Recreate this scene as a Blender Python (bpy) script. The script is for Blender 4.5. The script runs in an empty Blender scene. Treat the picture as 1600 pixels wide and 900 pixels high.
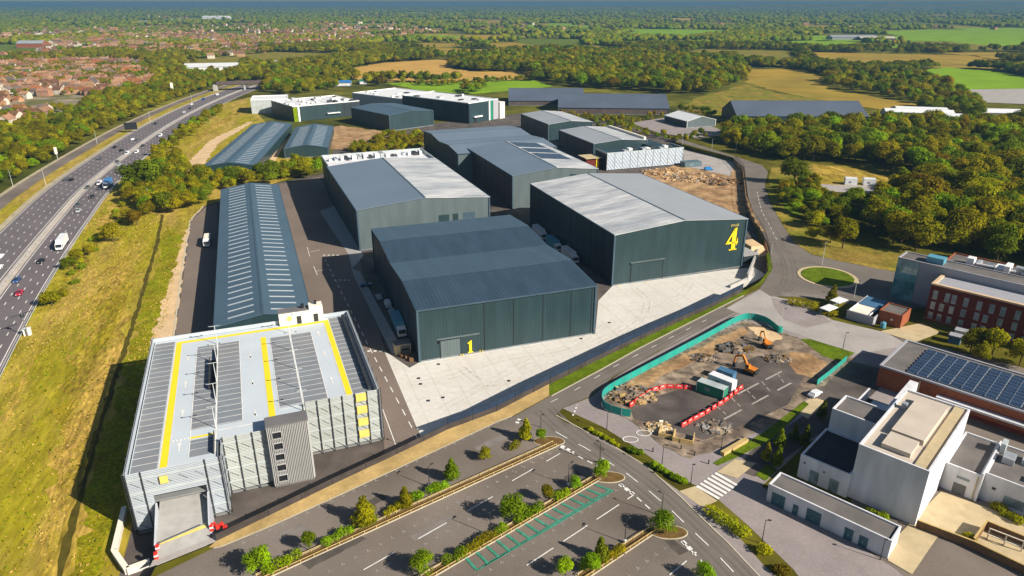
import bpy, bmesh, math, random
import numpy as np
from mathutils import Vector
from mathutils.geometry import tessellate_polygon

# ------------------------------------------------------------------ camera, sky, sun, exposure
scene = bpy.context.scene
COL = scene.collection
CAMZ = 94.7                                   # metres above the studio yard
FPX, YH = 1085.0, 3.0                         # focal length / horizon row, in pixels of the 1600 x 900 frame
PITCH = math.atan((450 - YH) / FPX)
cam = bpy.data.cameras.new('camera'); cam_o = bpy.data.objects.new('camera', cam); COL.objects.link(cam_o)
cam.sensor_width = 36.0; cam.lens = 36.0 * FPX / 1600.0
cam.clip_start = 1.0; cam.clip_end = 90000.0
cam_o.location = (0, 0, CAMZ); cam_o.rotation_euler = (math.pi / 2 - PITCH, 0, 0)
scene.camera = cam_o
SUN_AZ, SUN_EL = math.radians(-30), math.radians(31)    # azimuth from +X, counter-clockwise
world = bpy.data.worlds.new('World'); scene.world = world; world.use_nodes = True
wn = world.node_tree
bg = wn.nodes['Background']; bg.inputs[1].default_value = 0.047
sky = wn.nodes.new('ShaderNodeTexSky'); sky.sky_type = 'NISHITA'; sky.sun_disc = False
sky.sun_elevation = SUN_EL; sky.sun_rotation = math.pi / 2 - SUN_AZ
sky.air_density = 1.0; sky.dust_density = 0.8; sky.ozone_density = 2.0
wn.links.new(sky.outputs[0], bg.inputs[0])
sun = bpy.data.lights.new('sun', 'SUN'); sun.energy = 5.0; sun.angle = math.radians(0.5); sun.color = (1.0, 0.92, 0.80)
sun_o = bpy.data.objects.new('sun', sun); COL.objects.link(sun_o)
sd = Vector((math.cos(SUN_AZ) * math.cos(SUN_EL), math.sin(SUN_AZ) * math.cos(SUN_EL), math.sin(SUN_EL)))
sun_o.rotation_euler = sd.to_track_quat('Z', 'Y').to_euler()
scene.view_settings.view_transform = 'Standard'; scene.view_settings.look = 'None'
scene.view_settings.exposure = 0.72; scene.view_settings.gamma = 1.0
scene.cycles.max_bounces = 6; scene.cycles.diffuse_bounces = 2; scene.cycles.glossy_bounces = 2
scene.cycles.transparent_max_bounces = 12; scene.cycles.volume_bounces = 0

# ------------------------------------------------------------------ helpers
PL = 2.7                                      # level of the roads and car park above the studio yard
cp, sp = math.cos(PITCH), math.sin(PITCH)
def g(px, py, z=0.0):
    """survey: the point at height z that stands at (px, py) in the photograph"""
    u, v = (px - 800) / FPX, (py - 450) / FPX
    dz = -sp - v * cp; t = (z - CAMZ) / dz
    return Vector((u * t, (cp - v * sp) * t, z))
def gp(px, py): return g(px, py, PL)
def proj(p):
    d = p[1] * cp - (p[2] - CAMZ) * sp
    w = p[1] * sp + (p[2] - CAMZ) * cp
    if d <= 1: return (-9999, -9999, d)
    return (800 + FPX * p[0] / d, 450 - FPX * w / d, d)
def inpoly(x, y, poly):
    c = False; n = len(poly); j = n - 1
    for i in range(n):
        xi, yi = poly[i][0], poly[i][1]; xj, yj = poly[j][0], poly[j][1]
        if (yi > y) != (yj > y) and x < (xj - xi) * (y - yi) / (yj - yi) + xi: c = not c
        j = i
    return c

class MB:
    """collects faces and links them as one mesh object"""
    def __init__(s): s.v = []; s.f = []; s.m = []; s.mats = []; s.k = 0
    def mat(s, m):
        if m not in s.mats: s.mats.append(m)
        s.k = s.mats.index(m); return s
    def quad(s, *p):
        n = len(s.v); s.v += [tuple(q) for q in p]; s.f.append(tuple(range(n, n + len(p)))); s.m.append(s.k)
    def hexa(s, b, t):
        n = len(s.v); s.v += [tuple(q) for q in b] + [tuple(q) for q in t]; L = len(b)
        s.f.append(tuple(n + i for i in range(L - 1, -1, -1))); s.f.append(tuple(n + L + i for i in range(L)))
        for i in range(L):
            j = (i + 1) % L; s.f.append((n + i, n + j, n + L + j, n + L + i))
        s.m += [s.k] * (L + 2)
    def box(s, x0, x1, y0, y1, z0, z1):
        s.hexa([(x0, y0, z0), (x1, y0, z0), (x1, y1, z0), (x0, y1, z0)], [(x0, y0, z1), (x1, y0, z1), (x1, y1, z1), (x0, y1, z1)])
    def prism(s, poly, z0, z1):
        a = sum(poly[i][0] * poly[(i + 1) % len(poly)][1] - poly[(i + 1) % len(poly)][0] * poly[i][1] for i in range(len(poly)))
        if a < 0: poly = poly[::-1]
        s.hexa([(p[0], p[1], z0) for p in poly], [(p[0], p[1], z1) for p in poly])
    def profile(s, pts, y0, y1):
        """polygon in x,z swept along y"""
        s.hexa([(p[0], y0, p[1]) for p in pts], [(p[0], y1, p[1]) for p in pts])
    def bar(s, a, b, w, h=None):
        a, b = Vector(a), Vector(b); d = (b - a); L = d.length
        if L < 1e-5: return
        d /= L; up = Vector((0, 0, 1)) if abs(d.z) < .95 else Vector((1, 0, 0))
        r = d.cross(up).normalized() * (w / 2); u = r.cross(d).normalized() * ((h or w) / 2)
        s.hexa([a - r - u, a + r - u, a + r + u, a - r + u], [b - r - u, b + r - u, b + r + u, b - r + u])
    def tube(s, a, b, r0, r1, n=8):
        a, b = Vector(a), Vector(b); d = (b - a).normalized()
        up = Vector((0, 0, 1)) if abs(d.z) < .95 else Vector((1, 0, 0))
        r = d.cross(up).normalized(); u = r.cross(d)
        c = [(math.cos(2 * math.pi * i / n), math.sin(2 * math.pi * i / n)) for i in range(n)]
        s.hexa([a + (r * x + u * y) * r0 for x, y in c], [b + (r * x + u * y) * r1 for x, y in c])
    def sheet(s, poly, z):
        pts = [Vector((p[0], p[1], z)) for p in poly]
        n = len(s.v); s.v += [tuple(p) for p in pts]
        for t in tessellate_polygon([pts]):
            a, b, c = (pts[i] for i in t)
            t = tuple(t) if (b - a).cross(c - a).z > 0 else tuple(reversed(t))
            s.f.append(tuple(n + i for i in t)); s.m.append(s.k)
    def build(s, name, m=None, parent=None, smooth=False, loc=None):
        me = bpy.data.meshes.new(name); me.from_pydata(s.v, [], s.f)
        for mm in (s.mats or [m]): me.materials.append(mm)
        if s.mats: me.polygons.foreach_set('material_index', s.m)
        if smooth: me.polygons.foreach_set('use_smooth', [True] * len(me.polygons))
        bm = bmesh.new(); bm.from_mesh(me); bmesh.ops.recalc_face_normals(bm, faces=bm.faces) if not getattr(s, 'keep', False) else None
        bm.to_mesh(me); bm.free(); me.update()
        o = bpy.data.objects.new(name, me); COL.objects.link(o)
        if parent: o.parent = parent
        if loc: o.location = loc
        return o
def tag(o, label, cat, group=None):
    o['label'] = label; o['category'] = cat
    if group: o['group'] = group
    return o
def thing(name, label, cat, loc=(0, 0, 0), rot=0.0, group=None):
    o = bpy.data.objects.new(name, None); COL.objects.link(o)
    o.empty_display_size = .5; o.location = loc; o.rotation_euler = (0, 0, rot)
    return tag(o, label, cat, group)
def copy_tree(o, loc=None, rot=None, label=None, group=None, parent=None):
    c = o.copy(); COL.objects.link(c)
    if parent: c.parent = parent
    for ch in list(o.children): copy_tree(ch, parent=c)
    if loc is not None: c.location = loc
    if rot is not None: c.rotation_euler = (0, 0, rot)
    if label: c['label'] = label
    if group: c['group'] = group
    return c
def ragged(poly, amp, step):
    r = random.Random(int(abs(poly[0][0]) * 10)); out = []
    for p, q in zip(poly, poly[1:] + poly[:1]):
        p, q = Vector((p[0], p[1])), Vector((q[0], q[1])); L = (q - p).length; n = max(1, min(60, int(L / step)))
        for i in range(n): e = p.lerp(q, i / n); a = amp * (r.random() + r.random() - 1); out.append((e.x + a, e.y + amp * (r.random() + r.random() - 1)))
    return out
def structure(name, poly, z, m, rough=0, step=3.0):
    if rough: poly = ragged(list(poly), rough, step)
    b = MB(); b.keep = True; b.sheet(poly, z); o = b.build(name, m); o['kind'] = 'structure'; return o

# ------------------------------------------------------------------ materials
def mat(name, col, rough=0.8, metal=0.0, var=0.15, scale=0.3, col2=None, scale2=None, bump=0.0, ribs=None, coord='Object', spec=0.3, rnd=0.0, detail=4.0, thr=(0.35, 0.65), fine=0.0, fscale=1.0, stretch=None, turn=0.0):
    m = bpy.data.materials.new(name); m.use_nodes = True; t = m.node_tree; n = t.nodes; l = t.links
    b = n['Principled BSDF']; b.inputs['Roughness'].default_value = rough; b.inputs['Metallic'].default_value = metal
    b.inputs['Specular IOR Level'].default_value = spec
    tc = n.new('ShaderNodeTexCoord'); out = nout = tc.outputs[coord]
    if stretch:
        if turn: ro = n.new('ShaderNodeVectorRotate'); ro.rotation_type = 'Z_AXIS'; ro.inputs['Angle'].default_value = turn; l.new(out, ro.inputs['Vector']); nout = ro.outputs[0]
        mp = n.new('ShaderNodeMapping'); mp.vector_type = 'POINT'; mp.inputs['Scale'].default_value = stretch; l.new(nout, mp.inputs['Vector']); nout = mp.outputs[0]
    def noise(sc, det=detail):
        x = n.new('ShaderNodeTexNoise'); x.inputs['Scale'].default_value = sc; x.inputs['Detail'].default_value = det
        l.new(nout, x.inputs['Vector']); return x.outputs['Fac']
    def mapr(a, lo, hi, f0=0.3, f1=0.7):
        x = n.new('ShaderNodeMapRange'); l.new(a, x.inputs[0])
        for i, q in enumerate((f0, f1, lo, hi)): x.inputs[i + 1].default_value = q
        return x.outputs[0]
    rgb = n.new('ShaderNodeRGB'); rgb.outputs[0].default_value = (*col, 1); c = rgb.outputs[0]
    def mix(fac, a, bcol):
        x = n.new('ShaderNodeMixRGB'); l.new(fac, x.inputs[0]); l.new(a, x.inputs[1])
        if isinstance(bcol, tuple): x.inputs[2].default_value = (*bcol, 1)
        else: l.new(bcol, x.inputs[2])
        return x.outputs[0]
    if col2: c = mix(mapr(noise(scale2 or scale * .3), 0, 1, *thr), c, col2)
    def mul(c, f):
        x = n.new('ShaderNodeHueSaturation'); l.new(c, x.inputs['Color']); l.new(f, x.inputs['Value']); return x.outputs[0]
    if var: c = mul(c, mapr(noise(scale), 1 - var, 1 + var))
    if fine: c = mul(c, mapr(noise(fscale, 2.0), 1 - fine, 1 + fine, .25, .75))
    if rnd:
        oi = n.new('ShaderNodeObjectInfo')
        x = n.new('ShaderNodeHueSaturation'); l.new(c, x.inputs['Color'])
        l.new(mapr(oi.outputs['Random'], 1 - rnd, 1 + rnd, 0, 1), x.inputs['Value'])
        ml = n.new('ShaderNodeMath'); ml.operation = 'MULTIPLY'; l.new(oi.outputs['Random'], ml.inputs[0]); ml.inputs[1].default_value = 7.31
        fr = n.new('ShaderNodeMath'); fr.operation = 'FRACT'; l.new(ml.outputs[0], fr.inputs[0])
        l.new(mapr(fr.outputs[0], .5 - rnd * .03, .5 + rnd * .05, 0, 1), x.inputs['Hue']); c = x.outputs[0]
    h = None
    if ribs:                                  # (axis, spacing, colour swing, bump)
        sx = n.new('ShaderNodeSeparateXYZ'); l.new(out, sx.inputs[0])
        d = n.new('ShaderNodeMath'); d.operation = 'PINGPONG'; l.new(sx.outputs['XYZ'.index(ribs[0])], d.inputs[0]); d.inputs[1].default_value = ribs[1] / 2
        h = mapr(d.outputs[0], 0, 1, 0, ribs[1] / 2)
        if ribs[2]: c = mul(c, mapr(h, 1 - ribs[2], 1 + ribs[2], 0.1, .9))
    l.new(c, b.inputs['Base Color'])
    if bump or (ribs and ribs[3]):
        bp = n.new('ShaderNodeBump'); bp.inputs['Distance'].default_value = 0.1
        if ribs and ribs[3]: l.new(h, bp.inputs['Height']); bp.inputs['Strength'].default_value = ribs[3]
        else: l.new(noise(scale * 4), bp.inputs['Height']); bp.inputs['Strength'].default_value = bump
        l.new(bp.outputs[0], b.inputs['Normal'])
    return m
M = {}
def dm(k, *a, **w): M[k] = mat(k, *a, **w)
dm('grass', (.285, .240, .012), .95, stretch=(1, .22, 1), turn=-0.27, var=.26, scale=.22, col2=(.38, .265, .055), scale2=.075, bump=.5, fine=.32, fscale=.9, thr=(.42, .62), spec=.1)
dm('lawn', (.098, .145, .004), .95, var=.25, scale=.3, fine=.3, fscale=1.5, spec=.1)
dm('lawn_dry', (.205, .215, .004), .95, var=.3, scale=.2, fine=.45, fscale=1.2, spec=.1, col2=(.22, .185, .006), scale2=.08)
dm('drygrass', (.43, .28, .06), .95, stretch=(1, .22, 1), turn=-0.27, var=.35, scale=.3, col2=(.25, .19, .012), scale2=.12, fine=.5, fscale=1.2, spec=.1)
dm('scrub', (.070, .066, .005), .95, var=.4, scale=.1, spec=.05, col2=(.13, .115, .014), scale2=.03)
dm('ditch', (.085, .070, .012), .95, var=.3, scale=.4, spec=.05)
dm('far_land', (.065, .075, .010), .95, var=.5, scale=.012, col2=(.16, .145, .018), scale2=.0035, spec=.05, fine=.45, fscale=.05)
dm('wheat', (.50, .30, .075), .95, var=.12, scale=.03, fine=.12, fscale=.3, spec=.1)
dm('stubble', (.36, .23, .03), .95, var=.2, scale=.02, col2=(.26, .20, .03), scale2=.008, spec=.1)
dm('pasture', (.19, .32, .010), .95, var=.15, scale=.02, spec=.1)
dm('meadow', (.15, .165, .010), .95, var=.35, scale=.12, col2=(.26, .18, .035), scale2=.05, fine=.3, fscale=.8, spec=.1)
dm('asphalt', (.150, .122, .099), .9, var=.18, scale=.06, col2=(.200, .168, .142), scale2=.035, fine=.12, fscale=3., spec=.25)
dm('asphalt_brown', (.205, .160, .130), .9, var=.16, scale=.06, col2=(.165, .130, .108), scale2=.03, fine=.12, fscale=2., spec=.2)
dm('asphalt_dark', (.100, .083, .073), .9, var=.38, scale=.16, fine=.12, fscale=3., spec=.25)
dm('motorway', (.145, .123, .128), .85, var=.1, scale=.05, fine=.1, fscale=.6, spec=.3)
dm('road', (.165, .143, .122), .9, var=.12, scale=.1, fine=.1, fscale=3., spec=.25)
dm('paving', (.285, .245, .235), .9, var=.1, scale=.15, fine=.1, fscale=2., spec=.2)
dm('forecourt', (.37, .34, .315), .9, var=.12, scale=.12, fine=.08, fscale=2., spec=.2)
dm('concrete', (.63, .605, .555), .85, var=.07, scale=.07, col2=(.57, .54, .485), scale2=.14, fine=.07, fscale=.7, spec=.2, thr=(.4, .7))
dm('concrete_grey', (.36, .35, .33), .85, var=.12, scale=.5, spec=.2)
dm('sand', (.62, .44, .25), .95, var=.15, scale=.15, fine=.15, fscale=2., spec=.1)
dm('sandpath', (.46, .32, .13), .95, var=.2, scale=.2, fine=.15, fscale=2., spec=.1)
dm('earth', (.29, .170, .085), .95, var=.4, scale=.16, col2=(.42, .275, .14), scale2=.07, fine=.3, fscale=.8, spec=.1, bump=.8)
dm('rubble', (.150, .112, .085), .95, var=.5, scale=.5, col2=(.29, .225, .16), scale2=.22, spec=.1)
dm('tan_slab', (.50, .40, .24), .9, var=.1, scale=.5, spec=.2)
dm('worn_paint', (.36, .33, .30), .8, var=.3, scale=2.)
dm('white_paint', (.74, .72, .68), .7, var=.12, scale=.8)
dm('yellow_line', (.62, .50, .14), .7, var=.15, scale=.8)
dm('green_paint', (.045, .24, .16), .8, var=.3, scale=.8)
dm('verge', (.40, .34, .23), .95, var=.2, scale=.2, fine=.15, fscale=1.)
dm('reservation', (.46, .40, .34), .95, var=.15, scale=.2, fine=.15, fscale=.5)
dm('kerb', (.52, .46, .34), .9, var=.1, scale=.5)
dm('clad_front', (.0195, .043, .049), .40, stretch=(1, 1, .18), var=.15, scale=.35, spec=.5, ribs=('X', .9, .06, .2))  # stretched tone streaks put the wall's sheen into the colour
dm('clad_side', (.022, .034, .042), .5, stretch=(1, 1, .15), var=.3, scale=.3, spec=.4, ribs=('Y', .9, .08, .2))
dm('clad_grey', (.095, .125, .130), .45, stretch=(1, 1, .2), var=.12, scale=.3, spec=.5, ribs=('X', .9, .05, .2))
dm('clad_brown', (.075, .060, .055), .5, var=.12, scale=.1, spec=.4, ribs=('Y', .9, .08, .2))
dm('joint', (.012, .016, .018), .6)
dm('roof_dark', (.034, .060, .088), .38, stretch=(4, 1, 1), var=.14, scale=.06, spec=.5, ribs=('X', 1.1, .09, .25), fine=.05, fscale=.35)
dm('roof_dark_far', (.052, .088, .122), .38, stretch=(4, 1, 1), var=.12, scale=.06, spec=.5, ribs=('X', 1.1, .06, .2))  # paler copy of the dark roof; rear slopes' brightness is put into the colour
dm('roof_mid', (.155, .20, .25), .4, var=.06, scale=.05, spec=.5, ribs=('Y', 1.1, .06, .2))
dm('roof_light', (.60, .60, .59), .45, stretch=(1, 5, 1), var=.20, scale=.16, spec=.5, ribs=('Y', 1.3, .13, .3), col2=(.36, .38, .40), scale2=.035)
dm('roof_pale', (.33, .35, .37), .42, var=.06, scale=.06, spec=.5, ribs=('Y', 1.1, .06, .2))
dm('roof_shed', (.065, .110, .150), .45, var=.08, scale=.06, spec=.5, ribs=('Y', 1.0, .05, .2))
dm('rooflight', (.42, .47, .50), .5, var=.05)
dm('trim', (.050, .085, .115), .45, spec=.5)
dm('trim_pale', (.42, .46, .46), .5, spec=.4)
dm('sign_yellow', (.90, .66, .02), .5, var=.0)
dm('white_wall', (.64, .64, .66), .8, stretch=(1, 1, .22), var=.14, scale=.5, spec=.3)
dm('white_metal', (.75, .76, .76), .55, var=.05, spec=.4)
dm('flat_roof', (.52, .45, .37), .9, var=.08, scale=.25, spec=.2)
dm('felt_roof', (.15, .135, .125), .9, var=.2, scale=.2, spec=.2)
dm('black_roof', (.035, .035, .04), .9, var=.2, scale=.3)
dm('teal_door', (.035, .105, .135), .5, spec=.4, ribs=('X', .3, .12, .0))
dm('brick', (.28, .085, .038), .85, var=.2, scale=1.5, spec=.2, fine=.15, fscale=6.)
dm('brick_dark', (.135, .024, .014), .85, var=.2, scale=1.2, spec=.2, fine=.15, fscale=6.)
dm('coping', (.62, .44, .28), .8, var=.1)
dm('panel_grey', (.34, .34, .37), .6, var=.05, scale=.4, spec=.4)
dm('glass', (.06, .23, .24), .08, var=.3, scale=.35, spec=.8, col2=(.20, .42, .42), scale2=.25)
dm('window', (.20, .26, .28), .12, var=.4, scale=.5, spec=.8)
dm('solar', (.024, .046, .090), .25, spec=.7, var=.15, scale=.6)
dm('solar_frame', (.27, .32, .38), .4, metal=.3)
dm('plant_metal', (.45, .48, .50), .45, metal=.4, var=.2, scale=.4)
dm('deck', (.52, .575, .615), .6, var=.06, scale=.1, spec=.35)
dm('bay_grey', (.20, .225, .25), .7, var=.1, scale=.2, spec=.3, col2=(.225, .23, .24), scale2=.08)
dm('mesh_panel', (.43, .475, .52), .5, var=.08, scale=.15, spec=.4)
dm('mesh_yellow', (.47, .495, .465), .5, var=.1, scale=.12, spec=.4)
dm('fin_cream', (.42, .415, .405), .6, var=.06)
dm('cap_brown', (.15, .145, .145), .7, var=.1)
dm('cream', (.80, .74, .62), .7, var=.04)
dm('lattice_white', (.46, .54, .62), .5, var=.08, scale=.3)
dm('dark', (.012, .013, .016), .7, var=.0)
dm('slab', (.22, .23, .23), .8, var=.1)
dm('steel', (.26, .29, .31), .45, metal=.5)
dm('steel_dark', (.045, .05, .055), .5, metal=.3)
dm('steel_white', (.62, .64, .64), .5, metal=.2)
dm('timber', (.20, .115, .060), .9, var=.2, scale=1., spec=.1)
dm('rail_wood', (.50, .36, .15), .9, var=.15, scale=1., spec=.1)
dm('mulch', (.15, .09, .03), .95, var=.3, scale=.8, spec=.1)
dm('hoarding', (.016, .29, .235), .6, var=.12, scale=.3)
dm('barrier_red', (.62, .035, .025), .5, var=.1)
dm('barrier_white', (.75, .72, .70), .5)
dm('con_green', (.02, .20, .12), .5, var=.1, ribs=('X', .4, .12, .3))
dm('con_blue', (.06, .15, .26), .5, var=.1, ribs=('X', .4, .12, .3))
dm('con_white', (.72, .73, .74), .5, var=.06)
dm('con_grey', (.10, .15, .17), .5, var=.1)
dm('orange', (.62, .20, .015), .45, var=.1, spec=.4)
dm('tyre', (.015, .015, .016), .8)
dm('car_glass', (.02, .026, .032), .08, spec=.8)
for k, c in dict(car_black=(.012, .013, .016), car_white=(.72, .73, .74), car_silver=(.38, .40, .42), car_red=(.38, .02, .05), car_blue=(.03, .07, .20), car_grey=(.07, .08, .09), truck_blue=(.03, .20, .50), truck_white=(.78, .79, .80), truck_teal=(.10, .32, .42)).items():
    dm(k, c, .3, spec=.6, var=0.0)
dm('bark', (.10, .075, .05), .95, var=.2, scale=1., spec=.1)
def leafmat(k, c, c2, r=.35):
    m = mat(k, c, .75, var=.30, scale=.45, col2=c2, scale2=.16, rnd=r, spec=.05, fine=.35, fscale=1.6)
    t = m.node_tree; n = t.nodes; l = t.links; b = n['Principled BSDF']; o = n['Material Output']
    tr = n.new('ShaderNodeBsdfTranslucent'); src = b.inputs['Base Color'].links[0].from_socket
    l.new(src, tr.inputs[0]); ms = n.new('ShaderNodeMixShader'); ms.inputs[0].default_value = .42
    l.new(b.outputs[0], ms.inputs[1]); l.new(tr.outputs[0], ms.inputs[2]); l.new(ms.outputs[0], o.inputs[0])
    M[k] = m
leafmat('leaf_olive', (0.362, 0.312, 0.0045), (0.234, 0.234, 0.0035))
leafmat('leaf_green', (0.227, 0.293, 0.0060), (0.149, 0.208, 0.0045))
leafmat('leaf_dark', (0.135, 0.169, 0.0065), (0.177, 0.195, 0.0060))
leafmat('leaf_yellow', (0.440, 0.389, 0.0054), (0.289, 0.302, 0.0048))
leafmat('leaf_autumn', (0.340, 0.243, 0.0068), (0.242, 0.193, 0.0054))
leafmat('leaf_bright', (0.299, 0.428, 0.0048), (0.190, 0.310, 0.0038))
for k, c in dict(tile_orange=(.27, .100, .035), tile_brown=(.17, .080, .045), tile_grey=(.15, .115, .10), tile_pink=(.30, .165, .095)).items(): dm(k, c, .9, var=.2, scale=.3, rnd=.25)
dm('house_brick', (.36, .20, .11), .9, var=.15, scale=.3, rnd=.3)
dm('house_render', (.58, .50, .40), .9, var=.1, rnd=.15)
# ------------------------------------------------------------------ the setting: land, roads, markings
def gs(px, z=0.0): return [g(x, y, z) for x, y in px]
b = MB(); b.keep = True; b.sheet([(-22000, -1500), (22000, -1500), (22000, 24000), (-22000, 24000)], -0.05)
o = b.build('ground', M['far_land']); o['kind'] = 'structure'
structure('grass_field', gs([(-500, 960), (-500, 800), (-60, 680), (0, 592), (37, 502), (69, 450), (101, 397), (140, 340), (190, 278), (230, 225), (285, 190), (345, 163), (398, 150), (400, 176), (430, 205), (500, 230), (505, 262), (430, 286), (318, 322), (270, 535), (205, 830), (185, 905), (205, 990)]), 0.0, M['grass'])
structure('green_strip', gs([(150, 960), (168, 830), (205, 690), (262, 535), (250, 540), (275, 430), (285, 372), (262, 352), (248, 400), (208, 530), (160, 680), (120, 840), (98, 960)]), 0.02, M['lawn_dry'], 2.5)
structure('dry_grass_field', gs([(70, 960), (95, 800), (85, 660), (120, 560), (150, 470), (190, 400), (205, 420), (195, 500), (170, 620), (130, 760), (90, 960)]), 0.03, M['drygrass'], 5.0, 4)
structure('dry_grass_bank', gs([(195, 290), (215, 300), (205, 330), (150, 390), (110, 445), (95, 440), (130, 385), (160, 340)]), 0.03, M['drygrass'], 3.0)
for k_, pts_ in enumerate(([(212, 372), (176, 425), (150, 480), (128, 560), (104, 680), (70, 850), (50, 960)], [(218, 374), (181, 428), (155, 484), (134, 562), (111, 682), (78, 852), (60, 960)], [(96, 470), (70, 520), (40, 590), (10, 660)])):
    q_ = gs(pts_); b = MB(); b.keep = True; q_ = [p + Vector((.5 * math.sin(i * 1.9), 0, 0)) for i, p in enumerate(q_)]
    structure('worn_track', [(p.x - .35, p.y) for p in q_] + [(p.x + .35, p.y) for p in q_[::-1]], .045, M['drygrass'], .3, 2.0)
structure('ditch', gs([(72, 960), (100, 840), (150, 670), (200, 520), (243, 380), (252, 335), (256, 336), (247, 385), (206, 525), (158, 670), (112, 840), (86, 960)]), 0.05, M['ditch'], .5, 2)
structure('bare_bank', gs([(235, 540), (262, 450), (285, 380), (300, 342), (318, 322), (297, 345), (271, 535)]), 0.04, M['sand'], 1.4, 2.5)
structure('bare_bank', gs([(284, 272), (298, 250), (330, 218), (388, 191), (395, 191), (340, 225), (318, 259), (300, 274)]), 0.05, M['sand'], 1.5, 3)
structure('dirt_track', gs([(300, 215), (350, 185), (385, 163), (390, 168), (350, 195), (308, 220)]), 0.05, M['drygrass'], 2, 4)
structure('dirt_track', gs([(400, 262), (422, 215), (432, 195), (455, 195), (450, 215), (425, 262)]), 0.05, M['sand'])
structure('dirt_yard', gs([(512, 232), (514, 200), (530, 196), (600, 205), (620, 215), (600, 232), (560, 236)]), 0.05, M['earth'], 3, 5)
structure('site_apron', gs([(318, 322), (430, 287), (505, 270), (520, 235), (600, 215), (660, 195), (830, 175), (960, 190), (1060, 220), (1160, 258), (1175, 340), (1200, 425), (900, 590), (660, 694), (602, 715), (330, 860), (215, 925), (185, 905), (205, 830), (270, 535), (297, 345)]), 0.03, M['asphalt_dark'])
structure('yard_road', gs([(430, 290), (500, 276), (520, 320), (560, 400), (602, 550), (662, 690), (602, 714), (592, 620), (540, 500), (480, 500), (455, 390)]), 0.05, M['asphalt_brown'])
structure('yard_road', gs([(320, 325), (340, 318), (338, 515), (290, 530), (272, 535), (299, 345)]), 0.05, M['asphalt_brown'])
dashes_later = [(318, 322), (297, 345), (283, 430), (270, 535)]
structure('concrete_yard', gs([(600, 548), (640, 575), (656, 566), (930, 521), (935, 470), (957, 447), (1132, 422), (1178, 418), (1198, 430), (900, 590), (663, 696)]), 0.07, M['concrete'])
structure('yard_footway', gs([(500, 330), (522, 322), (568, 400), (550, 420), (562, 425), (632, 552), (612, 553), (552, 430), (545, 398), (512, 350)]), 0.08, M['concrete_grey'])
structure('earth_site', gs([(1000, 272), (1068, 255), (1090, 250), (1130, 252), (1158, 262), (1166, 330), (1164, 345), (1100, 318)]), 0.06, M['earth'], 2, 4)
structure('site_track', gs([(1068, 232), (1100, 235), (1150, 255), (1140, 275), (1080, 262), (1068, 258)]), 0.09, M['forecourt'])
structure('gravel_yard', gs([(985, 192), (1050, 182), (1120, 200), (1135, 210), (1090, 216), (1030, 208)]), 0.05, M['paving'])
structure('gravel_yard', gs([(1500, 140), (1640, 138), (1660, 165), (1540, 160)]), 0.05, M['forecourt'])
# yard markings
def smooth(pts, n=8):
    P = [Vector(p) for p in pts]; out = []
    for i in range(len(P) - 1):
        a = P[max(i - 1, 0)]; b_ = P[i]; c = P[i + 1]; d = P[min(i + 2, len(P) - 1)]
        for k in range(n):
            t = k / n
            out.append(.5 * ((2 * b_) + (c - a) * t + (2 * a - 5 * b_ + 4 * c - d) * t * t + (3 * b_ - a - 3 * c + d) * t ** 3))
    out.append(P[-1]); return out
def offs(pts, d):
    r = []
    for i, p in enumerate(pts):
        t = (pts[min(i + 1, len(pts) - 1)] - pts[max(i - 1, 0)]); t.z = 0; t.normalize()
        r.append(Vector((p.x + t.y * d, p.y - t.x * d, 0)))
    return r
def dashes(name, pts, dash, gap, w, z, m, off=0.0, start=0.0):
    """a painted line along a polyline in the world; gap 0 = solid"""
    b = MB(); b.keep = True; d0 = -start
    for p, q in zip(pts, pts[1:]):
        p, q = Vector((p[0], p[1], 0)), Vector((q[0], q[1], 0)); L = (q - p).length
        if L < 1e-3: continue
        d = (q - p) / L; r = Vector((d.y, -d.x, 0)); per = dash + gap
        k = math.floor(d0 / per) if gap else 0; s = (d0 - k * per) if gap else 0
        x = -s if gap else 0
        while x < L:
            a, e = max(x, 0), min(x + (dash if gap else L), L)
            if e > a:
                c = p + r * off; A, E_ = c + d * a, c + d * e
                v = [A + r * w / 2, E_ + r * w / 2, E_ - r * w / 2, A - r * w / 2]
                b.quad(*[(t.x, t.y, z) for t in v])
            x += per if gap else L
        d0 = s + L if gap else 0
    o = b.build(name, m); o['kind'] = 'structure'; return o
dashes('yard_kerb', gs(dashes_later), 4, 0, .5, .09, M['kerb'])
dashes('yard_marking', gs([(655, 690), (578, 545), (520, 430), (508, 405)]), 3, 3, .25, .09, M['white_paint'])
dashes('yard_marking', gs([(618, 695), (598, 640)]), 3, 0, .2, .09, M['white_paint'])
for y0, x0, x1 in ((399, 505, 530), (438, 522, 547), (549, 574, 601)):
    dashes('yard_marking', gs([(x0, y0), (x1, y0)]), .9, .9, .8, .095, M['white_paint'])
for q in ([(480, 386), (484, 401)], [(490, 416), (496, 430)], [(484, 394), (500, 391)], [(494, 424), (510, 421)]):
    dashes('yard_marking', gs(q), 3, 0, .2, .09, M['white_paint'])

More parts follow.
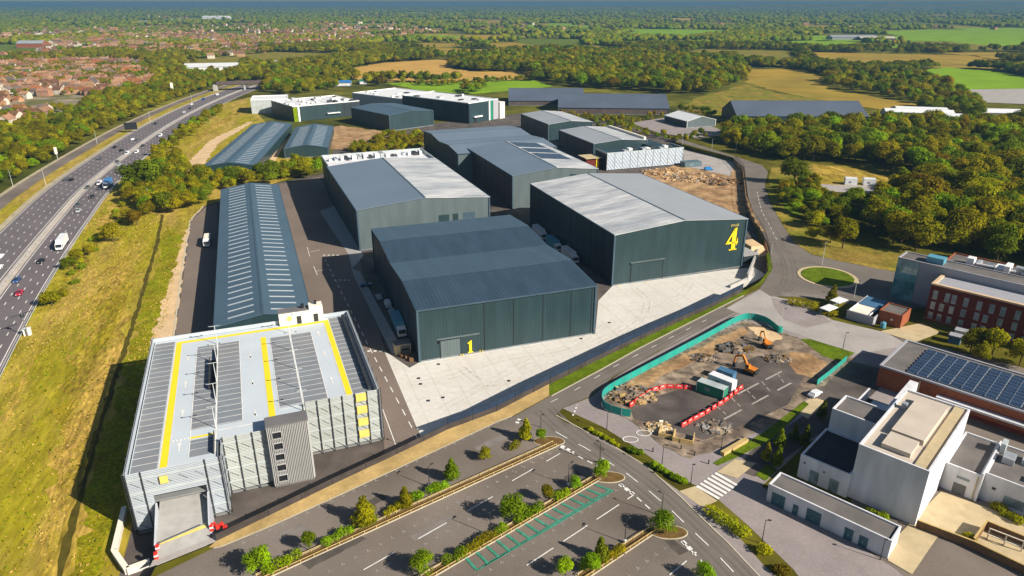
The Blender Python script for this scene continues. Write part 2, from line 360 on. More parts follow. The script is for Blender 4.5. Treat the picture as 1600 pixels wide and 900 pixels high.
dm('joint_line', (.50, .455, .385), .9, var=.2); dm('tyre_mark', (.53, .485, .42), .9, var=.2, scale=.5)
YP = gs([(600, 548), (640, 575), (656, 566), (930, 521), (935, 470), (957, 447), (1132, 422), (1178, 418), (1198, 430), (900, 590), (663, 696)])
def inside_runs(p, d, L, poly, step=1.0):
    run = None
    for i in range(int(L / step) + 1):
        q = p + d * i * step
        if inpoly(q.x, q.y, poly): run = (run[0], q) if run else (q, q)
        elif run:
            if (run[1] - run[0]).length > 2: yield run
            run = None
    if run: yield run
b = MB(); b.keep = True; a_ = math.radians(20); C_ = Vector((math.cos(a_), math.sin(a_), 0)); D_ = Vector((-C_.y, C_.x, 0)); o_ = g(600, 700)
for d, e, n_, sp_ in ((C_, D_, 30, 6.0), (D_, C_, 34, 6.0)):
    for i in range(-n_, n_):
        for r0, r1 in inside_runs(o_ + e * (i * sp_) - d * 60, d, 320, YP): w = e * .05; b.quad(*[(t.x, t.y, .085) for t in (r0 - w, r1 - w, r1 + w, r0 + w)])
b.mats = []; o = b.build('yard_joint', M['joint_line']); o['kind'] = 'structure'
for q in o.data.polygons:
    if q.normal.z < 0: q.flip()
for k, pts in enumerate(([(690, 640), (760, 600), (840, 560), (930, 535), (1010, 490)], [(640, 600), (700, 590), (790, 560), (880, 545), (960, 500)], [(720, 575), (760, 600), (830, 590)], [(990, 450), (1010, 470), (1000, 500), (960, 525)], [(1080, 440), (1060, 465), (1010, 480)])):
    pp = smooth(gs(pts), 8)
    for off in (-1.0, 1.0): dashes('tyre_mark', offs(pp, off), 7 + k, 2.5, .28, .09, M['tyre_mark'])
# --- the motorway: centre line surveyed, lanes offset from it
ctr = gs([(-190, 740), (-75, 560), (4, 447), (82, 350), (140, 287), (217, 227), (270, 192), (325, 163), (372, 143), (402, 133)])
ctr = smooth(ctr)
def ribbon(name, pts, d0, d1, z, m, z1=None):
    b = MB(); b.keep = True; A, B = offs(pts, d0), offs(pts, d1)
    for i in range(len(pts) - 1):
        b.quad((B[i].x, B[i].y, z), (B[i + 1].x, B[i + 1].y, z), (A[i + 1].x, A[i + 1].y, z), (A[i].x, A[i].y, z))
        b.f[-1] = tuple(reversed(b.f[-1])) if d1 < d0 else b.f[-1]
    o = b.build(name, m)
    for p in o.data.polygons:
        if p.normal.z < 0: p.flip()
    o['kind'] = 'structure'; return o
ribbon('motorway', ctr, -19.2, 14.2, .04, M['motorway'])
ribbon('motorway_verge', ctr, -22.2, -19.2, .03, M['verge'])
ribbon('grass_verge', ctr, -29.5, -22.2, .03, M['grass'])
ribbon('slip_road', ctr, -37.5, -29.5, .04, M['asphalt'])
ribbon('motorway_verge', ctr, -40.0, -37.5, .03, M['verge'])
ribbon('central_reservation', ctr, -1.6, 1.6, .06, M['reservation'])
ribbon('motorway_verge', ctr, 14.2, 15.0, .06, M['forecourt'])
for off in (-15.7, -12.2, -8.7, -5.2, 5.0, 8.1, 11.2):
    dashes('lane_marking', offs(ctr, off), 2.4, 6.6, .30, .07, M['white_paint'], start=off * 1.3)
for off in (-18.4, -2.4, 2.3, 13.7): dashes('lane_marking', offs(ctr, off), 5, 0, .28, .07, M['white_paint'])

# --- the raised ground on which the roads, the open car park and the college stand
FENCE = [(338, 845), (420, 806), (520, 757), (620, 710), (700, 671), (776, 643), (860, 599), (940, 560), (1000, 531), (1060, 503), (1110, 481), (1160, 456)]
EDGE = [(190, 990), (243, 886), (330, 851)] + FENCE + [(1188, 440), (1200, 425), (1203, 395), (1194, 362), (1176, 335), (1168, 312), (1162, 262), (1148, 246), (1090, 232), (1055, 223), (1058, 215), (1120, 224), (1160, 236), (1215, 240), (1330, 250)]
PLAT = [gp(*p) for p in EDGE] + [Vector((330, 420, PL)), Vector((700, 420, PL)), Vector((700, -60, PL)), Vector((-90, -60, PL))]
b = MB(); b.prism(PLAT, -0.5, PL); o = b.build('raised_ground', M['scrub']); o['kind'] = 'structure'
def zlev(x, y): return PL if inpoly(x, y, PLAT) else 0.0
def P(px): return [gp(*p) for p in px]
NAT = ('sand', 'earth', 'rubble', 'drygrass', 'meadow')
def S(name, px, k, m): return structure(name, P(px), PL + .02 * k, M[m], .7 if m in NAT else 0, 1.5)
S('paving', [(1140, 478), (1186, 452), (1230, 470), (1300, 505), (1380, 520), (1420, 540), (1480, 545), (1500, 560), (1380, 640), (1265, 690), (1190, 760), (1240, 790), (1330, 845), (1400, 890), (1480, 960), (1300, 970), (1240, 890), (1170, 822), (1110, 770), (1060, 745), (1000, 703), (940, 666), (905, 650), (879, 638), (925, 620), (960, 590), (1060, 530)], 1, 'paving')
S('paving', [(1380, 520), (1480, 545), (1700, 600), (1760, 960), (1400, 990), (1330, 845), (1330, 700), (1380, 640)], .5, 'asphalt')
S('car_park', [(150, 970), (240, 902), (333, 857), (420, 824), (520, 779), (620, 733), (708, 692), (776, 660), (800, 652), (826, 650), (850, 668), (867, 690), (932, 727), (1017, 795), (1107, 887), (1160, 960)], 1, 'asphalt')
S('road', [(1186, 452), (1160, 464), (1080, 504), (1000, 544), (940, 578), (860, 619), (822, 640), (800, 652), (815, 662), (846, 678), (867, 692), (932, 728), (1017, 797), (1107, 888), (1170, 960), (1245, 960), (1137, 850), (1095, 810), (1065, 780), (1012, 732), (950, 694), (915, 676), (882, 660), (868, 649), (880, 637), (925, 618), (960, 587), (1060, 530), (1150, 488), (1132, 480)], 2, 'road')
S('footway', [(880, 659), (915, 675), (950, 693), (1012, 731), (1065, 779), (1095, 809), (1137, 849), (1245, 960), (1275, 960), (1190, 880), (1120, 800), (1100, 792), (1062, 768), (1020, 738), (985, 715), (940, 690), (895, 665)], 3, 'paving')
S('road', [(1162, 262), (1168, 305), (1182, 345), (1202, 385), (1207, 420), (1195, 440), (1186, 452), (1200, 462), (1230, 464), (1270, 462), (1340, 478), (1420, 482), (1470, 480), (1470, 440), (1400, 425), (1330, 412), (1268, 398), (1242, 380), (1222, 350), (1204, 318), (1195, 290), (1200, 268), (1190, 258), (1110, 232), (1062, 217), (1056, 221), (1145, 246)], 2, 'road')
S('forecourt', [(1188, 453), (1205, 464), (1250, 470), (1300, 500), (1385, 520), (1420, 540), (1330, 555), (1250, 524), (1215, 512), (1165, 494), (1135, 482)], 3, 'forecourt')
S('forecourt', [(1205, 466), (1240, 470), (1300, 503), (1260, 512), (1225, 500), (1210, 480)], 4, 'paving')
S('car_park', [(1270, 602), (1322, 563), (1380, 577), (1380, 600), (1340, 640), (1262, 690), (1222, 720), (1180, 745), (1150, 735), (1172, 706), (1262, 645)], 3, 'asphalt_dark')
S('sand_verge', [(326, 856), (345, 856), (420, 824), (520, 779), (620, 733), (708, 692), (776, 660), (800, 651), (858, 619), (858, 600), (776, 643), (700, 671), (620, 710), (520, 757), (420, 806), (338, 846)], 4, 'sandpath')
S('grass_verge', [(858, 619), (940, 577), (1000, 543), (1080, 503), (1160, 463), (1172, 452), (1160, 454), (1060, 503), (1000, 531), (940, 560), (858, 601)], 4, 'lawn')
S('grass_verge', [(1172, 452), (1192, 442), (1206, 420), (1203, 396), (1198, 396), (1200, 424), (1188, 440)], 4, 'lawn')
S('grass_verge', [(1222, 350), (1242, 380), (1268, 398), (1330, 412), (1400, 425), (1440, 400), (1420, 392), (1330, 385), (1290, 372), (1240, 345), (1215, 310), (1204, 290), (1198, 292), (1206, 318)], 4, 'meadow')
S('earth_cutting', [(1163, 300), (1172, 332), (1190, 362), (1198, 365), (1180, 340), (1170, 312)], 5, 'earth')
S('meadow', [(1270, 258), (1330, 262), (1395, 280), (1420, 292), (1400, 300), (1330, 298), (1275, 288)], 4, 'drygrass')
S('meadow', [(1205, 262), (1270, 256), (1330, 260), (1300, 300), (1262, 306), (1215, 300), (1200, 285)], 3, 'meadow')
S('gravel_patch', [(1278, 288), (1340, 290), (1390, 292), (1380, 302), (1300, 300)], 5, 'forecourt')
S('gravel_patch', [(1280, 308), (1308, 304), (1312, 318), (1286, 322)], 5, 'forecourt')
S('grass_verge', [(1215, 322), (1260, 300), (1300, 300), (1290, 325), (1250, 335), (1230, 345)], 3, 'lawn')
# roundabout
rc = gp(1293, 433); ra, rb_ = (gp(1331, 433) - gp(1255, 433)).length / 2, (gp(1293, 420) - gp(1293, 447)).length / 2
def ell(c, a, b_, n=48): return [(c.x + a * math.cos(2 * math.pi * i / n), c.y + b_ * math.sin(2 * math.pi * i / n)) for i in range(n)]
b = MB(); b.prism(ell(rc, ra * 1.16, rb_ * 1.16), PL, PL + .18); o = b.build('roundabout_kerb', M['tan_slab']); o['kind'] = 'structure'
b = MB(); b.prism(ell(rc, ra, rb_), PL + .1, PL + .34); o = b.build('roundabout_lawn', M['lawn']); o['kind'] = 'structure'
# markings on the raised roads
def dl(px, dash, gap, w, m='white_paint', k=5, start=0): dashes('road_marking', P(px), dash, gap, w, PL + .02 * k, M[m], start=start)
dl([(868, 675), (880, 682), (914, 700), (947, 720), (980, 741), (1012, 766), (1045, 794), (1076, 824), (1110, 856), (1144, 892), (1190, 945)], 3.6, 3.3, .22)
dl([(875, 699), (932, 728), (938, 733)], 1.4, 1.1, .3); dl([(969, 757), (985, 769), (1017, 797), (1022, 802)], 1.4, 1.1, .3); dl([(1066, 847), (1085, 866), (1107, 888)], 1.4, 1.1, .3)
dl([(877, 697), (896, 708)], .9, .7, .9); dl([(968, 757), (990, 773)], .9, .7, .9); dl([(1066, 846), (1086, 866)], .9, .7, .9)
dl([(812, 655), (806, 664)], .7, .6, .9)
dl([(860, 629), (900, 609), (960, 573), (1040, 532), (1120, 492)], 2.5, 6, .16)
dl([(895, 650), (902, 633)], .8, .8, .4)
dl([(862, 619), (940, 577.5), (1000, 544), (1080, 503.5), (1162, 462)], 4, 0, .42, 'kerb'); dl([(334, 857), (345, 855), (420, 824), (520, 779), (620, 733), (708, 692), (776, 660), (800, 651)], 4, 0, .3, 'kerb')
dl([(869, 649), (915, 674), (950, 692), (1012, 730), (1065, 778), (1095, 808), (1137, 848), (1200, 915)], 4, 0, .25, 'kerb')
dl([(1183, 300), (1190, 330), (1202, 352), (1214, 375)], 4, 3, .2)
for cx, cy in ((985, 687), (1006, 677)):          # two painted ovals
    c = gp(cx, cy); e = ell(c, 1.7, 1.15, 24); dashes('road_marking', e + [e[0]], 4, 0, .25, PL + .1, M['white_paint'])
for i in range(6):                                # zebra crossing
    x, y = 1087 + 28.5 * i / 5, 761 - 20.5 * i / 5
    S('crossing_stripe', [(x, y), (x + 35, y + 20), (x + 38.2, y + 17.6), (x + 3.2, y - 2.3)], 6, 'white_paint')
S('tactile_paving', [(1061, 768), (1086, 760), (1121, 783), (1098, 794)], 5, 'tan_slab')
S('tactile_paving', [(1120, 738), (1148, 718), (1182, 724), (1152, 748)], 5, 'tan_slab')
dm('wheel_track', (.142, .122, .104), .85, var=.15, scale=.2); dm('patch_dark', (.085, .072, .062), .9, var=.2, scale=.5); dm('patch_pale', (.20, .175, .155), .9, var=.15, scale=.4)
cl = smooth(P([(850, 640), (875, 664), (914, 694), (960, 727), (1012, 766), (1076, 824), (1144, 892), (1190, 945)]), 6)
for off in (-2.5, -1.1, 1.1, 2.5): dashes('wheel_track', [Vector((p.x, p.y, 0)) for p in offs(cl, off)], 4, 0, .55, PL + .05, M['wheel_track'])
cl = smooth(P([(925, 600), (1000, 560), (1080, 518), (1140, 486)]), 6)
for off in (-2.4, -1.0, 1.2, 2.6): dashes('wheel_track', offs(cl, off), 4, 0, .5, PL + .05, M['wheel_track'])
cl = smooth(P([(1180, 290), (1190, 330), (1212, 375), (1232, 410), (1232, 445), (1205, 456)]), 6)
for off in (-2.4, -1.0, 1.2, 2.6): dashes('wheel_track', offs(cl, off), 4, 0, .6, PL + .05, M['wheel_track'])
for q, m_ in (([(420, 842), (470, 818), (486, 826), (438, 851)], 'patch_pale'), ([(560, 790), (596, 772), (606, 778), (570, 797)], 'patch_dark'), ([(900, 735), (925, 752), (905, 765), (880, 748)], 'patch_dark'), ([(640, 838), (700, 806), (712, 812), (650, 846)], 'patch_pale'), ([(470, 880), (560, 835), (572, 842), (484, 889)], 'patch_dark'), ([(740, 700), (790, 676), (800, 682), (752, 706)], 'patch_pale'), ([(930, 690), (946, 702), (938, 707), (922, 695)], 'patch_dark'), ([(1220, 455), (1290, 462), (1290, 468), (1222, 462)], 'patch_pale'), ([(1050, 840), (1075, 862), (1062, 868), (1038, 846)], 'patch_dark'), ([(860, 815), (905, 790), (915, 796), (870, 822)], 'patch_pale')): structure('asphalt_patch', P(q), PL + .045, M[m_], .25, 1.0)
# open car park: bay marks and lane dashes, ruled between the planted strips
T1 = [(400 + 465 / 4, 675 + 875 / 4), (400 + 1067 / 4, 675 + 552 / 4)]; base = gp(*T1[0]); dirv = (gp(*T1[1]) - base); bay = dirv.length / 8; dirv.normalize(); nrm = Vector((-dirv.y, dirv.x, 0))
def bays(px0, n0, n1, name='bay_mark', L=.7, m='worn_paint'):
    p0 = gp(*px0); b = MB(); b.keep = True; b.mat(M[m])
    for i in range(n0, n1):
        c = p0 + dirv * bay * i
        for d, q, h, w in ((dirv, nrm, L * .5, .075), (nrm, dirv, L * .5, .075)):
            v = [c + d * h + q * w, c - d * h + q * w, c - d * h - q * w, c + d * h - q * w]
            if d is nrm: v = [t + nrm * .25 for t in v]
            b.quad(*[(t.x, t.y, PL + .06) for t in v])
    o = b.build(name)
    for p in o.data.polygons:
        if p.normal.z < 0: p.flip()
    o['kind'] = 'structure'
bays((516, 894), -4, 23); bays((683, 841), -9, 13); bays((500, 793), -6, 20); bays((830, 722), -2, 4)
bays((880, 820), -8, 8); bays((992, 850), -4, 3); bays((1012, 878), -5, 3)
dl([(568, 891), (790, 765), (796, 762)], 6.5, 5.0, .22, start=0); dl([(800, 752), (875, 709)], 6, 4, .22)
dl([(823, 884), (990, 774)], 6.5, 2.5, .22); dl([(1046, 899), (1086, 866)], 5, 3, .22)
for a, c in (((745, 892), (957, 768)), ((757, 884), (955, 765))): dl([a, c], 4, 0, .35, 'green_paint')
p0, p1 = gp(745, 891), gp(958, 768); q0, q1 = gp(727, 871), gp(928, 757)
for i in range(15):                               # green hatched disabled / charging bays
    t = i / 14; a = p0.lerp(p1, t); c = q0.lerp(q1, t); dashes('road_marking', [a, a.lerp(c, .95)], 4, 0, .55, PL + .11, M['green_paint'])
# demolition ground beside the road
S('demolition_ground', [(941, 630), (962, 600), (1062, 545), (1165, 502), (1215, 516), (1250, 530), (1335, 560), (1275, 612), (1235, 652), (1112, 706), (1078, 716), (1040, 700), (1000, 672), (985, 655), (962, 645)], 4, 'rubble')
S('old_asphalt', [(985, 640), (1003, 626), (1085, 602), (1150, 570), (1185, 556), (1225, 565), (1255, 590), (1232, 632), (1170, 662), (1100, 688), (1030, 668), (990, 654)], 5, 'asphalt_dark')
S('sand_bank', [(950, 622), (1000, 584), (1080, 549), (1160, 512), (1172, 520), (1090, 566), (1040, 585), (1010, 608), (975, 632)], 6, 'earth')
S('sand_bank', [(1168, 512), (1200, 512), (1225, 530), (1205, 534), (1180, 522)], 6, 'sand')
S('sand_bank', [(1230, 550), (1262, 552), (1292, 568), (1270, 590), (1245, 585), (1232, 568)], 6, 'earth')
dl([(1105, 641), (1221, 581)], 9, 3, .5, 'worn_paint', 7); dl([(1131, 656), (1236, 599)], 7, 4, .5, 'worn_paint', 7)
for k_ in range(5): dl([(1118 + 24 * k_, 634 - 12.5 * k_), (1134 + 23 * k_, 648 - 12 * k_)], 2, 1, .25, 'worn_paint', 7)
S('grass_verge', [(1250, 530), (1266, 530), (1336, 552), (1312, 566), (1285, 556)], 6, 'lawn')
S('grass_verge', [(1114, 724), (1190, 678), (1240, 640), (1256, 627), (1264, 632), (1205, 688), (1150, 716), (1122, 728)], 6, 'lawn')
S('grass_verge', [(1180, 742), (1200, 726), (1215, 735), (1196, 752)], 6, 'lawn')
S('tan_path', [(1240, 642), (1268, 620), (1292, 628), (1262, 655)], 5, 'tan_slab')
S('tan_court', [(1390, 850), (1412, 828), (1470, 768), (1560, 800), (1660, 860), (1660, 905), (1560, 870), (1470, 832), (1425, 898), (1387, 876)], 5, 'tan_slab')
S('tan_court', [(1375, 518), (1440, 505), (1470, 520), (1430, 535)], 5, 'tan_slab')
# painted fields far away
dm('pasture_dull', (.115, .155, .012), .95, var=.2, scale=.02, spec=.1)
def field(px, m, k=1): return structure('field', gs(px), .01 + .03 * k, M[m], 5, 12)
field([(535, 109), (600, 98), (700, 92), (716, 99), (700, 105), (742, 112), (845, 111), (852, 118), (820, 124), (700, 127), (600, 128), (560, 125)], 'wheat')
field([(600, 130), (700, 128), (830, 125), (862, 135), (820, 140), (740, 147), (660, 142)], 'pasture'); field([(1162, 109), (1220, 107), (1285, 118), (1275, 130), (1330, 145), (1440, 165), (1380, 172), (1300, 160), (1215, 143), (1165, 128)], 'stubble', 2)
field([(1090, 152), (1165, 132), (1215, 146), (1320, 160), (1330, 190), (1130, 190), (1060, 170)], 'meadow')
field([(960, 55), (1000, 48), (1140, 47), (1120, 56), (1075, 60), (1000, 59)], 'pasture'); field([(1365, 49), (1450, 46), (1700, 49), (1700, 76), (1530, 70), (1420, 58)], 'pasture')
field([(1420, 112), (1480, 105), (1560, 112), (1660, 130), (1660, 138), (1500, 140), (1455, 130)], 'pasture'); field([(1170, 43), (1330, 40), (1335, 44), (1180, 47)], 'wheat')
field([(755, 68), (800, 66), (860, 74), (850, 80), (780, 78)], 'stubble'); field([(670, 54), (720, 56), (710, 62), (660, 62)], 'pasture'); field([(950, 88), (1000, 84), (1060, 92), (1000, 97)], 'pasture')
field([(740, 31), (790, 31), (780, 38), (740, 38)], 'stubble'); field([(1030, 28), (1090, 29), (1080, 33), (1020, 32)], 'wheat'); field([(1150, 86), (1260, 92), (1240, 104), (1160, 98)], 'meadow')
field([(1300, 98), (1460, 96), (1470, 104), (1330, 108)], 'pasture'); field([(860, 36), (900, 37), (890, 41), (850, 40)], 'pasture')
fr = random.Random(77); RF = []
for _ in range(420):
    px, py = fr.uniform(0 if fr.random() < .25 else 560, 1640), 14 + 82 * fr.random() ** 1.5
    q = g(px, py, 0); a = fr.uniform(-.5, .5); w, d = fr.uniform(60, 170) * (1 + q.y / 4500), fr.uniform(50, 130) * (1 + q.y / 3500); ca, sa = math.cos(a), math.sin(a)
    if py > 84 and 480 < px < 1180: continue
    qd = [(q.x + x * ca - y * sa, q.y + x * sa + y * ca) for x, y in ((-w, -d), (w * fr.uniform(.7, 1), -d), (w, d * fr.uniform(.7, 1)), (-w * fr.uniform(.6, 1), d))]
    if any(math.hypot(q.x - f[0], q.y - f[1]) < (w + d) * .5 + f[2] for f in RF) or len(RF) > 95: continue
    RF.append((q.x, q.y, (w + d) * .5, qd)); structure('field', qd, .02, M[fr.choice(('pasture', 'meadow', 'meadow', 'stubble', 'pasture_dull', 'pasture_dull'))], 6, 30)
# hills on the horizon
def hills(name, x0, x1, dist, fn, m, n=120, seed=1):
    rng = random.Random(seed); b = MB(); b.keep = True; T = []; B = []; K = []
    for i in range(n + 1):
        px = x0 + (x1 - x0) * i / n; u = (px - 800) / FPX
        h = max(0.0, fn(px)) + 6 * math.sin(px * .05 + seed) + 4 * rng.random()
        p = Vector((u * dist, dist * cp / 1.0, 0)); T.append((p.x, p.y, h)); B.append((p.x * .93, p.y * .93, -1)); K.append((p.x * 1.12, p.y * 1.12, -1))
    for i in range(n): b.quad(B[i], B[i + 1], T[i + 1], T[i]); b.quad(T[i], T[i + 1], K[i + 1], K[i])
    o = b.build(name, m, smooth=True); o['kind'] = 'structure'
sst = lambda x, a, c: (lambda t: t * t * (3 - 2 * t))(min(1, max(0, (x - a) / (c - a))))
hills('hills', -200, 1900, 17000, lambda x: 12 + 20 * sst(x, 500, 900) + 46 * sst(x, 850, 1400), M['far_land'], seed=2)
hills('hills', 500, 1900, 11500, lambda x: 4 + 24 * sst(x, 560, 800) + 50 * sst(x, 900, 1400), M['far_land'], seed=5)
# ------------------------------------------------------------------ big halls of the film studio
def rad(a): return math.radians(a)
def local(px, z, origin, ang):
    v = g(px[0], px[1], z) - Vector((origin[0], origin[1], 0)); a = rad(ang)
    return v.x * math.cos(a) + v.y * math.sin(a), -v.x * math.sin(a) + v.y * math.cos(a)
def hall(name, label, o, ang, w, d, h, rise, kind, front, side, roofL, roofR, z=0.0, cat='warehouse', group=None, joints=(), sidej=(), over=.35, trim='trim', ridges=1):
    """kind Y: ridge runs away from the front; X: ridges run along the front"""
    t = thing(name, label, cat, (o[0], o[1], z), rad(ang), group)
    b = MB(); b.mat(M[front])
    hb = h
    if kind == 'Y':
        b.quad((0, 0, 0), (w, 0, 0), (w, 0, hb), (w / 2, 0, hb + rise), (0, 0, hb)); b.quad((w, d, 0), (0, d, 0), (0, d, hb), (w / 2, d, hb + rise), (w, d, hb))
        b.mat(M[side]); b.quad((0, d, 0), (0, 0, 0), (0, 0, hb), (0, d, hb)); b.quad((w, 0, 0), (w, d, 0), (w, d, hb), (w, 0, hb))
    else:
        ys = [d * i / (2 * ridges) for i in range(2 * ridges + 1)]; zs = [h + (rise if i % 2 else 0) for i in range(2 * ridges + 1)]
        b.quad((0, 0, 0), (w, 0, 0), (w, 0, h), (0, 0, h)); b.quad((w, d, 0), (0, d, 0), (0, d, h), (w, d, h))
        b.mat(M[side]); b.quad(*([(0, d, 0), (0, 0, 0)] + [(0, y, q) for y, q in zip(ys, zs)])); b.quad(*([(w, 0, 0), (w, d, 0)] + [(w, y, q) for y, q in list(zip(ys, zs))[::-1]]))
    b.mat(M['joint'])
    for x in joints: b.box(x - .14, x + .14, -.035, -.004, .2, h - .15)
    for y in sidej: b.box(-.04, -.004, y - .16, y + .16, .2, h - .15); b.box(w + .004, w + .04, y - .16, y + .16, .2, h - .15)
    b.build('wall', None, t)
    r = MB(); v = over; th = .28
    if kind == 'Y':
        k = rise / (w / 2); m_ = w / 2
        for m, x0, x1, s in ((roofL, -v, m_, 1), (roofR, m_, w + v, -1)):
            z0 = h + (k * x0 if s > 0 else rise - k * (x0 - m_)); z1 = h + (k * x1 if s > 0 else rise - k * (x1 - m_))
            r.mat(M[m]); r.hexa([(x0, -v, z0 + .01), (x1, -v, z1 + .01), (x1, d + v, z1 + .01), (x0, d + v, z0 + .01)], [(x0, -v, z0 + th), (x1, -v, z1 + th), (x1, d + v, z1 + th), (x0, d + v, z0 + th)])
        ro = r.build('roof', None, t)
        c = MB(); c.box(m_ - .35, m_ + .35, -v - .01, d + v + .01, h + rise + th - .1, h + rise + th + .06); c.build('ridge_cap', M[trim], ro)
        for x in (-v - .12, w + v - .14):
            c = MB(); c.box(x, x + .26, -v, d + v, h - k * v - .12, h - k * v + th + .06); c.build('gutter', M[trim], ro)
    else:
        for i in range(2 * ridges):
            y0, y1, z0, z1 = ys[i], ys[i + 1], zs[i], zs[i + 1]; a0 = y0 - (v if i == 0 else 0); a1 = y1 + (v if i == 2 * ridges - 1 else 0)
            r.mat(M[roofL if i % 2 == 0 else roofR]); r.hexa([(-v, a0, z0 + .01), (w + v, a0, z0 + .01), (w + v, a1, z1 + .01), (-v, a1, z1 + .01)], [(-v, a0, z0 + th), (w + v, a0, z0 + th), (w + v, a1, z1 + th), (-v, a1, z1 + th)])
        ro = r.build('roof', None, t)
        for i in range(1, 2 * ridges):
            c = MB(); c.box(-v - .02, w + v + .02, ys[i] - .3, ys[i] + .3, zs[i] + th - .12, zs[i] + th + (.06 if i % 2 else .02)); c.build('ridge_cap' if i % 2 else 'valley_gutter', M[trim], ro)
        c = MB(); c.box(-v, w + v, -v - .2, -v + .04, h - .12, h + th + .04); c.build('gutter', M[trim], ro)
    for x in (0, w):
        for y in (0, d): c = MB(); c.box(x - .3, x + .3, y - .3, y + .3, .02, h - .2); c.build('corner_trim', M[trim], t)
    c = MB(); c.box(-.05, w + .05, -.12, -.045, .01, .5); c.build('plinth', M['steel'], t)
    return t
def sign(t, polys, x, z, y=-.30, th=.22):
    b = MB(); b.mat(M['sign_yellow'])
    for p in polys: b.hexa([(x + q[0], y, z + q[1]) for q in p], [(x + q[0], y + th, z + q[1]) for q in p])
    return b.build('number_sign', None, t)
def text_part(t, name, txt, size, x, z, y, m, rx=math.pi / 2):
    cu = bpy.data.curves.new(name, 'FONT'); cu.body = txt; cu.size = size; cu.extrude = .06; cu.align_x = 'CENTER'
    tmp = bpy.data.objects.new(name, cu); COL.objects.link(tmp); bpy.context.view_layer.update()
    me = bpy.data.meshes.new_from_object(tmp.evaluated_get(bpy.context.evaluated_depsgraph_get())); bpy.data.objects.remove(tmp)
    o = bpy.data.objects.new(name, me); COL.objects.link(o); me.materials.clear(); me.materials.append(M[m]); o.parent = t; o.location = (x, y, z); o.rotation_euler = (rx, 0, 0); return o
def door(t, name, x0, x1, h, m, y=-.1, z=.05, frame=True):
    b = MB(); b.box(x0, x1, y, y + .08, z, z + h); o = b.build(name, M[m], t)
    if frame:
        f = MB(); f.box(x0 - .16, x0 - .005, y - .06, y + .09, z, z + h + .16); f.box(x1 + .005, x1 + .16, y - .06, y + .09, z, z + h + .16); f.box(x0 - .005, x1 + .005, y - .06, y + .09, z + h + .005, z + h + .16); f.build('door_frame', M['joint'], o)
    return o
FOUR = [[(.0, 2.6), (5.6, 2.6), (5.6, 3.35), (.7, 3.35)], [(.0, 2.6), (.9, 2.75), (4.3, 8.8), (3.6, 8.8)], [(2.8, .1), (4.55, .1), (4.55, 8.8), (3.6, 8.8), (2.8, 6.7)], [(1.9, 0), (5.3, 0), (5.3, .38), (1.9, .38)], [(4.95, 1.9), (5.25, 1.9), (5.45, 5.0), (5.1, 4.2)]]
ONE = [[(x * .72, z * .9) for x, z in p] for p in [[(.55, .2), (1.65, .2), (1.65, 4.4), (.95, 4.15), (.55, 3.9)], [(0, 3.25), (.58, 3.35), (.58, 3.95), (.3, 3.7), (0, 3.6)], [(.05, 0), (2.2, 0), (2.2, .3), (.05, .3)]]]
def org(px, z=0): v = g(px[0], px[1], z); return (v.x, v.y)
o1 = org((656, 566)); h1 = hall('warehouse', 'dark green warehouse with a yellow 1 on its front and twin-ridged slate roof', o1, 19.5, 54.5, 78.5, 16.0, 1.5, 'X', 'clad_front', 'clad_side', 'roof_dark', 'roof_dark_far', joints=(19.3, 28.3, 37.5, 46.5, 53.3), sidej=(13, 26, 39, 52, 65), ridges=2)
xs = local((731, 554), 0, o1, 19.5)[0]; sign(h1, ONE, xs, .6)
xa, xb = local((689, 560), 0, o1, 19.5)[0], local((720, 556), 0, o1, 19.5)[0]
door(h1, 'loading_door', xa, xb, 5.6, 'clad_grey'); b = MB(); b.box(xa - .6, xa - .1, -.5, -.1, 5.2, 6.1); b.build('wall_lamp', M['dark'], h1)
b = MB(); b.box(xa - 1, xb + 5.8, -.16, -.04, 6.0, 6.5); b.build('door_canopy', M['clad_grey'], h1)
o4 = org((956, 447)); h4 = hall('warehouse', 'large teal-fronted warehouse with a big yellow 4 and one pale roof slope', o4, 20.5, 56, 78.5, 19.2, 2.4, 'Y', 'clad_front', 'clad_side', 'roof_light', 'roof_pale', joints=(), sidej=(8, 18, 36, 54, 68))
x4 = local((1132, 423), 0, o4, 20.5)[0]; sign(h4, FOUR, x4 - .3, 7.6); text_part(h4, 'sign_lettering', 'STAGE', 1.2, x4 + 3.0, 17.0, -.2, 'yellow_line')
xa, xb = local((985, 443), 0, o4, 20.5)[0], local((1036, 437), 0, o4, 20.5)[0]; door(h4, 'loading_door', xa, xb, 7.6, 'clad_front')
b = MB(); b.box(xa - .6, xb + .4, -.75, -.05, 7.9, 8.15); b.build('door_canopy', M['clad_grey'], h4)
o2 = org((563, 392)); h2 = hall('warehouse', 'grey gabled warehouse with a white-edged plant deck behind its roof', o2, 21.5, 56.5, 85, 17.2, 2.4, 'Y', 'clad_grey', 'clad_side', 'roof_mid', 'roof_light', sidej=(12, 24, 36, 48, 60, 72))  # right slope paler: its sunlit brightness is put into the roof material
b = MB(); b.box(.6, 55.9, 85.4, 113, 0, 16.2); b.build('rear_annex', M['clad_side'], h2)
b = MB(); b.box(.6, 55.9, 85.4, 113, 16.21, 16.5); b.build('flat_roof', M['white_wall'], h2)
b = MB()
for q in ((.4, 56.1, 112.7, 113.2), (.4, .8, 85.6, 112.7), (55.7, 56.1, 85.6, 112.7)): b.box(*q, 16.5, 17.9)
b.build('parapet', M['trim_pale'], h2)
rng = random.Random(4)
for i in range(17):
    x = 3 + i * 3.05; b = MB(); hh = .8 + rng.random() * 1.6; b.box(x, x + 1.2 + rng.random() * 1.4, 100 + rng.random() * 2, 104 + rng.random() * 6, 16.52, 16.52 + hh)
    b.build('roof_plant', M[('white_metal', 'plant_metal', 'white_metal', 'steel_dark')[i % 4]], h2)
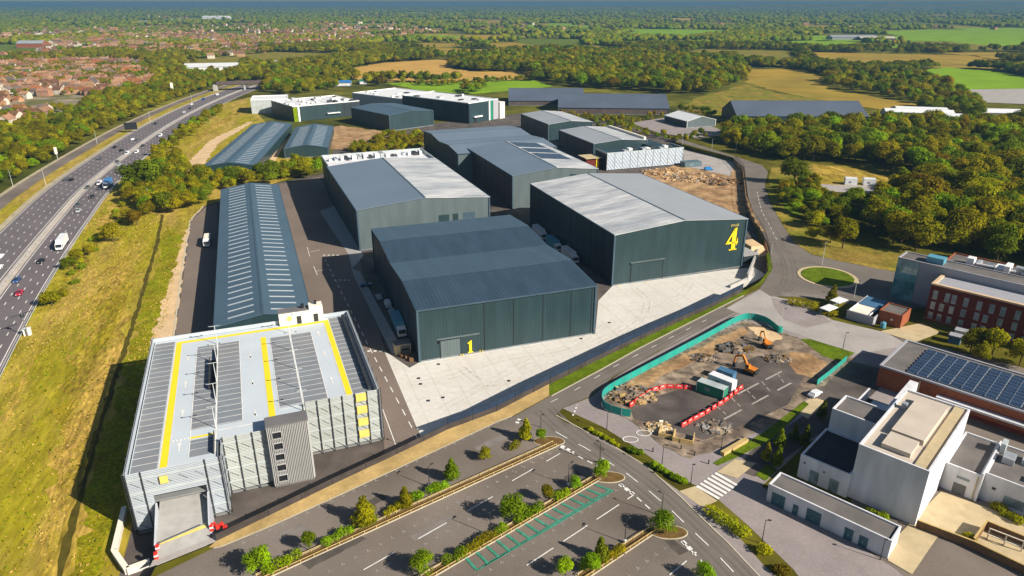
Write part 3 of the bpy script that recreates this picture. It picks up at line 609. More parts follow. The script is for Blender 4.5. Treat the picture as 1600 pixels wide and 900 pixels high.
for x, w_ in ((40, 2.4), (33.8, 4.6), (44.5, 5.5)): b = MB(); b.box(x, x + w_, -.06, -.01, 3.5, 11.5); b.build('wall_panel', M['clad_front' if x != 44.5 else 'trim'], h2)
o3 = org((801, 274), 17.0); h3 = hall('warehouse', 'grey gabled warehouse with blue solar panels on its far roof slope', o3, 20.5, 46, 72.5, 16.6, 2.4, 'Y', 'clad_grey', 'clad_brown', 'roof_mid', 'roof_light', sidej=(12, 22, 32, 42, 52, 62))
for y0 in (22, 40, 56):
    b = MB(); k = 2.4 / 23
    for j in range(5 if y0 != 40 else 4):
        for i in range(6):
            xx = 24.5 + i * 2.9; yy = y0 + j * 3.1; zz = lambda x: 16.6 + 2.4 - k * (x - 23) + .32
            b.hexa([(xx, yy, zz(xx)), (xx + 2.7, yy, zz(xx + 2.7)), (xx + 2.7, yy + 2.9, zz(xx + 2.7)), (xx, yy + 2.9, zz(xx))], [(xx, yy, zz(xx) + .1), (xx + 2.7, yy, zz(xx + 2.7) + .1), (xx + 2.7, yy + 2.9, zz(xx + 2.7) + .1), (xx, yy + 2.9, zz(xx) + .1)])
    b.build('solar_array', M['solar'], h3)
for x in (30.5, 38): b = MB(); b.box(x, x + 3.5, -.06, -.01, 4, 15); b.build('wall_panel', M['clad_front'], h3)
o6 = org((716, 241), 15.6); h6 = hall('warehouse', 'slate-roofed twin-ridged warehouse behind the two grey gabled warehouses', o6, 20.5, 60, 80, 15.6, 1.6, 'X', 'clad_grey', 'clad_side', 'roof_mid', 'roof_mid', sidej=(13, 27, 40, 53, 66), ridges=2)
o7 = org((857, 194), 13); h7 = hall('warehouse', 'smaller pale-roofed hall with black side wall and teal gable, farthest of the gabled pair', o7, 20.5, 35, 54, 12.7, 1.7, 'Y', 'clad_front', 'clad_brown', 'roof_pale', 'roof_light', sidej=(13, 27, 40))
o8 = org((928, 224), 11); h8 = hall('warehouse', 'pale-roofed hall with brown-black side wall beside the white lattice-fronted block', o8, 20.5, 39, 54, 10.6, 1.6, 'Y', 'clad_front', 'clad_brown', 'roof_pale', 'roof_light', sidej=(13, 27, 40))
b = MB(); b.box(37.8, 39.3, 2, 52, 10.9, 12.4); b.build('parapet', M['cream'], h8)
# --- lattice-fronted block
oL = org((947, 267)); tL = thing('lattice_block', 'low block with a white criss-cross lattice front beside the earthworks', 'building', (*oL, 0), rad(20))
b = MB(); b.box(0, 53.5, .2, 15, 0, 9.6); b.build('wall', M['clad_side'], tL)
b = MB(); b.box(0, 53.5, .2, 15, 9.61, 9.9); b.build('roof', M['clad_front'], tL)
b = MB(); b.box(.05, 53.45, -.30, .15, .5, 10.38); b.build('screen_panel', M['lattice_white'], tL)
b = MB()
for i in range(-4, 27):
    x0, x1, z0, z1 = i * 2.15, i * 2.15 + 8.4, .55, 10.3
    if x1 < .1 or x0 > 53.3: continue
    if x0 < .1: z0 += (z1 - z0) * (.1 - x0) / (x1 - x0); x0 = .1
    if x1 > 53.3: z1 = z0 + (z1 - z0) * (53.3 - x0) / (x1 - x0); x1 = 53.3
    b.bar((x0, -.36, z1 - (z0 - .55) if 0 else 10.85 - z0), (x1, -.36, 10.85 - z1), .05, .42)
b.build('lattice_screen', M['panel_grey'], tL)
for i in range(11): b = MB(); b.box(5.3 * i + .05, 5.3 * i + .3, -.5, -.38, .3, 10.6); b.build('mullion', M['trim_pale'], tL)
b = MB(); b.box(0, 53.5, -.1, .15, 10.4, 10.9); b.box(0, .3, .2, 15, 9.9, 10.9); b.box(53.2, 53.5, .2, 15, 9.9, 10.9); b.build('parapet', M['trim_pale'], tL)
for i in range(9):
    b = MB(); x = 14 + i * 4.2; b.box(x, x + 2.6, 4 + (i % 3) * 2, 7.5 + (i % 3) * 2, 9.95, 10.7 + .5 * (i % 2)); b.build('roof_plant', M[('plant_metal', 'white_metal', 'steel_dark')[i % 3]], tL)
b = MB(); b.box(42, 53, 15.2, 46, 0, 8.5); b.build('rear_wing', M['clad_front'], tL)
b = MB(); b.box(-11, -1.5, 5, 14, 0, 7.2); b.build('entrance_block', M['brick_dark'], tL); b = MB(); b.box(-12, -1.2, 3.6, 15, 7.21, 7.6); b.build('entrance_roof', M['tan_slab'], tL); b = MB(); b.box(-4.6, -3.2, 4.6, 4.95, .2, 7.1); b.build('yellow_door', M['sign_yellow'], tL)
# --- long sheds with rooflights
def shed(label, o, ang, w, d, h, rise, step, n, wl=7.6):
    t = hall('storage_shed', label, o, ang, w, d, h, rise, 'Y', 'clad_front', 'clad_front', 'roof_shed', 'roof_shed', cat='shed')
    k = rise / (w / 2); first = None
    for i in range(n):
        y = 3 + i * step
        for s in (0, 1):
            x0 = w * .13 if s == 0 else w * .87 - wl
            z = (lambda x: h + (k * x if x < w / 2 else rise - k * (x - w / 2)) + .30)
            b = MB(); b.hexa([(x0, y, z(x0)), (x0 + wl, y, z(x0 + wl)), (x0 + wl, y + .7, z(x0 + wl)), (x0, y + .7, z(x0))], [(x0, y, z(x0) + .08), (x0 + wl, y, z(x0 + wl) + .08), (x0 + wl, y + .7, z(x0 + wl) + .08), (x0, y + .7, z(x0) + .08)])
            b.build('rooflight', M['rooflight'], t)
    return t
shed('long blue-grey shed with two rows of white rooflights behind the multi-storey car park', org((336, 512), 7.2), 20.5, 27, 171, 7.2, 2.2, 5.1, 33)
shed('blue-grey ridged shed beside the motorway trees, longer of the far pair', org((317, 261), 6), 8.5, 29, 152, 6.0, 2.2, 5.0, 29)
shed('shorter blue-grey ridged shed across a sandy track from the longer one', org((444, 233), 6), 11, 27.5, 86, 6.0, 2.2, 5.0, 16)
# --- far studio blocks with white roofs
def block(name, label, o, ang, parts, cat='building', z=0.0, group=None):
    t = thing(name, label, cat, (o[0], o[1], z), rad(ang), group)
    for p in parts:
        nm, m, x0, x1, y0, y1, z0, z1 = p; b = MB(); b.box(x0, x1, y0, y1, z0, z1); b.build(nm, M[m], t)
    return t
def flat(name, label, o, ang, w, d, h, wall, roof, para='white_metal', cat='building', extra=(), z=0.0, ph=.7, pt=.4):
    E = [('wall', wall, 0, w, 0, d, 0, h), ('roof', roof, pt + .005, w - pt - .005, pt + .005, d - pt - .005, h + .005, h + .2), ('parapet', para, -.06, w + .06, -.06, pt, h + .006, h + ph), ('parapet', para, -.06, w + .06, d - pt, d + .06, h + .006, h + ph), ('parapet', para, -.06, pt, pt + .004, d - pt - .004, h + .006, h + ph), ('parapet', para, w - pt, w + .06, pt + .004, d - pt - .004, h + .006, h + ph)]
    return block(name, label, o, ang, E + list(extra), cat, z)
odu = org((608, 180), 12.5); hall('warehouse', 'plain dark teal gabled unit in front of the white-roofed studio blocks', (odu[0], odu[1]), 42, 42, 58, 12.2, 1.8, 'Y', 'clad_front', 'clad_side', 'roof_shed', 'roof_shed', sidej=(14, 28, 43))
def plantbits(w, d, h, n, seed):
    r = random.Random(seed); return [('roof_plant', r.choice(('white_metal', 'plant_metal', 'cream', 'steel_dark')), x, x + 1.5 + r.random() * 4, y, y + 1.5 + r.random() * 3, h + .21, h + .6 + r.random() * 1.6) for x, y in [(r.random() * (w - 7) + 1, r.random() * (d - 6) + 1) for _ in range(n)]]
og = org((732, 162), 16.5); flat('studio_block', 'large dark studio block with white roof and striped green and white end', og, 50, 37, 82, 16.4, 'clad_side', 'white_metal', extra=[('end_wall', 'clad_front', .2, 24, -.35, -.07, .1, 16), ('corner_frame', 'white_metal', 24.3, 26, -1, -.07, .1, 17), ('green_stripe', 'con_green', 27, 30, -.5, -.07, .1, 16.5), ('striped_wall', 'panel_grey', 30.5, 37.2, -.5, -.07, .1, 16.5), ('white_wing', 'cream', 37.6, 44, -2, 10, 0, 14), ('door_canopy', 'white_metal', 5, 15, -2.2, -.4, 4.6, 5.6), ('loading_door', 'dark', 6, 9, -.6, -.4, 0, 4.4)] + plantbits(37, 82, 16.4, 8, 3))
ow = org((457, 168), 12); flat('studio_block', 'white-roofed studio block crowded with roof plant, nearest the motorway bridge', ow, 38, 62, 50, 12.3, 'clad_side', 'white_wall', extra=[('end_wall', 'clad_front', 6, 44, -.4, -.07, .1, 11.8), ('corner_frame', 'white_metal', 4, 5.6, -.8, -.07, 0, 12.6), ('green_stripe', 'leaf_bright', .2, 3.6, -.5, -.07, .1, 11.8), ('door_canopy', 'white_metal', 30, 42, -2.5, -.42, 4.2, 4.9)] + plantbits(62, 50, 12.3, 30, 5))
ob = org((632, 156), 13); flat('studio_block', 'pale-roofed studio block with grey wall behind the plain teal unit', ob, 50, 55, 75, 13, 'panel_grey', 'white_metal', extra=plantbits(55, 75, 13, 12, 8))
ox = org((394, 178), 0); flat('pale_building', 'pale white box building at the end of the dirt track by the motorway', ox, 15, 32, 30, 12, 'trim_pale', 'white_metal')
# --- farm barns and white-roofed sheds beyond
def barn(label, o, ang, w, d, h, rise, roof, wall='clad_side', roof2=None): return hall('barn', label, o, ang, w, d, h, rise, 'X', wall, wall, roof, roof2 or roof, cat='barn', ridges=1, trim='trim_pale' if roof == 'white_metal' else 'trim')
dm('barn_roof', (.085, .105, .145), .6, var=.1, scale=.04, spec=.3); dm('barn_wall', (.10, .075, .07), .8, var=.2, scale=.2)
barn('long slate-blue barn with brown wall, the nearer of two beyond the studio halls', org((872, 178)), -4, 100, 60, 5.6, 9, 'barn_roof', 'barn_wall')
barn('slate-blue barn partly behind the nearer long barn, left of it', org((795, 165)), 0, 75, 55, 4.5, 9, 'barn_roof', 'barn_wall')
barn('wide slate-blue barn roof at the edge of the stubble field', org((1150, 195)), -1, 108, 46, 7, 9.5, 'barn_roof', 'clad_side')
hall('barn', 'small grey barn with bright white roof on a gravel yard', org((1073, 200)), 20, 27, 34, 5.2, 3.4, 'Y', 'clad_grey', 'clad_side', 'white_metal', 'white_metal', cat='barn', trim='trim_pale')
wr = 'white-roofed sheds among the trees on the right'
for i, (px, w_, d_, a, lab) in enumerate((((1383, 183), 55, 16, -14, 'low white shed roof under the trees, leftmost of the white roofs'), ((1402, 181), 42, 26, -14, 'broad white shed roof beside the leftmost low one'), ((1467, 194), 42, 34, -14, 'white ribbed shed roof half behind a tall tree'), ((1520, 184), 44, 22, -10, 'white shed roof rightmost, behind the dark trees'))):
    barn(lab, org(px), a, w_, d_, 4.5, 2.2, 'white_metal', 'panel_grey')
barn('wide white-roofed depot among trees beyond the motorway', org((285, 112)), 14, 95, 60, 6, 3, 'white_metal', 'white_wall'); barn('pale roof strip in the trees right of the motorway bridge', org((400, 103)), 18, 70, 40, 4, 2, 'roof_light', 'panel_grey')
barn('grey-roofed farm sheds on the edge of the bright green field', org((1300, 62)), -5, 120, 50, 6, 5, 'roof_pale', 'panel_grey'); barn('long pale farm roof right of the grey farm sheds', org((1345, 63)), -5, 90, 40, 5, 4, 'flat_roof', 'barn_wall')
barn('bright blue roofed shed at the corner of the wheat field', org((522, 135)), 10, 20, 16, 4, 2, 'truck_blue', 'white_wall'); barn('small turquoise shed right of the blue roofed one', org((562, 132)), 10, 9, 8, 4, 1.5, 'con_green', 'white_wall')
barn('large brick house with blue-grey roof above the suburb trees', org((26, 75)), 5, 55, 30, 9, 6, 'roof_pale', 'brick')
barn('wide white industrial roof near the horizon on the left', org((316, 30)), 3, 150, 60, 12, 6, 'white_metal', 'white_wall'); barn('small white industrial roof left of the wide one on the horizon', org((256, 34)), 3, 90, 50, 9, 4, 'white_metal', 'white_wall'); barn('pale long industrial roof near the horizon, leftmost of them', org((180, 37)), 3, 140, 50, 8, 4, 'white_metal', 'white_wall')
# --- motorway bridge and sign
bo = g(383, 140); tb = thing('road_bridge', 'dark concrete road bridge spanning the motorway', 'bridge', (bo.x, bo.y, 0), rad(18))
for nm, m, q in (('deck', 'steel_dark', (-30, 34, -6, 6, 6.6, 8)), ('parapet', 'barn_wall', (-30, 34, -6.4, -6.05, 6.8, 9.6)), ('parapet', 'barn_wall', (-30, 34, 6.05, 6.4, 6.8, 9.6)), ('abutment', 'concrete_grey', (-34, -29, -6, 6, 0, 6.59)), ('abutment', 'concrete_grey', (28, 34, -6, 6, 0, 6.59)), ('pier', 'concrete_grey', (-1, 1, -5, 5, 0, 6.59))):
    b = MB(); b.box(*q); b.build(nm, M[m], tb)
def roadsign(label, px, ang, w, h, zb, back='steel', posts=2, z=0, blank='dark'):
    o = g(*px, z); t = thing('road_sign', label, 'road sign', (o.x, o.y, z), rad(ang))
    b = MB(); b.box(-w / 2, w / 2, -.12, .12, zb, zb + h); b.build('panel', M[blank], t)
    for x in ((-w * .3, w * .3) if posts == 2 else (0,)): b = MB(); b.tube((x, .25, -.2), (x, .25, zb + h * .9), .16, .14); b.build('post', M[back], t)
roadsign('large dark-backed motorway sign on two posts beside the slip road', (206, 207), 25, 9, 5.5, 2.2); roadsign('tall narrow cream motorway sign among the belt of trees', (271, 150), 20, 2.6, 13, 1, 'steel_white', 1, 0, 'cream')
roadsign('small cream sign near the slip road trees', (90, 248), 20, 1.6, 4.5, 3, 'steel_white', 1, 0, 'cream')
o = g(44, 526); t = thing('traffic_mast', 'grey motorway mast with a crossarm beside a pale cabinet on the verge', 'mast', (o.x, o.y, 0), rad(60))
b = MB(); b.tube((0, 0, 0), (0, 0, 8), .2, .12); b.build('pole', M['steel'], t); b = MB(); b.bar((-3.2, 0, 7.6), (3.2, 0, 7.6), .18); b.build('crossarm', M['steel_dark'], t); b = MB(); b.box(-.5, .5, -.3, .3, 6.5, 7.4); b.build('camera_box', M['steel_dark'], t)
block('roadside_cabinet', 'pale grey cabinet on the grass under the motorway mast', tuple(g(44, 523)[:2]), 30, [('body', 'cream', -1, 1, -.8, .8, 0, 2), ('cap', 'white_metal', -1.1, 1.1, -.9, .9, 2.01, 2.15)], 'cabinet')
# --- safety barriers along the motorway
def rail(label, pts, off, h=.75, step=4):
    q = offs(pts, off); b = MB(); t = thing('crash_barrier', label, 'crash barrier', (0, 0, 0))
    for a, c in zip(q, q[1:]): b.bar((a.x, a.y, h), (c.x, c.y, h), .08, .26)
    b.build('rail', M['steel_white'], t); b = MB(); d = 0
    for a, c in zip(q, q[1:]):
        n = max(1, int((c - a).length / step))
        for i in range(n): e = a.lerp(c, i / n); b.box(e.x - .06, e.x + .06, e.y - .06, e.y + .06, 0, h)
    b.build('posts', M['steel'], t)
rail('pale steel crash barrier along the central reservation', ctr, 0); rail('steel crash barrier along the near edge of the motorway', ctr[:40], 15.5)
# ------------------------------------------------------------------ multi-storey car park
A = g(193.5, 744.5, 13.5); CA = 21.0
cpk = thing('multi_storey_car_park', 'grey slatted multi-storey car park with yellow walkways on its open top deck', 'car park', (A.x, A.y, 0), rad(CA))
PLAN = [(0, 0), (16.6, 0), (16.6, 6.3), (25.6, 6.3), (25.6, 8.6), (33.6, 8.6), (33.6, 14), (50, 14), (50, 60), (0, 60)]
ZT = 12.8
ins = [(.5, .5), (16.1, .5), (16.1, 6.8), (25.1, 6.8), (25.1, 9.2), (33.1, 9.2), (33.1, 14.5), (49.5, 14.5), (49.5, 59.5), (.5, 59.5)]
b = MB(); b.prism(PLAN, .02, .3); b.build('ground_slab', M['slab'], cpk)
for k in range(1, 4): b = MB(); b.prism(ins, 3.2 * k - .3, 3.2 * k); b.build('floor_slab', M['slab'], cpk)
b = MB(); b.prism(ins, ZT - .5, ZT); b.build('top_deck', M['deck'], cpk)
def facade(nm, m, a, c, out, z0=.9, z1=13.9, hole=None, cols=5.4, edge='trim_pale'):
    a, c = Vector((a[0], a[1], 0)), Vector((c[0], c[1], 0)); L = (c - a).length; d = (c - a) / L; o = Vector((out[0], out[1], 0))
    b = MB(); z = z0
    def strip(b, s0, s1, z, h, t, off):
        p, q = a + d * s0 + o * off, a + d * s1 + o * off
        b.hexa([(p.x, p.y, z), (q.x, q.y, z), (q.x + o.x * t, q.y + o.y * t, z), (p.x + o.x * t, p.y + o.y * t, z)], [(p.x, p.y, z + h), (q.x, q.y, z + h), (q.x + o.x * t, q.y + o.y * t, z + h), (p.x + o.x * t, p.y + o.y * t, z + h)])
    while z < z1 - .2:
        seg = [(0.02, L - .02)]
        if hole and hole[2] < z + .2 < hole[3]: seg = [(.02, hole[0]), (hole[1], L - .02)]
        for s0, s1 in seg:
            if s1 - s0 > .1: strip(b, s0, s1, z, .27, .05, .1)
        z += .36
    b.build(nm, M[m], cpk)
    e = MB()
    for k in range(1, 5):
        seg = [(.05, L - .05)]
        if hole and hole[2] < 3.2 * k < hole[3]: seg = [(.05, hole[0]), (hole[1], L - .05)]
        for s0, s1 in seg: strip(e, s0, s1, 3.2 * k - .38, .34, .06, .22)
    e.build('edge_band', M[edge], cpk)
    n = max(1, round(L / cols))
    for i in range(n + 1):
        s = min(max(L * i / n, .15), L - .15)
        if hole and hole[0] < s < hole[1]: continue
        f = MB(); strip(f, s - .08, s + .08, 0, 13.95, .16, .30); f.build('column', M['steel_dark'], cpk)
    f = MB()
    for i in range(n):                           # cross bracing in front of the slats
        for k in range(4):
            s0, s1 = L * i / n + .5, L * (i + 1) / n - .3; p, q = a + d * (s0 + (s1 - s0) * .1) + o * .2, a + d * (s0 + (s1 - s0) * .85) + o * .2
            if hole and hole[0] - 1 < s1 and s0 < hole[1] + 1 and 3.2 * k + 3 > hole[2] and 3.2 * k < hole[3]: continue
            f.bar((p.x, p.y, 3.2 * k + 2.2), (q.x, q.y, 3.2 * k + .9), .10)
    f.build('bracing', M['steel'], cpk)
facade('slat_screen', 'mesh_panel', (0, 0), (16.6, 0), (0, -1), hole=(4.0, 13.3, 2.7, 8.0), cols=2.8)
facade('slat_screen', 'mesh_panel', (16.6, 0), (16.6, 6.3), (1, 0), cols=6.3)
facade('slat_screen', 'mesh_yellow', (16.6, 6.3), (25.6, 6.3), (0, -1), cols=3)
facade('slat_screen', 'mesh_yellow', (33.6, 14), (50, 14), (0, -1), cols=2.75)
facade('slat_screen', 'mesh_panel', (50, 14), (50, 60), (1, 0))
facade('slat_screen', 'mesh_panel', (50, 60), (0, 60), (0, 1))
facade('slat_screen', 'mesh_panel', (0, 60), (0, 0), (-1, 0))
dm('panel_yellow', (.72, .55, .13), .6, var=.1, scale=.5)
for k in range(4):                                # yellow panels above one another, plus one by the ramp
    b = MB(); b.box(44.75, 47.0, 13.42, 13.6, 3.2 * k + 2.2, 3.2 * k + 4.1); b.build('yellow_panel', M['panel_yellow'], cpk)
b = MB(); b.box(5.7, 7.1, -.62, -.45, 10.6, 12.2); b.build('yellow_panel', M['panel_yellow'], cpk)
def deckrect(nm, m, rects, z=.02, h=None):
    b = MB(); b.keep = True
    for x0, x1, y0, y1 in rects: b.sheet([(x0, y0), (x1, y0), (x1, y1), (x0, y1)], ZT + z)
    return b.build(nm, M[m], cpk)
deckrect('bay_surface', 'bay_grey', [(.7, 5.3, 1, 58.5), (10.9, 15.4, 13, 53), (15.9, 20.8, 13, 53), (10.9, 15.2, 3, 9), (28.6, 33.3, 15.5, 52), (33.8, 38.8, 15.5, 52), (44.5, 49.3, 15, 59)])
deckrect('walkway', 'sign_yellow', [(5.75, 7.05, .6, 57.9), (7.051, 42.99, 56.6, 57.9), (26.2, 27.5, 10, 53), (43.0, 44.3, 14.6, 57.9), (10.8, 15.4, 9.6, 10.3), (27.501, 33.2, 10.2, 11.0)], .03)
L_ = [(x0, x1, y, y + .16) for x0, x1, ys in ((.7, 5.3, 24), (10.9, 15.4, 16), (15.9, 20.8, 16), (28.6, 33.3, 15), (33.8, 38.8, 15), (44.5, 49.3, 18)) for y in [({.7: 1.2, 44.5: 15.2}.get(x0, 13.2 if x0 < 20 else 15.7)) + i * 2.4 for i in range(ys + 1)]]
L_ += [(10.68, 10.86, 3, 53), (15.5, 15.8, 3, 53), (20.85, 21.0, 13, 53), (33.36, 33.7, 12, 55), (38.85, 39.0, 15.5, 52), (28.4, 28.55, 15.5, 52), (5.5, 5.7, 1, 57.8), (7.1, 7.2, 1, 56), (42.8, 42.95, 15, 56), (10.9, 15.2, 5.4, 5.5), (10.9, 15.2, 7.8, 7.9), (15.9, 24, 10.8, 11.1), (28.6, 38.8, 14.4, 14.6)]
L_ += [(8.7, 9.0, y, y + 2.2) for y in (6, 19, 32, 46)] + [(23.3, 23.6, y, y + 2.2) for y in (14, 28, 42)] + [(40.6, 40.9, y, y + 2.2) for y in (22, 36, 48)]
L_ += [(x + .15, x + .55, 9.6, 10.3) for x in [7.3 + .7 * i for i in range(5)]]
deckrect('bay_line', 'white_paint', L_, .045)
for x in (8.85, 23.45, 40.75):                     # arrow heads
    b = MB(); b.keep = True
    for y in ((8.2, 21.2, 34.2, 48.2) if x < 10 else (13.8, 27.8, 41.8) if x < 30 else (24.2, 38.2, 50.2)):
        b.quad((x - .5, y, ZT + .045), (x + .5, y, ZT + .045), (x, y + 1.3, ZT + .045))
    b.build('deck_arrow', M['white_paint'], cpk)
b = MB(); b.box(14.1, 15.45, 29, 44, ZT + .005, ZT + .06); b.build('ramp_opening_shade', M['dark'], cpk)  # dark slab on the deck; the opening's shade is put into its colour
for q in ((13.95, 14.05, 29, 44), (15.5, 15.6, 24, 49), (15.3, 15.42, 2.5, 9.5)): b = MB(); b.box(*q, ZT + .02, ZT + 1.1); b.build('rail_or_shadow_bar', M['steel_dark'], cpk)
b = MB(); b.box(47.9, 48.6, 16, 58, ZT + .05, ZT + 1.0); b.build('rail_or_shadow_bar', M['steel_dark'], cpk)  # dark bar standing in for the lattice shadow along this deck edge
for q in ((0, 50, 59.6, 59.75), (.15, .3, .4, 59.5), (49.7, 49.85, 14.3, 59.5)):
    b = MB(); b.box(*q, ZT + .02, ZT + 1.15); b.build('parapet_rail', M['mesh_panel'], cpk)
# lift and stair head at the back
for nm, m, q in (('lift_housing', 'cream', (31.5, 43.2, 58.3, 61.2, ZT, ZT + 3.6)), ('lift_housing', 'cream', (39.6, 43.21, 58.28, 61.21, ZT + 3.601, ZT + 4.6)), ('roof_cap', 'cap_brown', (31.4, 39.5, 58.2, 61.3, ZT + 3.61, ZT + 3.9)), ('housing_door', 'steel_dark', (36.1, 37.3, 58.2, 58.29, ZT + .03, ZT + 2.3)), ('housing_door', 'steel_dark', (40.6, 41.8, 58.18, 58.27, ZT + .03, ZT + 2.3)), ('vent_stack', 'dark', (37.6, 38.4, 59.5, 60.4, ZT + 3.91, ZT + 5.0)), ('vent_stack', 'dark', (41.2, 41.8, 59.5, 60.2, ZT + 4.61, ZT + 5.5))):
    b = MB(); b.box(*q); b.build(nm, M[m], cpk)
b = MB(); b.tube((34.1, 58.29, ZT + 1.9), (34.1, 58.2, ZT + 1.9), .75, .75, 20); b.build('roundel', M['yellow_line'], cpk)
# louvred stair tower on the front
tow = MB(); tow.box(25.5, 33.5, 4.9, 8.4, .05, 14.9); to = tow.build('stair_tower', M['cap_brown'], cpk)
b = MB(); b.box(25.3, 33.7, 4.6, 8.5, 14.91, 15.2); b.build('tower_cap', M['cap_brown'], to)
b = MB(); x = 25.45
while x < 33.5:
    if 26.3 < x < 28.2:
        for z0, z1 in [(.7, 1.5)] + [(1.5 + 2.65 * k + 1.5, 1.5 + 2.65 * (k + 1)) for k in range(5)]: b.box(x, x + .16, 4.62, 4.86, z0, min(z1, 14.9))
    else: b.box(x, x + .17, 4.62, 4.86, .6, 14.9)
    x += .33
y = 5.0
while y < 8.3: b.box(25.22, 25.45, y, y + .17, .6, 14.9); b.box(33.55, 33.78, y, y + .17, .6, 14.9); y += .36
b.build('louvre_fins', M['fin_cream'], to)
for k in range(5):
    f = MB(); z = 1.5 + 2.65 * k
    f.box(26.25, 26.4, 4.5, 4.9, z, z + 1.5); f.box(28.15, 28.3, 4.5, 4.9, z, z + 1.5); f.box(26.4, 28.15, 4.5, 4.9, z + 1.5, z + 1.62); f.box(26.4, 28.15, 4.5, 4.9, z - .12, z); f.build('window_frame', M['fin_cream'], to)
    f = MB(); f.box(26.42, 28.13, 4.8, 4.88, z + .02, z + 1.48); f.build('window_opening', M['dark'], to)
# entrance ramp from the road up to the first level
b = MB(); b.hexa([(4.4, -12.3, .0), (13.2, -10.0, 0), (13.2, 3, 0), (4.4, 3, 0)], [(4.4, -12.3, 2.74), (13.2, -10.0, 2.74), (13.2, 3, 5.2), (4.4, 3, 5.2)]); b.build('ramp', M['concrete_grey'], cpk)
dm('ramp_wall', (.44, .46, .50), .8, var=.08, scale=.4)
b = MB(); b.hexa([(4.1, -9.5, 0), (4.38, -9.5, 0), (4.38, -.5, 0), (4.1, -.5, 0)], [(4.1, -9.5, 4.1), (4.38, -9.5, 4.1), (4.38, -.5, 6.6), (4.1, -.5, 6.6)]); b.build('ramp_parapet', M['ramp_wall'], cpk)
b = MB(); b.hexa([(13.22, -7.5, 0), (13.5, -7.5, 0), (13.5, -.5, 0), (13.22, -.5, 0)], [(13.22, -7.5, 4.6), (13.5, -7.5, 4.6), (13.5, -.5, 6.6), (13.22, -.5, 6.6)]); b.build('ramp_parapet', M['ramp_wall'], cpk)
b = MB(); b.keep = True; b.quad((4.9, -9.0, 3.47), (12.8, -7.0, 3.43), (12.8, -6.2, 3.59), (4.9, -8.2, 3.63)); b.build('ramp_marking', M['yellow_line'], cpk)
b = MB(); b.keep = True; b.sheet([(3.5, -13.6), (14.5, -10.9), (14.2, -9.2), (3.9, -11.9)], PL + .10); o = b.build('entrance_apron', M['forecourt'], None); o.location = cpk.location; o.rotation_euler = cpk.rotation_euler; o['kind'] = 'structure'
Ma = Vector((math.cos(rad(CA)), math.sin(rad(CA)), 0)); Mb = Vector((-Ma.y, Ma.x, 0))
def cw(x, y, z): v = A + Ma * x + Mb * y; return Vector((v.x, v.y, z))
def lampdeck(x, y, lab, first=[None]):
    p = cw(x, y, ZT)
    if first[0]: return copy_tree(first[0], p, label=lab)
    t = thing('deck_lamp', lab, 'lamp post', p, rad(CA), 'lamp posts on the car park top deck'); first[0] = t
    b = MB(); b.tube((0, 0, 0), (0, 0, 5.2), .10, .07); b.build('pole', M['steel_white'], t)
    b = MB(); b.bar((-1.3, 0, 5.2), (1.3, 0, 5.2), .1); b.build('arm', M['steel_white'], t)
    for x_ in (-1.5, 1.1): b = MB(); b.box(x_, x_ + .45, -.14, .14, 5.22, 5.36); b.build('lamp_head', M['steel'], t)
    return t
for j, (x, nm) in enumerate(((15.65, 'deck bays left of the middle yellow walkway'), (33.5, 'deck bays right of the middle yellow walkway'))):
    for i, (y, q) in enumerate(((12, 'at the front'), (22, 'second from front'), (32, 'halfway'), (42, 'second from back'), (53, 'at the back'))):
        lampdeck(x, y, 'white twin-arm lamp by the %s, %s' % (nm, q))
# gate barriers at the ramp foot
for x, y, lab in ((4.6, -9.6, 'red and white barrier post on the left of the car park ramp foot'), (4.5, -11.6, 'red and white barrier post nearest the left ramp edge'), (13.6, -7.4, 'red barrier cabinet on the right of the car park ramp foot')):
    p = cw(x, y, 2.9); t = thing('gate_barrier', lab, 'barrier', p, rad(CA), 'gate barriers of the car park')
    b = MB(); b.box(-.3, .3, -.3, .3, -.2, 1.2); b.build('cabinet', M['barrier_red'], t); b = MB(); b.box(-.33, .33, -.33, .33, .45, .8); b.build('band', M['barrier_white'], t)
b = MB(); b.bar(cw(5, -9.4, 4.2), cw(12.6, -7.2, 4.5), .14); o = b.build('barrier_arm', M['steel']); tag(o, 'thin steel barrier arm lowered across the car park ramp', 'barrier arm')
for q in ((0, .9), (.7, 1.2), (1.4, .2), (-.6, 1.7)):
    p = cw(14.6 + q[0], -8.2 + q[1], PL); b = MB(); b.box(-.35, .35, -.22, .22, .02, .9); o = b.build('water_barrier', M['barrier_red'], None, loc=p); o.rotation_euler = (0, 0, q[1]); tag(o, 'red plastic barrier block piled right of the car park ramp foot', 'barrier', 'red barrier blocks at the ramp foot')
# pale retaining wall round the sunken corner
def wallrun(name, label, cat, pts, z0, z1, th, m, cap=None, group=None):
    b = MB(); b.mat(M[m])
    for a, c in zip(pts, pts[1:]):
        b.bar((a[0], a[1], (z0 + z1) / 2), (c[0], c[1], (z0 + z1) / 2), th, z1 - z0)
    o = b.build(name); tag(o, label, cat, group)
    if cap:
        b = MB()
        for a, c in zip(pts, pts[1:]): b.bar((a[0], a[1], z1 + .06), (c[0], c[1], z1 + .06), th + .14, .12)
        b.build('coping', M[cap], o)
    return o
wallrun('retaining_wall', 'pale concrete retaining wall round the sunken corner left of the car park', 'retaining wall', gs([(196, 800), (180, 868), (200, 897), (236, 884)]), 0, 1.3, .8, 'concrete', 'cream')
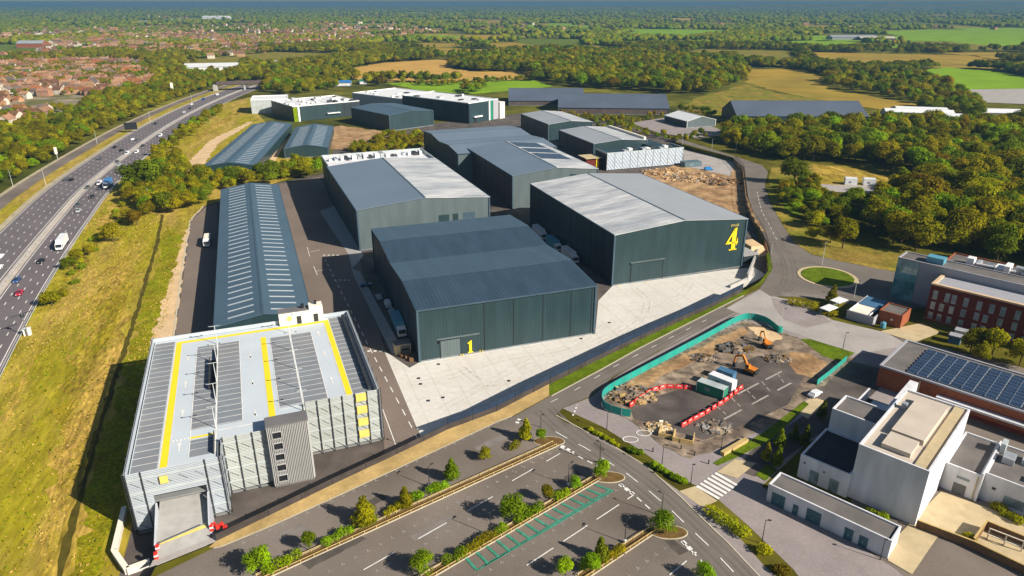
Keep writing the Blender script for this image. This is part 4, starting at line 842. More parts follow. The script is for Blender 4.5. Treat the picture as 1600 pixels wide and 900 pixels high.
# ------------------------------------------------------------------ fence between the yard and the road
fp = [gp(*p) for p in FENCE]; tf = thing('boundary_fence', 'long brown boundary fence with a navy screen coloured as shade, between yard and road', 'fence', (0, 0, 0))
dm('fence_board', (.050, .040, .036), .85, var=.3, scale=.3)
dm('fence_shade', (.012, .026, .054), .8, var=.25, scale=.25)  # navy stands in for the shaded yard concrete behind the fence
for nm, m_, z0, z1 in (('fence_panel', 'fence_board', 0, 1.5), ('fence_shade_screen', 'fence_shade', 1.51, 3.1)):
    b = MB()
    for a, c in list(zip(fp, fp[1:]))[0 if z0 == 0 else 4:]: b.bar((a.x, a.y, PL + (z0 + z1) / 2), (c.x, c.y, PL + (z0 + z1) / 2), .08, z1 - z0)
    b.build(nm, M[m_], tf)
n = 0
for a, c in zip(fp, fp[1:]):
    k = max(1, int((c - a).length / 6))
    for i in range(k): e = a.lerp(c, i / k); b = MB(); b.box(e.x - .09, e.x + .09, e.y - .09, e.y + .09, PL - .2, PL + (3.2 if e.x > fp[4].x - 1 else 1.7)); b.build('fence_post', M['steel_dark'], tf); n += 1
wallrun('retaining_wall', 'grey concrete retaining wall below the brown boundary fence with the shade-coloured screen', 'retaining wall', fp, -.1, PL - .02, .5, 'concrete_grey')
wp = [gp(*p) for p in [(1188, 440), (1200, 425), (1203, 395), (1194, 362), (1176, 335), (1168, 312), (1162, 262), (1148, 246)]]
b = MB(); b.mat(M['earth'])
for a, c in zip(wp, wp[1:]): b.bar((a.x - .3, a.y, 1.2), (c.x - .3, c.y, 1.2), .5, 2.6)
tag(b.build('sheet_pile_wall'), 'rusty sheet pile wall between the earthworks and the curving road', 'retaining wall')
tp = thing('palisade_fence', 'dark railing fence on top of the sheet pile wall by the curving road', 'fence', (0, 0, 0))
b = MB()
for a, c in zip(wp[1:], wp[2:]):
    k = int((c - a).length / 1.0)
    for i in range(k): e = a.lerp(c, i / k); b.box(e.x - .03, e.x + .03, e.y - .03, e.y + .03, PL, PL + 1.9)
    b.bar((a.x, a.y, PL + 1.8), (c.x, c.y, PL + 1.8), .06); b.bar((a.x, a.y, PL + .4), (c.x, c.y, PL + .4), .06)
b.build('railing', M['fence_board'], tp)
# loading dock right of warehouse 4
for nm, lab, pts, z1, m in (('dock_wall', 'grey sloping dock wall right of the warehouse with the yellow 4', [(1167, 438), (1183, 398)], 2.6, 'concrete_grey'), ('dock_wall', 'low grey dock edge wall beside the corner of the concrete yard', [(1140, 450), (1168, 437)], 1.0, 'concrete_grey')):
    wallrun(nm, lab, 'wall', gs(pts), .05, z1, .6, m)
t = thing('site_hut', 'dark site hut in the dock beside the warehouse with the yellow 4', 'hut', tuple(g(1161, 412)), rad(22))
for nm, m, q in (('wall', 'clad_side', (0, 7, 0, 9, .05, 3)), ('roof', 'concrete_grey', (-.3, 7.3, -.3, 9.3, 3.01, 3.25))): b = MB(); b.box(*q); b.build(nm, M[m], t)
t = thing('soil_mound', 'heap of orange soil with a flat pale top right of the big warehouse', 'soil heap', tuple(g(1178, 392)), .3)
bm_ = MB(); bm_.hexa([(-6, -6, 0), (2, -7, 0), (3, 7, 0), (-6, 7, 0)], [(-4.5, -4, 3.6), (1, -4, 3.4), (1.5, 4, 3.7), (-4, 4, 3.6)]); bm_.build('mound', M['sand'], t)
# yard side: portable boxes by warehouse 1
t = block('generator_cabin', 'tan generator cabin at the left corner of the warehouse numbered 1', tuple(g(618, 556)[:2]), 20, [('body', 'tan_slab', 0, 4.6, 0, 3, .1, 3.2), ('side_panel', 'cap_brown', 1.6, 4.3, -.06, -.01, .3, 2.9), ('louvre', 'dark', 2, 4, -.1, -.061, 1.4, 1.9), ('roof', 'cap_brown', -.1, 4.7, -.1, 3.1, 3.21, 3.4)], 'cabin')
for i, (x, y) in enumerate(((640, 566), (634, 562), (628, 560))):
    block('pallet_stack', 'small brown stack of pallets on the yard by the generator cabin', tuple(g(x, y)[:2]), 10 + 20 * i, [('pallet', 'timber', 0, 1.2, 0, 1, .1 + .2 * k, .25 + .2 * k) for k in range(5)], 'pallets', 0, 'pallet stacks by the generator cabin')
for i, (x, y, w_) in enumerate(((720, 557, 'left of the yellow 1'), (724, 557, 'under the yellow 1, nearest its left side'), (750, 551, 'right of the yellow 1'), (754, 551, 'right of the yellow 1, farther from it'), (967, 448, 'left corner of the warehouse with the 4'), (1010, 443, 'under the long door of the warehouse with the 4'))):
    p = g(x, y); t = thing('bollard', 'yellow bollard at the wall foot ' + w_, 'bollard', p, 0, 'yellow bollards'); b = MB(); b.tube((0, 0, .05), (0, 0, .95), .09, .09); b.build('post', M['sign_yellow'], t); b = MB(); b.tube((0, 0, .96), (0, 0, 1.03), .10, .06); b.build('cap', M['dark'], t)
for i, (x, y) in enumerate(((654, 591), (657, 600), (669, 626), (692, 621), (685, 569), (795, 595), (908, 529), (952, 504))):
    p = g(x, y, .085); b = MB(); b.box(-.45, .45, -.45, .45, 0, .03); o = b.build('drain_cover', M['steel_dark'], None, loc=p); tag(o, 'small dark square drain cover in the concrete yard', 'drain cover', 'drain covers in the yard')
# ------------------------------------------------------------------ college buildings on the right
oW = gp(1429, 822)
wc = thing('white_theatre', 'tall white rendered block with stepped sandy roof and blue-shaded walls', 'building', (oW.x, oW.y, PL), rad(46))
def pb(t, L):
    for nm, m, *q in L: b = MB(); b.box(*q); b.build(nm, M[m], t)
def para(x0, x1, y0, y1, h, ph=.6, th=.35, m='white_wall', e=.0): return [('parapet', m, x0 - e, x1 + e, y0 - e, y0 + th, h + .003, h + ph), ('parapet', m, x0 - e, x1 + e, y1 - th, y1 + e, h + .003, h + ph), ('parapet', m, x0 - e, x0 + th, y0 + th + .003, y1 - th - .003, h + .003, h + ph), ('parapet', m, x1 - th, x1 + e, y0 + th + .003, y1 - th - .003, h + .003, h + ph)]
pb(wc, [('wall', 'white_wall', 0, 29, 0, 12.4, 0, 12), ('roof', 'flat_roof', .36, 28.64, .36, 12.04, 12.004, 12.15), ('raised_roof', 'flat_roof', 8.5, 25.5, 3.4, 9.3, 12.16, 13.3), ('raised_roof', 'flat_roof', 2.5, 8.0, 4.0, 9.2, 12.16, 13.1), ('roof_step', 'tan_slab', .5, 28.5, .9, 2.7, 12.16, 12.45), ('roof_hatch', 'plant_metal', 20.2, 21.4, 9.9, 10.9, 12.16, 13.4)] + para(0, 29, 0, 12.4, 12, .55, e=.03))
pb(wc, [('stair_wing', 'white_wall', 12.5, 20.2, 12.41, 22, 0, 10.3), ('wing_roof', 'felt_roof', 12.9, 19.8, 12.8, 21.6, 10.304, 10.4)] + para(12.5, 20.2, 12.44, 22, 10.3, .45))
pb(wc, [('front_wing', 'white_wall', -.8, 12.48, 12.42, 22.4, 0, 5.1), ('wing_roof', 'black_roof', -.4, 12.1, 12.8, 22.0, 5.104, 5.2)] + para(-.8, 12.47, 12.45, 22.4, 5.1, .5))
for y in (14.2, 18.2):                              # teal doors of the front wing face the low range
    b = MB(); b.box(-.9, -.82, y, y + 1.8, .1, 3.0); b.build('service_door', M['window'], wc)
for y, z in ((17.2, 3.6), (21.2, 3.8)): b = MB(); b.box(-.95, -.81, y, y + .3, z, z + .3); b.build('wall_lamp', M['dark'], wc)
pb(wc, [('rear_wing', 'white_wall', 20.21, 40, 12.41, 14.2, 0, 9.5), ('rear_wing', 'white_wall', 20.21, 38, 21.6, 22, 0, 5), ('yard_roof', 'black_roof', 20.22, 38, 14.21, 21.59, 0, 2.4), ('yard_plant', 'plant_metal', 30, 34, 16, 19.5, 2.41, 4.4), ('yard_plant', 'cream', 26, 28, 18, 20, 2.41, 3.6)])
lr = thing('service_range', 'low white flat-roofed range with five teal doors along the paved drive', 'building', (oW.x, oW.y, PL), rad(46))
pb(lr, [('wall', 'white_wall', -12.6, -7.4, .9, 23.6, 0, 3.7), ('roof', 'felt_roof', -12.2, -7.8, 1.3, 23.2, 3.704, 3.8)] + para(-12.6, -7.4, .9, 23.6, 3.7, .4, .3, 'white_wall', .02))
for y, w_, h_, nm in ((20.0, 2.6, 2.7, 'double_door'), (17.3, 1.0, 2.2, 'door'), (13.0, 2.7, 2.8, 'double_door'), (7.1, 1.5, 2.5, 'door'), (4.5, 1.5, 2.3, 'door')):
    b = MB(); b.box(-12.72, -12.61, y, y + w_, .05, h_); d_ = b.build(nm, M['teal_door'], lr)
    b = MB(); b.box(-12.76, -12.721, y + w_ / 2 - .03, y + w_ / 2 + .03, .9, 1.3); b.build('handle', M['steel_white'], d_)
rr = thing('college_wing', 'white single-storey wing with brown-black roof beside the tall white block', 'building', (oW.x, oW.y, PL), rad(46))
pb(rr, [('wall', 'white_wall', 16.2, 31.5, -6.3, -.03, 0, 5.6), ('roof', 'felt_roof', 16.6, 31.1, -5.9, -.4, 5.604, 5.7)] + para(16.2, 31.5, -6.3, -.03, 5.6, .4))
pb(rr, [('wall', 'white_wall', 17.6, 31.5, -34, -6.31, 0, 5.8), ('roof', 'felt_roof', 18.0, 31.1, -33.6, -6.7, 5.804, 5.9), ('party_wall', 'white_wall', 16.0, 31.5, -6.6, -6.305, 0, 6.6)] + para(17.6, 31.5, -34, -6.62, 5.8, .4))
pb(rr, [('door', 'cap_brown', 16.08, 16.18, -4.4, -2.2, .05, 2.4), ('high_window', 'window', 16.08, 16.18, -4.6, -2.4, 3.6, 4.1), ('window', 'window', 17.48, 17.59, -14, -10.5, .9, 2.9), ('wall_vent', 'steel_dark', 17.48, 17.59, -8.9, -8.3, 3.2, 3.7), ('downpipe', 'tan_slab', 16.05, 16.17, -5.9, -5.7, .05, 5.5), ('roof_plant', 'plant_metal', 24, 27, -10, -8, 5.91, 7.3), ('roof_plant', 'plant_metal', 26, 29, -14, -11, 5.91, 7.0), ('roof_plant', 'trim_pale', 27.5, 30, -7.8, -6.9, 5.91, 8.2), ('rooflight_box', 'glass', 20, 22, -22, -13, 5.91, 6.6)])
wallrun('garden_wall', 'brown timber fence between the sandy courtyard and the paved drive', 'fence', [oW + Vector((0, -.3, 0)), gp(1520, 858), gp(1600, 897), gp(1680, 940)], PL, PL + 1.7, .2, 'timber', 'rail_wood')
wallrun('garden_wall', 'brown timber screen round the planted corner of the courtyard', 'fence', [gp(1518, 855), gp(1538, 827), gp(1600, 853), gp(1690, 895)], PL, PL + 2.0, .2, 'timber', 'rail_wood')
pc = gp(1568, 852); t = thing('pergola_frame', 'cream timber frame of two open panels standing by the courtyard screen', 'pergola', (pc.x, pc.y, PL), rad(-40))
for x in (-2.6, 0, 2.6): b = MB(); b.box(x - .1, x + .1, -.1, .1, 0, 2.3); b.build('post', M['cream'], t)
for z in (.9, 2.31): b = MB(); b.box(-2.7, 2.7, -.08, .08, z, z + .16); b.build('rail', M['cream'], t)
# brick block with solar roof
oS = gp(1373, 597); so = thing('solar_roof_block', 'long red brick block with a flat grey roof covered in solar panels', 'building', (oS.x, oS.y, PL), rad(-45))
pb(so, [('wall', 'brick', 0, 62, -2.4, 18, 0, 5.6), ('roof', 'felt_roof', .5, 61.5, -1.9, 17.5, 5.604, 5.75)] + para(0, 62, -2.4, 18, 5.6, .45, .45, 'panel_grey', .12))
pb(so, [('plinth_course', 'brick_dark', 12, 60, -2.62, -2.41, .2, 1.0), ('white_canopy', 'white_wall', 14, 44, -4.4, -2.7, 3.0, 3.5), ('downpipe', 'coping', 9.4, 9.8, -2.55, -2.41, .1, 5.3)])
n = 0
for j in range(9):                                  # nine rows, split into arrays of linked panels
    for i in range(11):
        x = 6.0 + i * 4.9; y = -1.0 + j * 1.85 + (0 if j < 8 else .1); b = MB(); b.mat(M['solar'])
        for k in range(4):
            xx = x + k * 1.12; b.hexa([(xx, y, 5.95), (xx + 1.06, y, 5.95), (xx + 1.06, y + 1.55, 6.20), (xx, y + 1.55, 6.20)], [(xx, y, 6.0), (xx + 1.06, y, 6.0), (xx + 1.06, y + 1.55, 6.25), (xx, y + 1.55, 6.25)])
        b.mat(M['solar_frame']); b.box(x + 4.44, x + 4.66, y, y + 1.6, 5.76, 6.12); b.box(x + 2.18, x + 2.24, y, y + 1.6, 5.97, 6.29); b.box(x, x + 4.42, y + 1.56, y + 1.64, 6.1, 6.28); b.box(x, x + 4.42, y - .08, y - .01, 5.8, 6.01)
        b.build('solar_panel', None, so); n += 1
# office with glass corner, and brick wing
oO = gp(1388.5, 465.5); of = thing('office_building', 'four-storey grey office with teal glass corner and dark brick wing', 'building', (oO.x, oO.y, PL), rad(-45))
pb(of, [('wall', 'panel_grey', 6.62, 62, .9, 9, 0, 14), ('wall', 'panel_grey', .1, 6.6, 1.1, 9, 0, 14), ('roof', 'felt_roof', .5, 61.5, 1.5, 8.6, 14.004, 14.1), ('roof', 'felt_roof', 12, 61.5, 9.6, 20, 13.504, 13.6), ('wall', 'brick', 11.5, 62, 9.02, 20.4, 0, 13.5)] + para(0, 62, .85, 9.0, 14, .4, .35, 'panel_grey', .05) + para(11.5, 62, 9.06, 20.4, 13.5, .5, .35, 'brick'))
for i in range(4):
    for k in range(4):
        b = MB(); b.box(.12 + 1.62 * i, 1.70 + 1.62 * i, .86, 1.08, .15 + 3.45 * k, 3.5 + 3.45 * k); b.build('glass_pane', M['glass'], of)
for k in range(4):
    for i in range(2): b = MB(); b.box(-.1, .085, 1.2 + 3.9 * i, 5.0 + 3.9 * i, .15 + 3.45 * k, 3.5 + 3.45 * k); b.build('glass_pane', M['glass'], of)
for i in range(5): b = MB(); b.box(1.62 * i + .05, 1.62 * i + .12, .80, .855, .1, 13.95); b.build('mullion', M['panel_grey'], of)
for k in range(5): b = MB(); b.box(.1, 6.6, .79, .85, .02 + 3.45 * k, .14 + 3.45 * k); b.build('transom', M['panel_grey'], of)
pb(of, [('roof_tank', 'truck_teal', 7.5, 12.5, 3.2, 6.8, 14.11, 16.0)])
rng = random.Random(9)
for i in range(16):
    x = 17 + i * 2.6; b = MB(); b.box(x, x + 1 + rng.random() * 2.4, 10 + rng.random() * 3, 13.5 + rng.random() * 3.5, 13.62, 14.4 + rng.random() * 1.7); b.build('roof_plant', M[('white_metal', 'plant_metal', 'steel', 'white_metal')[i % 4]], of)
for i in range(6): b = MB(); b.tube((20 + i * 6, 11, 14.6), (24.5 + i * 6, 11.4, 14.6), .35, .35); b.build('duct', M['white_metal'], of)
pb(of, [('brick_wing', 'brick_dark', 13.5, 62, -10, .86, 0, 11.6), ('wing_roof', 'panel_grey', 14, 61.6, -9.4, .84, 11.604, 11.7), ('wing_coping', 'coping', 13.4, 62.1, -10.1, -8.9, 11.605, 12.1), ('wing_coping', 'coping', 13.4, 14.4, -8.89, .8, 11.605, 12.1), ('string_course', 'brick', 13.45, 62, -10.06, -10.005, .2, .8)])
wx = [(14.6, 0), (17.9, 1), (19.7, 0), (22.9, 0), (26.4, 0), (29.6, 1), (32.4, 0), (36, 0), (40, 1)]
for x, s in wx:
    for z, hh in ((.7, 2.2), (3.9, 2.5), (7.2, 2.9)):
        xo = x - (.9 if (z < 7 and s) else 0)
        b = MB(); b.box(xo, xo + 1.15, -10.07, -10.01, z, z + hh); w_ = b.build('window', M['window'], of)
        b = MB(); b.box(xo, xo + 1.15, -10.13, -10.075, z + hh * .42, z + hh * .42 + .12); b.box(xo - .08, xo, -10.14, -10.012, z, z + hh); b.box(xo + 1.15, xo + 1.23, -10.14, -10.012, z, z + hh); b.build('frame', M['panel_grey'], w_)
bx = thing('brick_kiosk', 'small orange-red brick substation with grey roof in front of the office', 'kiosk', (oO.x, oO.y, PL), rad(-45))
pb(bx, [('wall', 'brick', 4.2, 10.8, -23, -15, 0, 3.9), ('roof', 'felt_roof', 4.6, 10.4, -22.6, -15.4, 3.904, 4.0)] + para(4.2, 10.8, -23, -15, 3.9, .4, .35, 'brick'))
pb(bx, [('wall_lamp', 'cream', 7.8, 8.4, -23.2, -23.02, 2.0, 2.5)])
p = gp(1379, 512); t = thing('plastic_tank', 'bright blue plastic tank against the brick substation', 'tank', p, 0); b = MB(); b.tube((0, 0, .05), (0, 0, 1.7), .8, .8, 14); b.build('body', M['truck_teal'], t); b = MB(); b.tube((0, 0, 1.701), (0, 0, 2.0), .75, .3, 14); b.build('lid', M['truck_teal'], t)
oC = gp(1322, 497); cb = thing('bin_compound', 'grey timber bin compound with white and blue lids beside the brick substation', 'bin store', (oC.x, oC.y, PL), rad(-45))
pb(cb, [('screen', 'panel_grey', 0, 8, -.4, -.2, 0, 2.9), ('screen', 'panel_grey', 0, .2, -.19, 16.5, 0, 2.9), ('screen', 'panel_grey', 7.8, 8, -.19, 16.5, 0, 2.9), ('lid', 'cream', .5, 6.2, .4, 7.4, 2.5, 2.8), ('lid', 'con_blue', .5, 6.4, 7.8, 16, 2.5, 2.8), ('frame', 'white_metal', 6.3, 6.5, .3, 7.4, 2.7, 3.1), ('frame', 'white_metal', .3, .49, .3, 7.4, 2.7, 3.1)])
for i, (px, lab) in enumerate((((1293, 492), 'white-roofed smoking shelter nearer the shrub bed'), ((1309, 480), 'white-roofed shelter behind the nearer one'))):
    q = gp(*px); t = thing('cycle_shelter', lab, 'shelter', (q.x, q.y, PL), rad(35), 'shelters by the shrub bed')
    pb(t, [('roof', 'white_metal', -2.6, 2.6, -1.6, 1.6, 2.4, 2.6), ('back_panel', 'window', -2.5, 2.5, 1.4, 1.5, .2, 2.39)])
    for x in (-2.4, 2.4):
        for y in (-1.4, 1.3): b = MB(); b.box(x - .07, x + .07, y - .07, y + .07, 0, 2.39); b.build('post', M['steel_dark'], t)
for i, px in enumerate(((1480, 535), (1489, 527))):
    q = gp(*px); block('garden_shed', ('blue-grey shed at the foot of the yellowing trees', 'pale shed behind the blue-grey one by the brick wing')[i], (q.x, q.y), -40, [('wall', 'con_blue' if i == 0 else 'cream', 0, 3, 0, 2.6, 0, 2.2), ('roof', 'panel_grey', -.1, 3.1, -.1, 2.7, 2.21, 2.5)], 'shed', PL)
# ------------------------------------------------------------------ vehicles
def car_proto(label, paint, kind='car'):
    t = thing('car', label, 'car'); m = M[paint]
    L, W = (4.3, 1.78) if kind == 'car' else (5.2, 1.95)
    b = MB()
    low = [(-L / 2, .35), (-L / 2 + .1, .75), (-L / 2 + .3, .92), (L / 2 - 1.1, .95), (L / 2 - .15, .78), (L / 2, .55), (L / 2, .35)]
    b.hexa([(p[0], -W / 2, p[1]) for p in low], [(p[0], W / 2, p[1]) for p in low])
    if kind == 'car': top = [(-L / 2 + .35, .93), (-L / 2 + .75, 1.38), (-.1 + .25, 1.44), (L / 2 - 1.2, .95)]
    else: top = [(-L / 2 + .05, .93), (-L / 2 + .12, 2.0), (L / 2 - 1.5, 2.05), (L / 2 - .75, .95)]
    n = len(top); bt = [(p[0], -W / 2 + .06 + (.14 if p[1] > 1.1 else 0), p[1]) for p in top]; tp = [(p[0], -q[1], p[1]) for p, q in zip(top, bt)]
    b.hexa(bt, tp); b.build('body', m, t)
    z1 = top[2][1]; x2, x3 = top[2][0], top[3][0]
    def lerp(a, c, f): return a + (c - a) * f
    g1 = MB()
    for f0, f1, e in ((.12, .92, .02),): g1.quad((lerp(x2, x3, f0) + e, -W / 2 + .24, lerp(z1, .95, f0) + e), (lerp(x2, x3, f1) + e, -W / 2 + .12, lerp(z1, .95, f1) + e), (lerp(x2, x3, f1) + e, W / 2 - .12, lerp(z1, .95, f1) + e), (lerp(x2, x3, f0) + e, W / 2 - .24, lerp(z1, .95, f0) + e))
    g1.build('windscreen', M['car_glass'], t)
    g2 = MB()
    for s in (-1, 1): g2.quad((-L / 2 + .75, s * (W / 2 - .16), 1.02), (x3 - .35, s * (W / 2 - .12), 1.02), (x2, s * (W / 2 - .19), z1 - .1), (top[1][0] + .12, s * (W / 2 - .19), z1 - .1))
    g2.build('side_window', M['car_glass'], t)
    for x in (-L / 2 + .8, L / 2 - .85):
        for s in (-1, 1): w = MB(); w.tube((x, s * (W / 2 - .2), .32), (x, s * (W / 2 + .02), .32), .32, .32, 12); w.build('wheel', M['tyre'], t)
    for s in (-1, 1): h = MB(); h.box(L / 2 - .06, L / 2 + .015, s * .62 - .17, s * .62 + .17, .56, .70); h.build('headlight', M['white_metal'], t)
    return t
PROTO = {}
def car(px, ang, paint, label, z=0, kind='car', group='cars on the motorway'):
    p = g(px[0], px[1], z); p.z = z + .03
    k = (paint, kind)
    if k in PROTO: return copy_tree(PROTO[k], p, ang, label, group)
    t = car_proto(label, paint, kind); t.location = p; t.rotation_euler = (0, 0, ang); t['group'] = group; PROTO[k] = t; return t
def mdir(px):                                     # heading of the motorway nearest to a point
    p = g(px[0], px[1]); i = min(range(len(ctr) - 1), key=lambda k: (ctr[k] - p).length); d = ctr[i + 1] - ctr[i]; return math.atan2(d.y, d.x)
PI = math.pi
for x, y, c, k, lab in (
    (27, 440, 'car_blue', 'car', 'dark blue car on the near carriageway, just above the red car'), (31, 460, 'car_red', 'car', 'red car low on the near carriageway'), (65, 410, 'car_black', 'car', 'black car between the white lorry and the dark blue car'),
    (122, 322, 'car_grey', 'car', 'dark grey car on the near carriageway, lower of a close pair'), (123, 331, 'car_silver', 'car', 'silver car close behind the dark grey car'), (144, 309, 'car_black', 'car', 'black car halfway between the white and blue lorries'), (137, 294, 'car_grey', 'car', 'grey car beside the central reservation, left of the blue lorry'),
    (156, 288, 'car_white', 'van', 'small white van just left of the blue lorry'), (183, 254, 'car_grey', 'car', 'dark car just above the blue lorry, nearer lane'), (186, 259, 'car_silver', 'car', 'silver car just above the blue lorry'), (199, 241, 'car_white', 'van', 'white van beside the central reservation, left of another white van'),
    (214, 239, 'car_white', 'van', 'white van in the middle lane beside the big round tree'), (223, 229, 'car_black', 'car', 'black car emerging from behind the roadside trees'), (251, 213, 'car_white', 'van', 'white van at the edge of the trees on the near carriageway')):
    car((x, y), mdir((x, y)) + PI, c, lab, .06, k)
for x, y, c, k, lab in (
    (2, 402, 'car_white', 'car', 'white car at the left picture edge, upper of two'), (0, 419, 'car_white', 'car', 'white car at the left picture edge, lower of two'), (103, 281, 'car_grey', 'car', 'dark car on the far carriageway, left of a close pair'), (112, 282, 'car_black', 'car', 'black car on the far carriageway, right of a close pair'),
    (156, 249, 'car_grey', 'car', 'grey car alone on the far carriageway by the cream verge'), (180, 231, 'car_black', 'car', 'black car on the far carriageway, outer lane'), (190, 236, 'car_black', 'car', 'black car on the far carriageway close to the central reservation'), (208, 219, 'car_white', 'car', 'white car on the far carriageway beside a dark one'),
    (214, 219, 'car_grey', 'car', 'dark car beside the white one on the far carriageway'), (243, 194, 'car_black', 'car', 'black car in the middle of the far carriageway bend'), (288, 177, 'car_silver', 'van', 'silver van far up the motorway below the blue lorry'), (297, 170, 'car_black', 'car', 'black car far up the motorway'), (318, 156, 'car_blue', 'van', 'blue van far up the motorway'), (340, 149, 'car_white', 'van', 'white van near the motorway bridge'), (300, 164, 'car_white', 'car', 'white car far up the motorway, smallest')):
    car((x, y), mdir((x, y)), c, lab, .06, k)
def lorry(name, label, px, ang, cabm, boxm, L=8.5, W=2.5, H=2.8, z=0.0, chassis='steel_dark', group=None):
    p = g(px[0], px[1], z); t = thing(name, label, 'lorry', (p.x, p.y, z + .05), ang, group)
    b = MB(); b.box(-L, 2.3, -.5, .5, .6, .95); b.build('chassis', M[chassis], t)
    b = MB(); b.box(-L, -.2, -W / 2, W / 2, 1.0, 1.0 + H); b.build('cargo_box', M[boxm], t)
    pr = [(.05, .7), (2.35, .7), (2.35, 1.5), (2.1, 2.85), (.35, 3.35), (.05, 3.35)]
    b = MB(); b.hexa([(q[0], -W / 2 + .05, q[1]) for q in pr], [(q[0], W / 2 - .05, q[1]) for q in pr]); cab = b.build('cab', M[cabm], t)
    b = MB(); b.quad((2.375, -W / 2 + .2, 1.55), (2.375, W / 2 - .2, 1.55), (2.13, W / 2 - .2, 2.8), (2.13, -W / 2 + .2, 2.8)); b.build('windscreen', M['car_glass'], cab)
    for s in (-1, 1): b = MB(); b.box(1.0, 2.0, s * (W / 2 - .04) - .015, s * (W / 2 - .04) + .015, 1.7, 2.6); b.build('side_window', M['car_glass'], cab)
    for x in (1.3, -L + 1.2, -L + 2.5):
        for s in (-1, 1): b = MB(); b.tube((x, s * (W / 2 - .35), .5), (x, s * (W / 2 - .02), .5), .5, .5, 12); b.build('wheel', M['tyre'], t)
    return t
lorry('box_lorry', 'large white box lorry on the near carriageway of the motorway', (95, 390), mdir((95, 390)) + PI, 'truck_white', 'truck_white', 10.5, 2.55, 3.0)
lorry('curtain_lorry', 'lorry with white cab and bright blue body beside the big round tree', (167, 294), mdir((167, 294)) + PI, 'truck_white', 'truck_blue', 9.5, 2.55, 3.0)
lorry('film_lorry', 'blue lorry with white cab in shade beside the warehouse numbered 1', (627, 524), rad(19.5 - 90), 'truck_white', 'truck_teal', 10, 2.6, 3.2)
def beside4(x, y): a = rad(20.5); q = (o4[0] + math.cos(a) * x - math.sin(a) * y, o4[1] + math.sin(a) * x + math.cos(a) * y, 0); return proj(q)[:2]
lorry('film_lorry', 'white lorry in shade against the warehouse with the 4, nearest the yard', beside4(-2.6, 27), rad(20.5 - 90), 'truck_white', 'truck_white', 9, 2.6, 3.2)
lorry('film_lorry', 'pale blue lorry in shade, middle of three against the warehouse with the 4', beside4(-3.0, 42), rad(20.5 - 90), 'truck_white', 'truck_teal', 9, 2.6, 3.2)
lorry('film_lorry', 'white lorry in shade against the warehouse with the 4, farthest back', beside4(-2.6, 58), rad(20.5 - 90), 'truck_white', 'truck_white', 9, 2.6, 3.2)
lorry('flatbed_lorry', 'pale lorry with a load parked in the shade along the long shed', (324, 385), rad(19 - 90), 'truck_white', 'cream', 9, 2.5, 2.0)
car((606, 478), rad(110), 'car_white', 'white van in the shade beside the warehouse numbered 1, far one', 0, 'van', 'vans in the shaded side road'); car((613, 492), rad(110), 'car_silver', 'silver van in the shade just above the blue lorry', 0, 'van', 'vans in the shaded side road'); car((592, 466), rad(110), 'car_silver', 'silver car in the shade, farthest along the slate warehouse', 0, 'car', 'vans in the shaded side road')
car((572, 447), rad(20), 'car_blue', 'blue car in the shade by the gap between two warehouses', 0, 'car', 'vans in the shaded side road')
car((1273, 618), rad(40), 'car_white', 'white car parked at the end of the demolition ground', PL, 'car', 'parked cars')
car((1107, 266), rad(10), 'truck_blue', 'blue pickup on the earthworks', 0, 'van', 'parked cars')
# ------------------------------------------------------------------ demolition ground
def container(label, pa, pb, w, h, m, z=PL, roofm=None, group=None):
    a, c = g(*pa, z), g(*pb, z); d = c - a; ang = math.atan2(d.y, d.x); t = thing('cabin_container', label, 'container', (a.x, a.y, z), ang, group); L = d.length
    b = MB(); b.box(0, L, 0, w, .1, h); b.build('body', M[m], t); b = MB(); b.box(.06, L - .06, .06, w - .06, h + .003, h + .12); b.build('roof', M[roofm or m], t)
    b = MB()
    for x in (0, L - .16):
        for y in (-.03, w - .13): b.box(x - .02, x + .18, y, y + .16, .08, h + .14)
    b.build('corner_post', M[roofm or m], t)
    for y0 in (.15, w / 2 + .03): b = MB(); b.box(L + .003, L + .07, y0, y0 + w / 2 - .18, .2, h - .15); b.build('door', M[m], t)
    b = MB(); b.box(L * .3, L * .5, -.05, -.004, 1.2, 2.1); b.build('window', M['window'], t); return t
container('green site container with pale blue top beside the red barrier row', (1087, 611), (1129, 626), 2.7, 2.8, 'con_green', roofm='trim_pale')
container('white site container behind the green one', (1105, 600), (1142, 615), 2.5, 2.9, 'con_white', roofm='con_white')
container('blue-roofed site container farthest of the three, beside the excavator', (1118, 590), (1143, 599), 2.4, 2.5, 'con_blue', roofm='con_blue')
container('dark grey container beside the lattice-fronted block', (1070, 262), (1096, 260), 6, 3, 'con_grey', 0.0)
for i, (px, lab) in enumerate((((1320, 289), 'left white cabin at the edge of the meadow in the wood'), ((1349, 290), 'right white cabin at the edge of the meadow in the wood'))): container(lab, px, (px[0] + 19, px[1] + 1), 4, 3.6, 'con_white', PL, 'con_white', 'white cabins in the clearing')
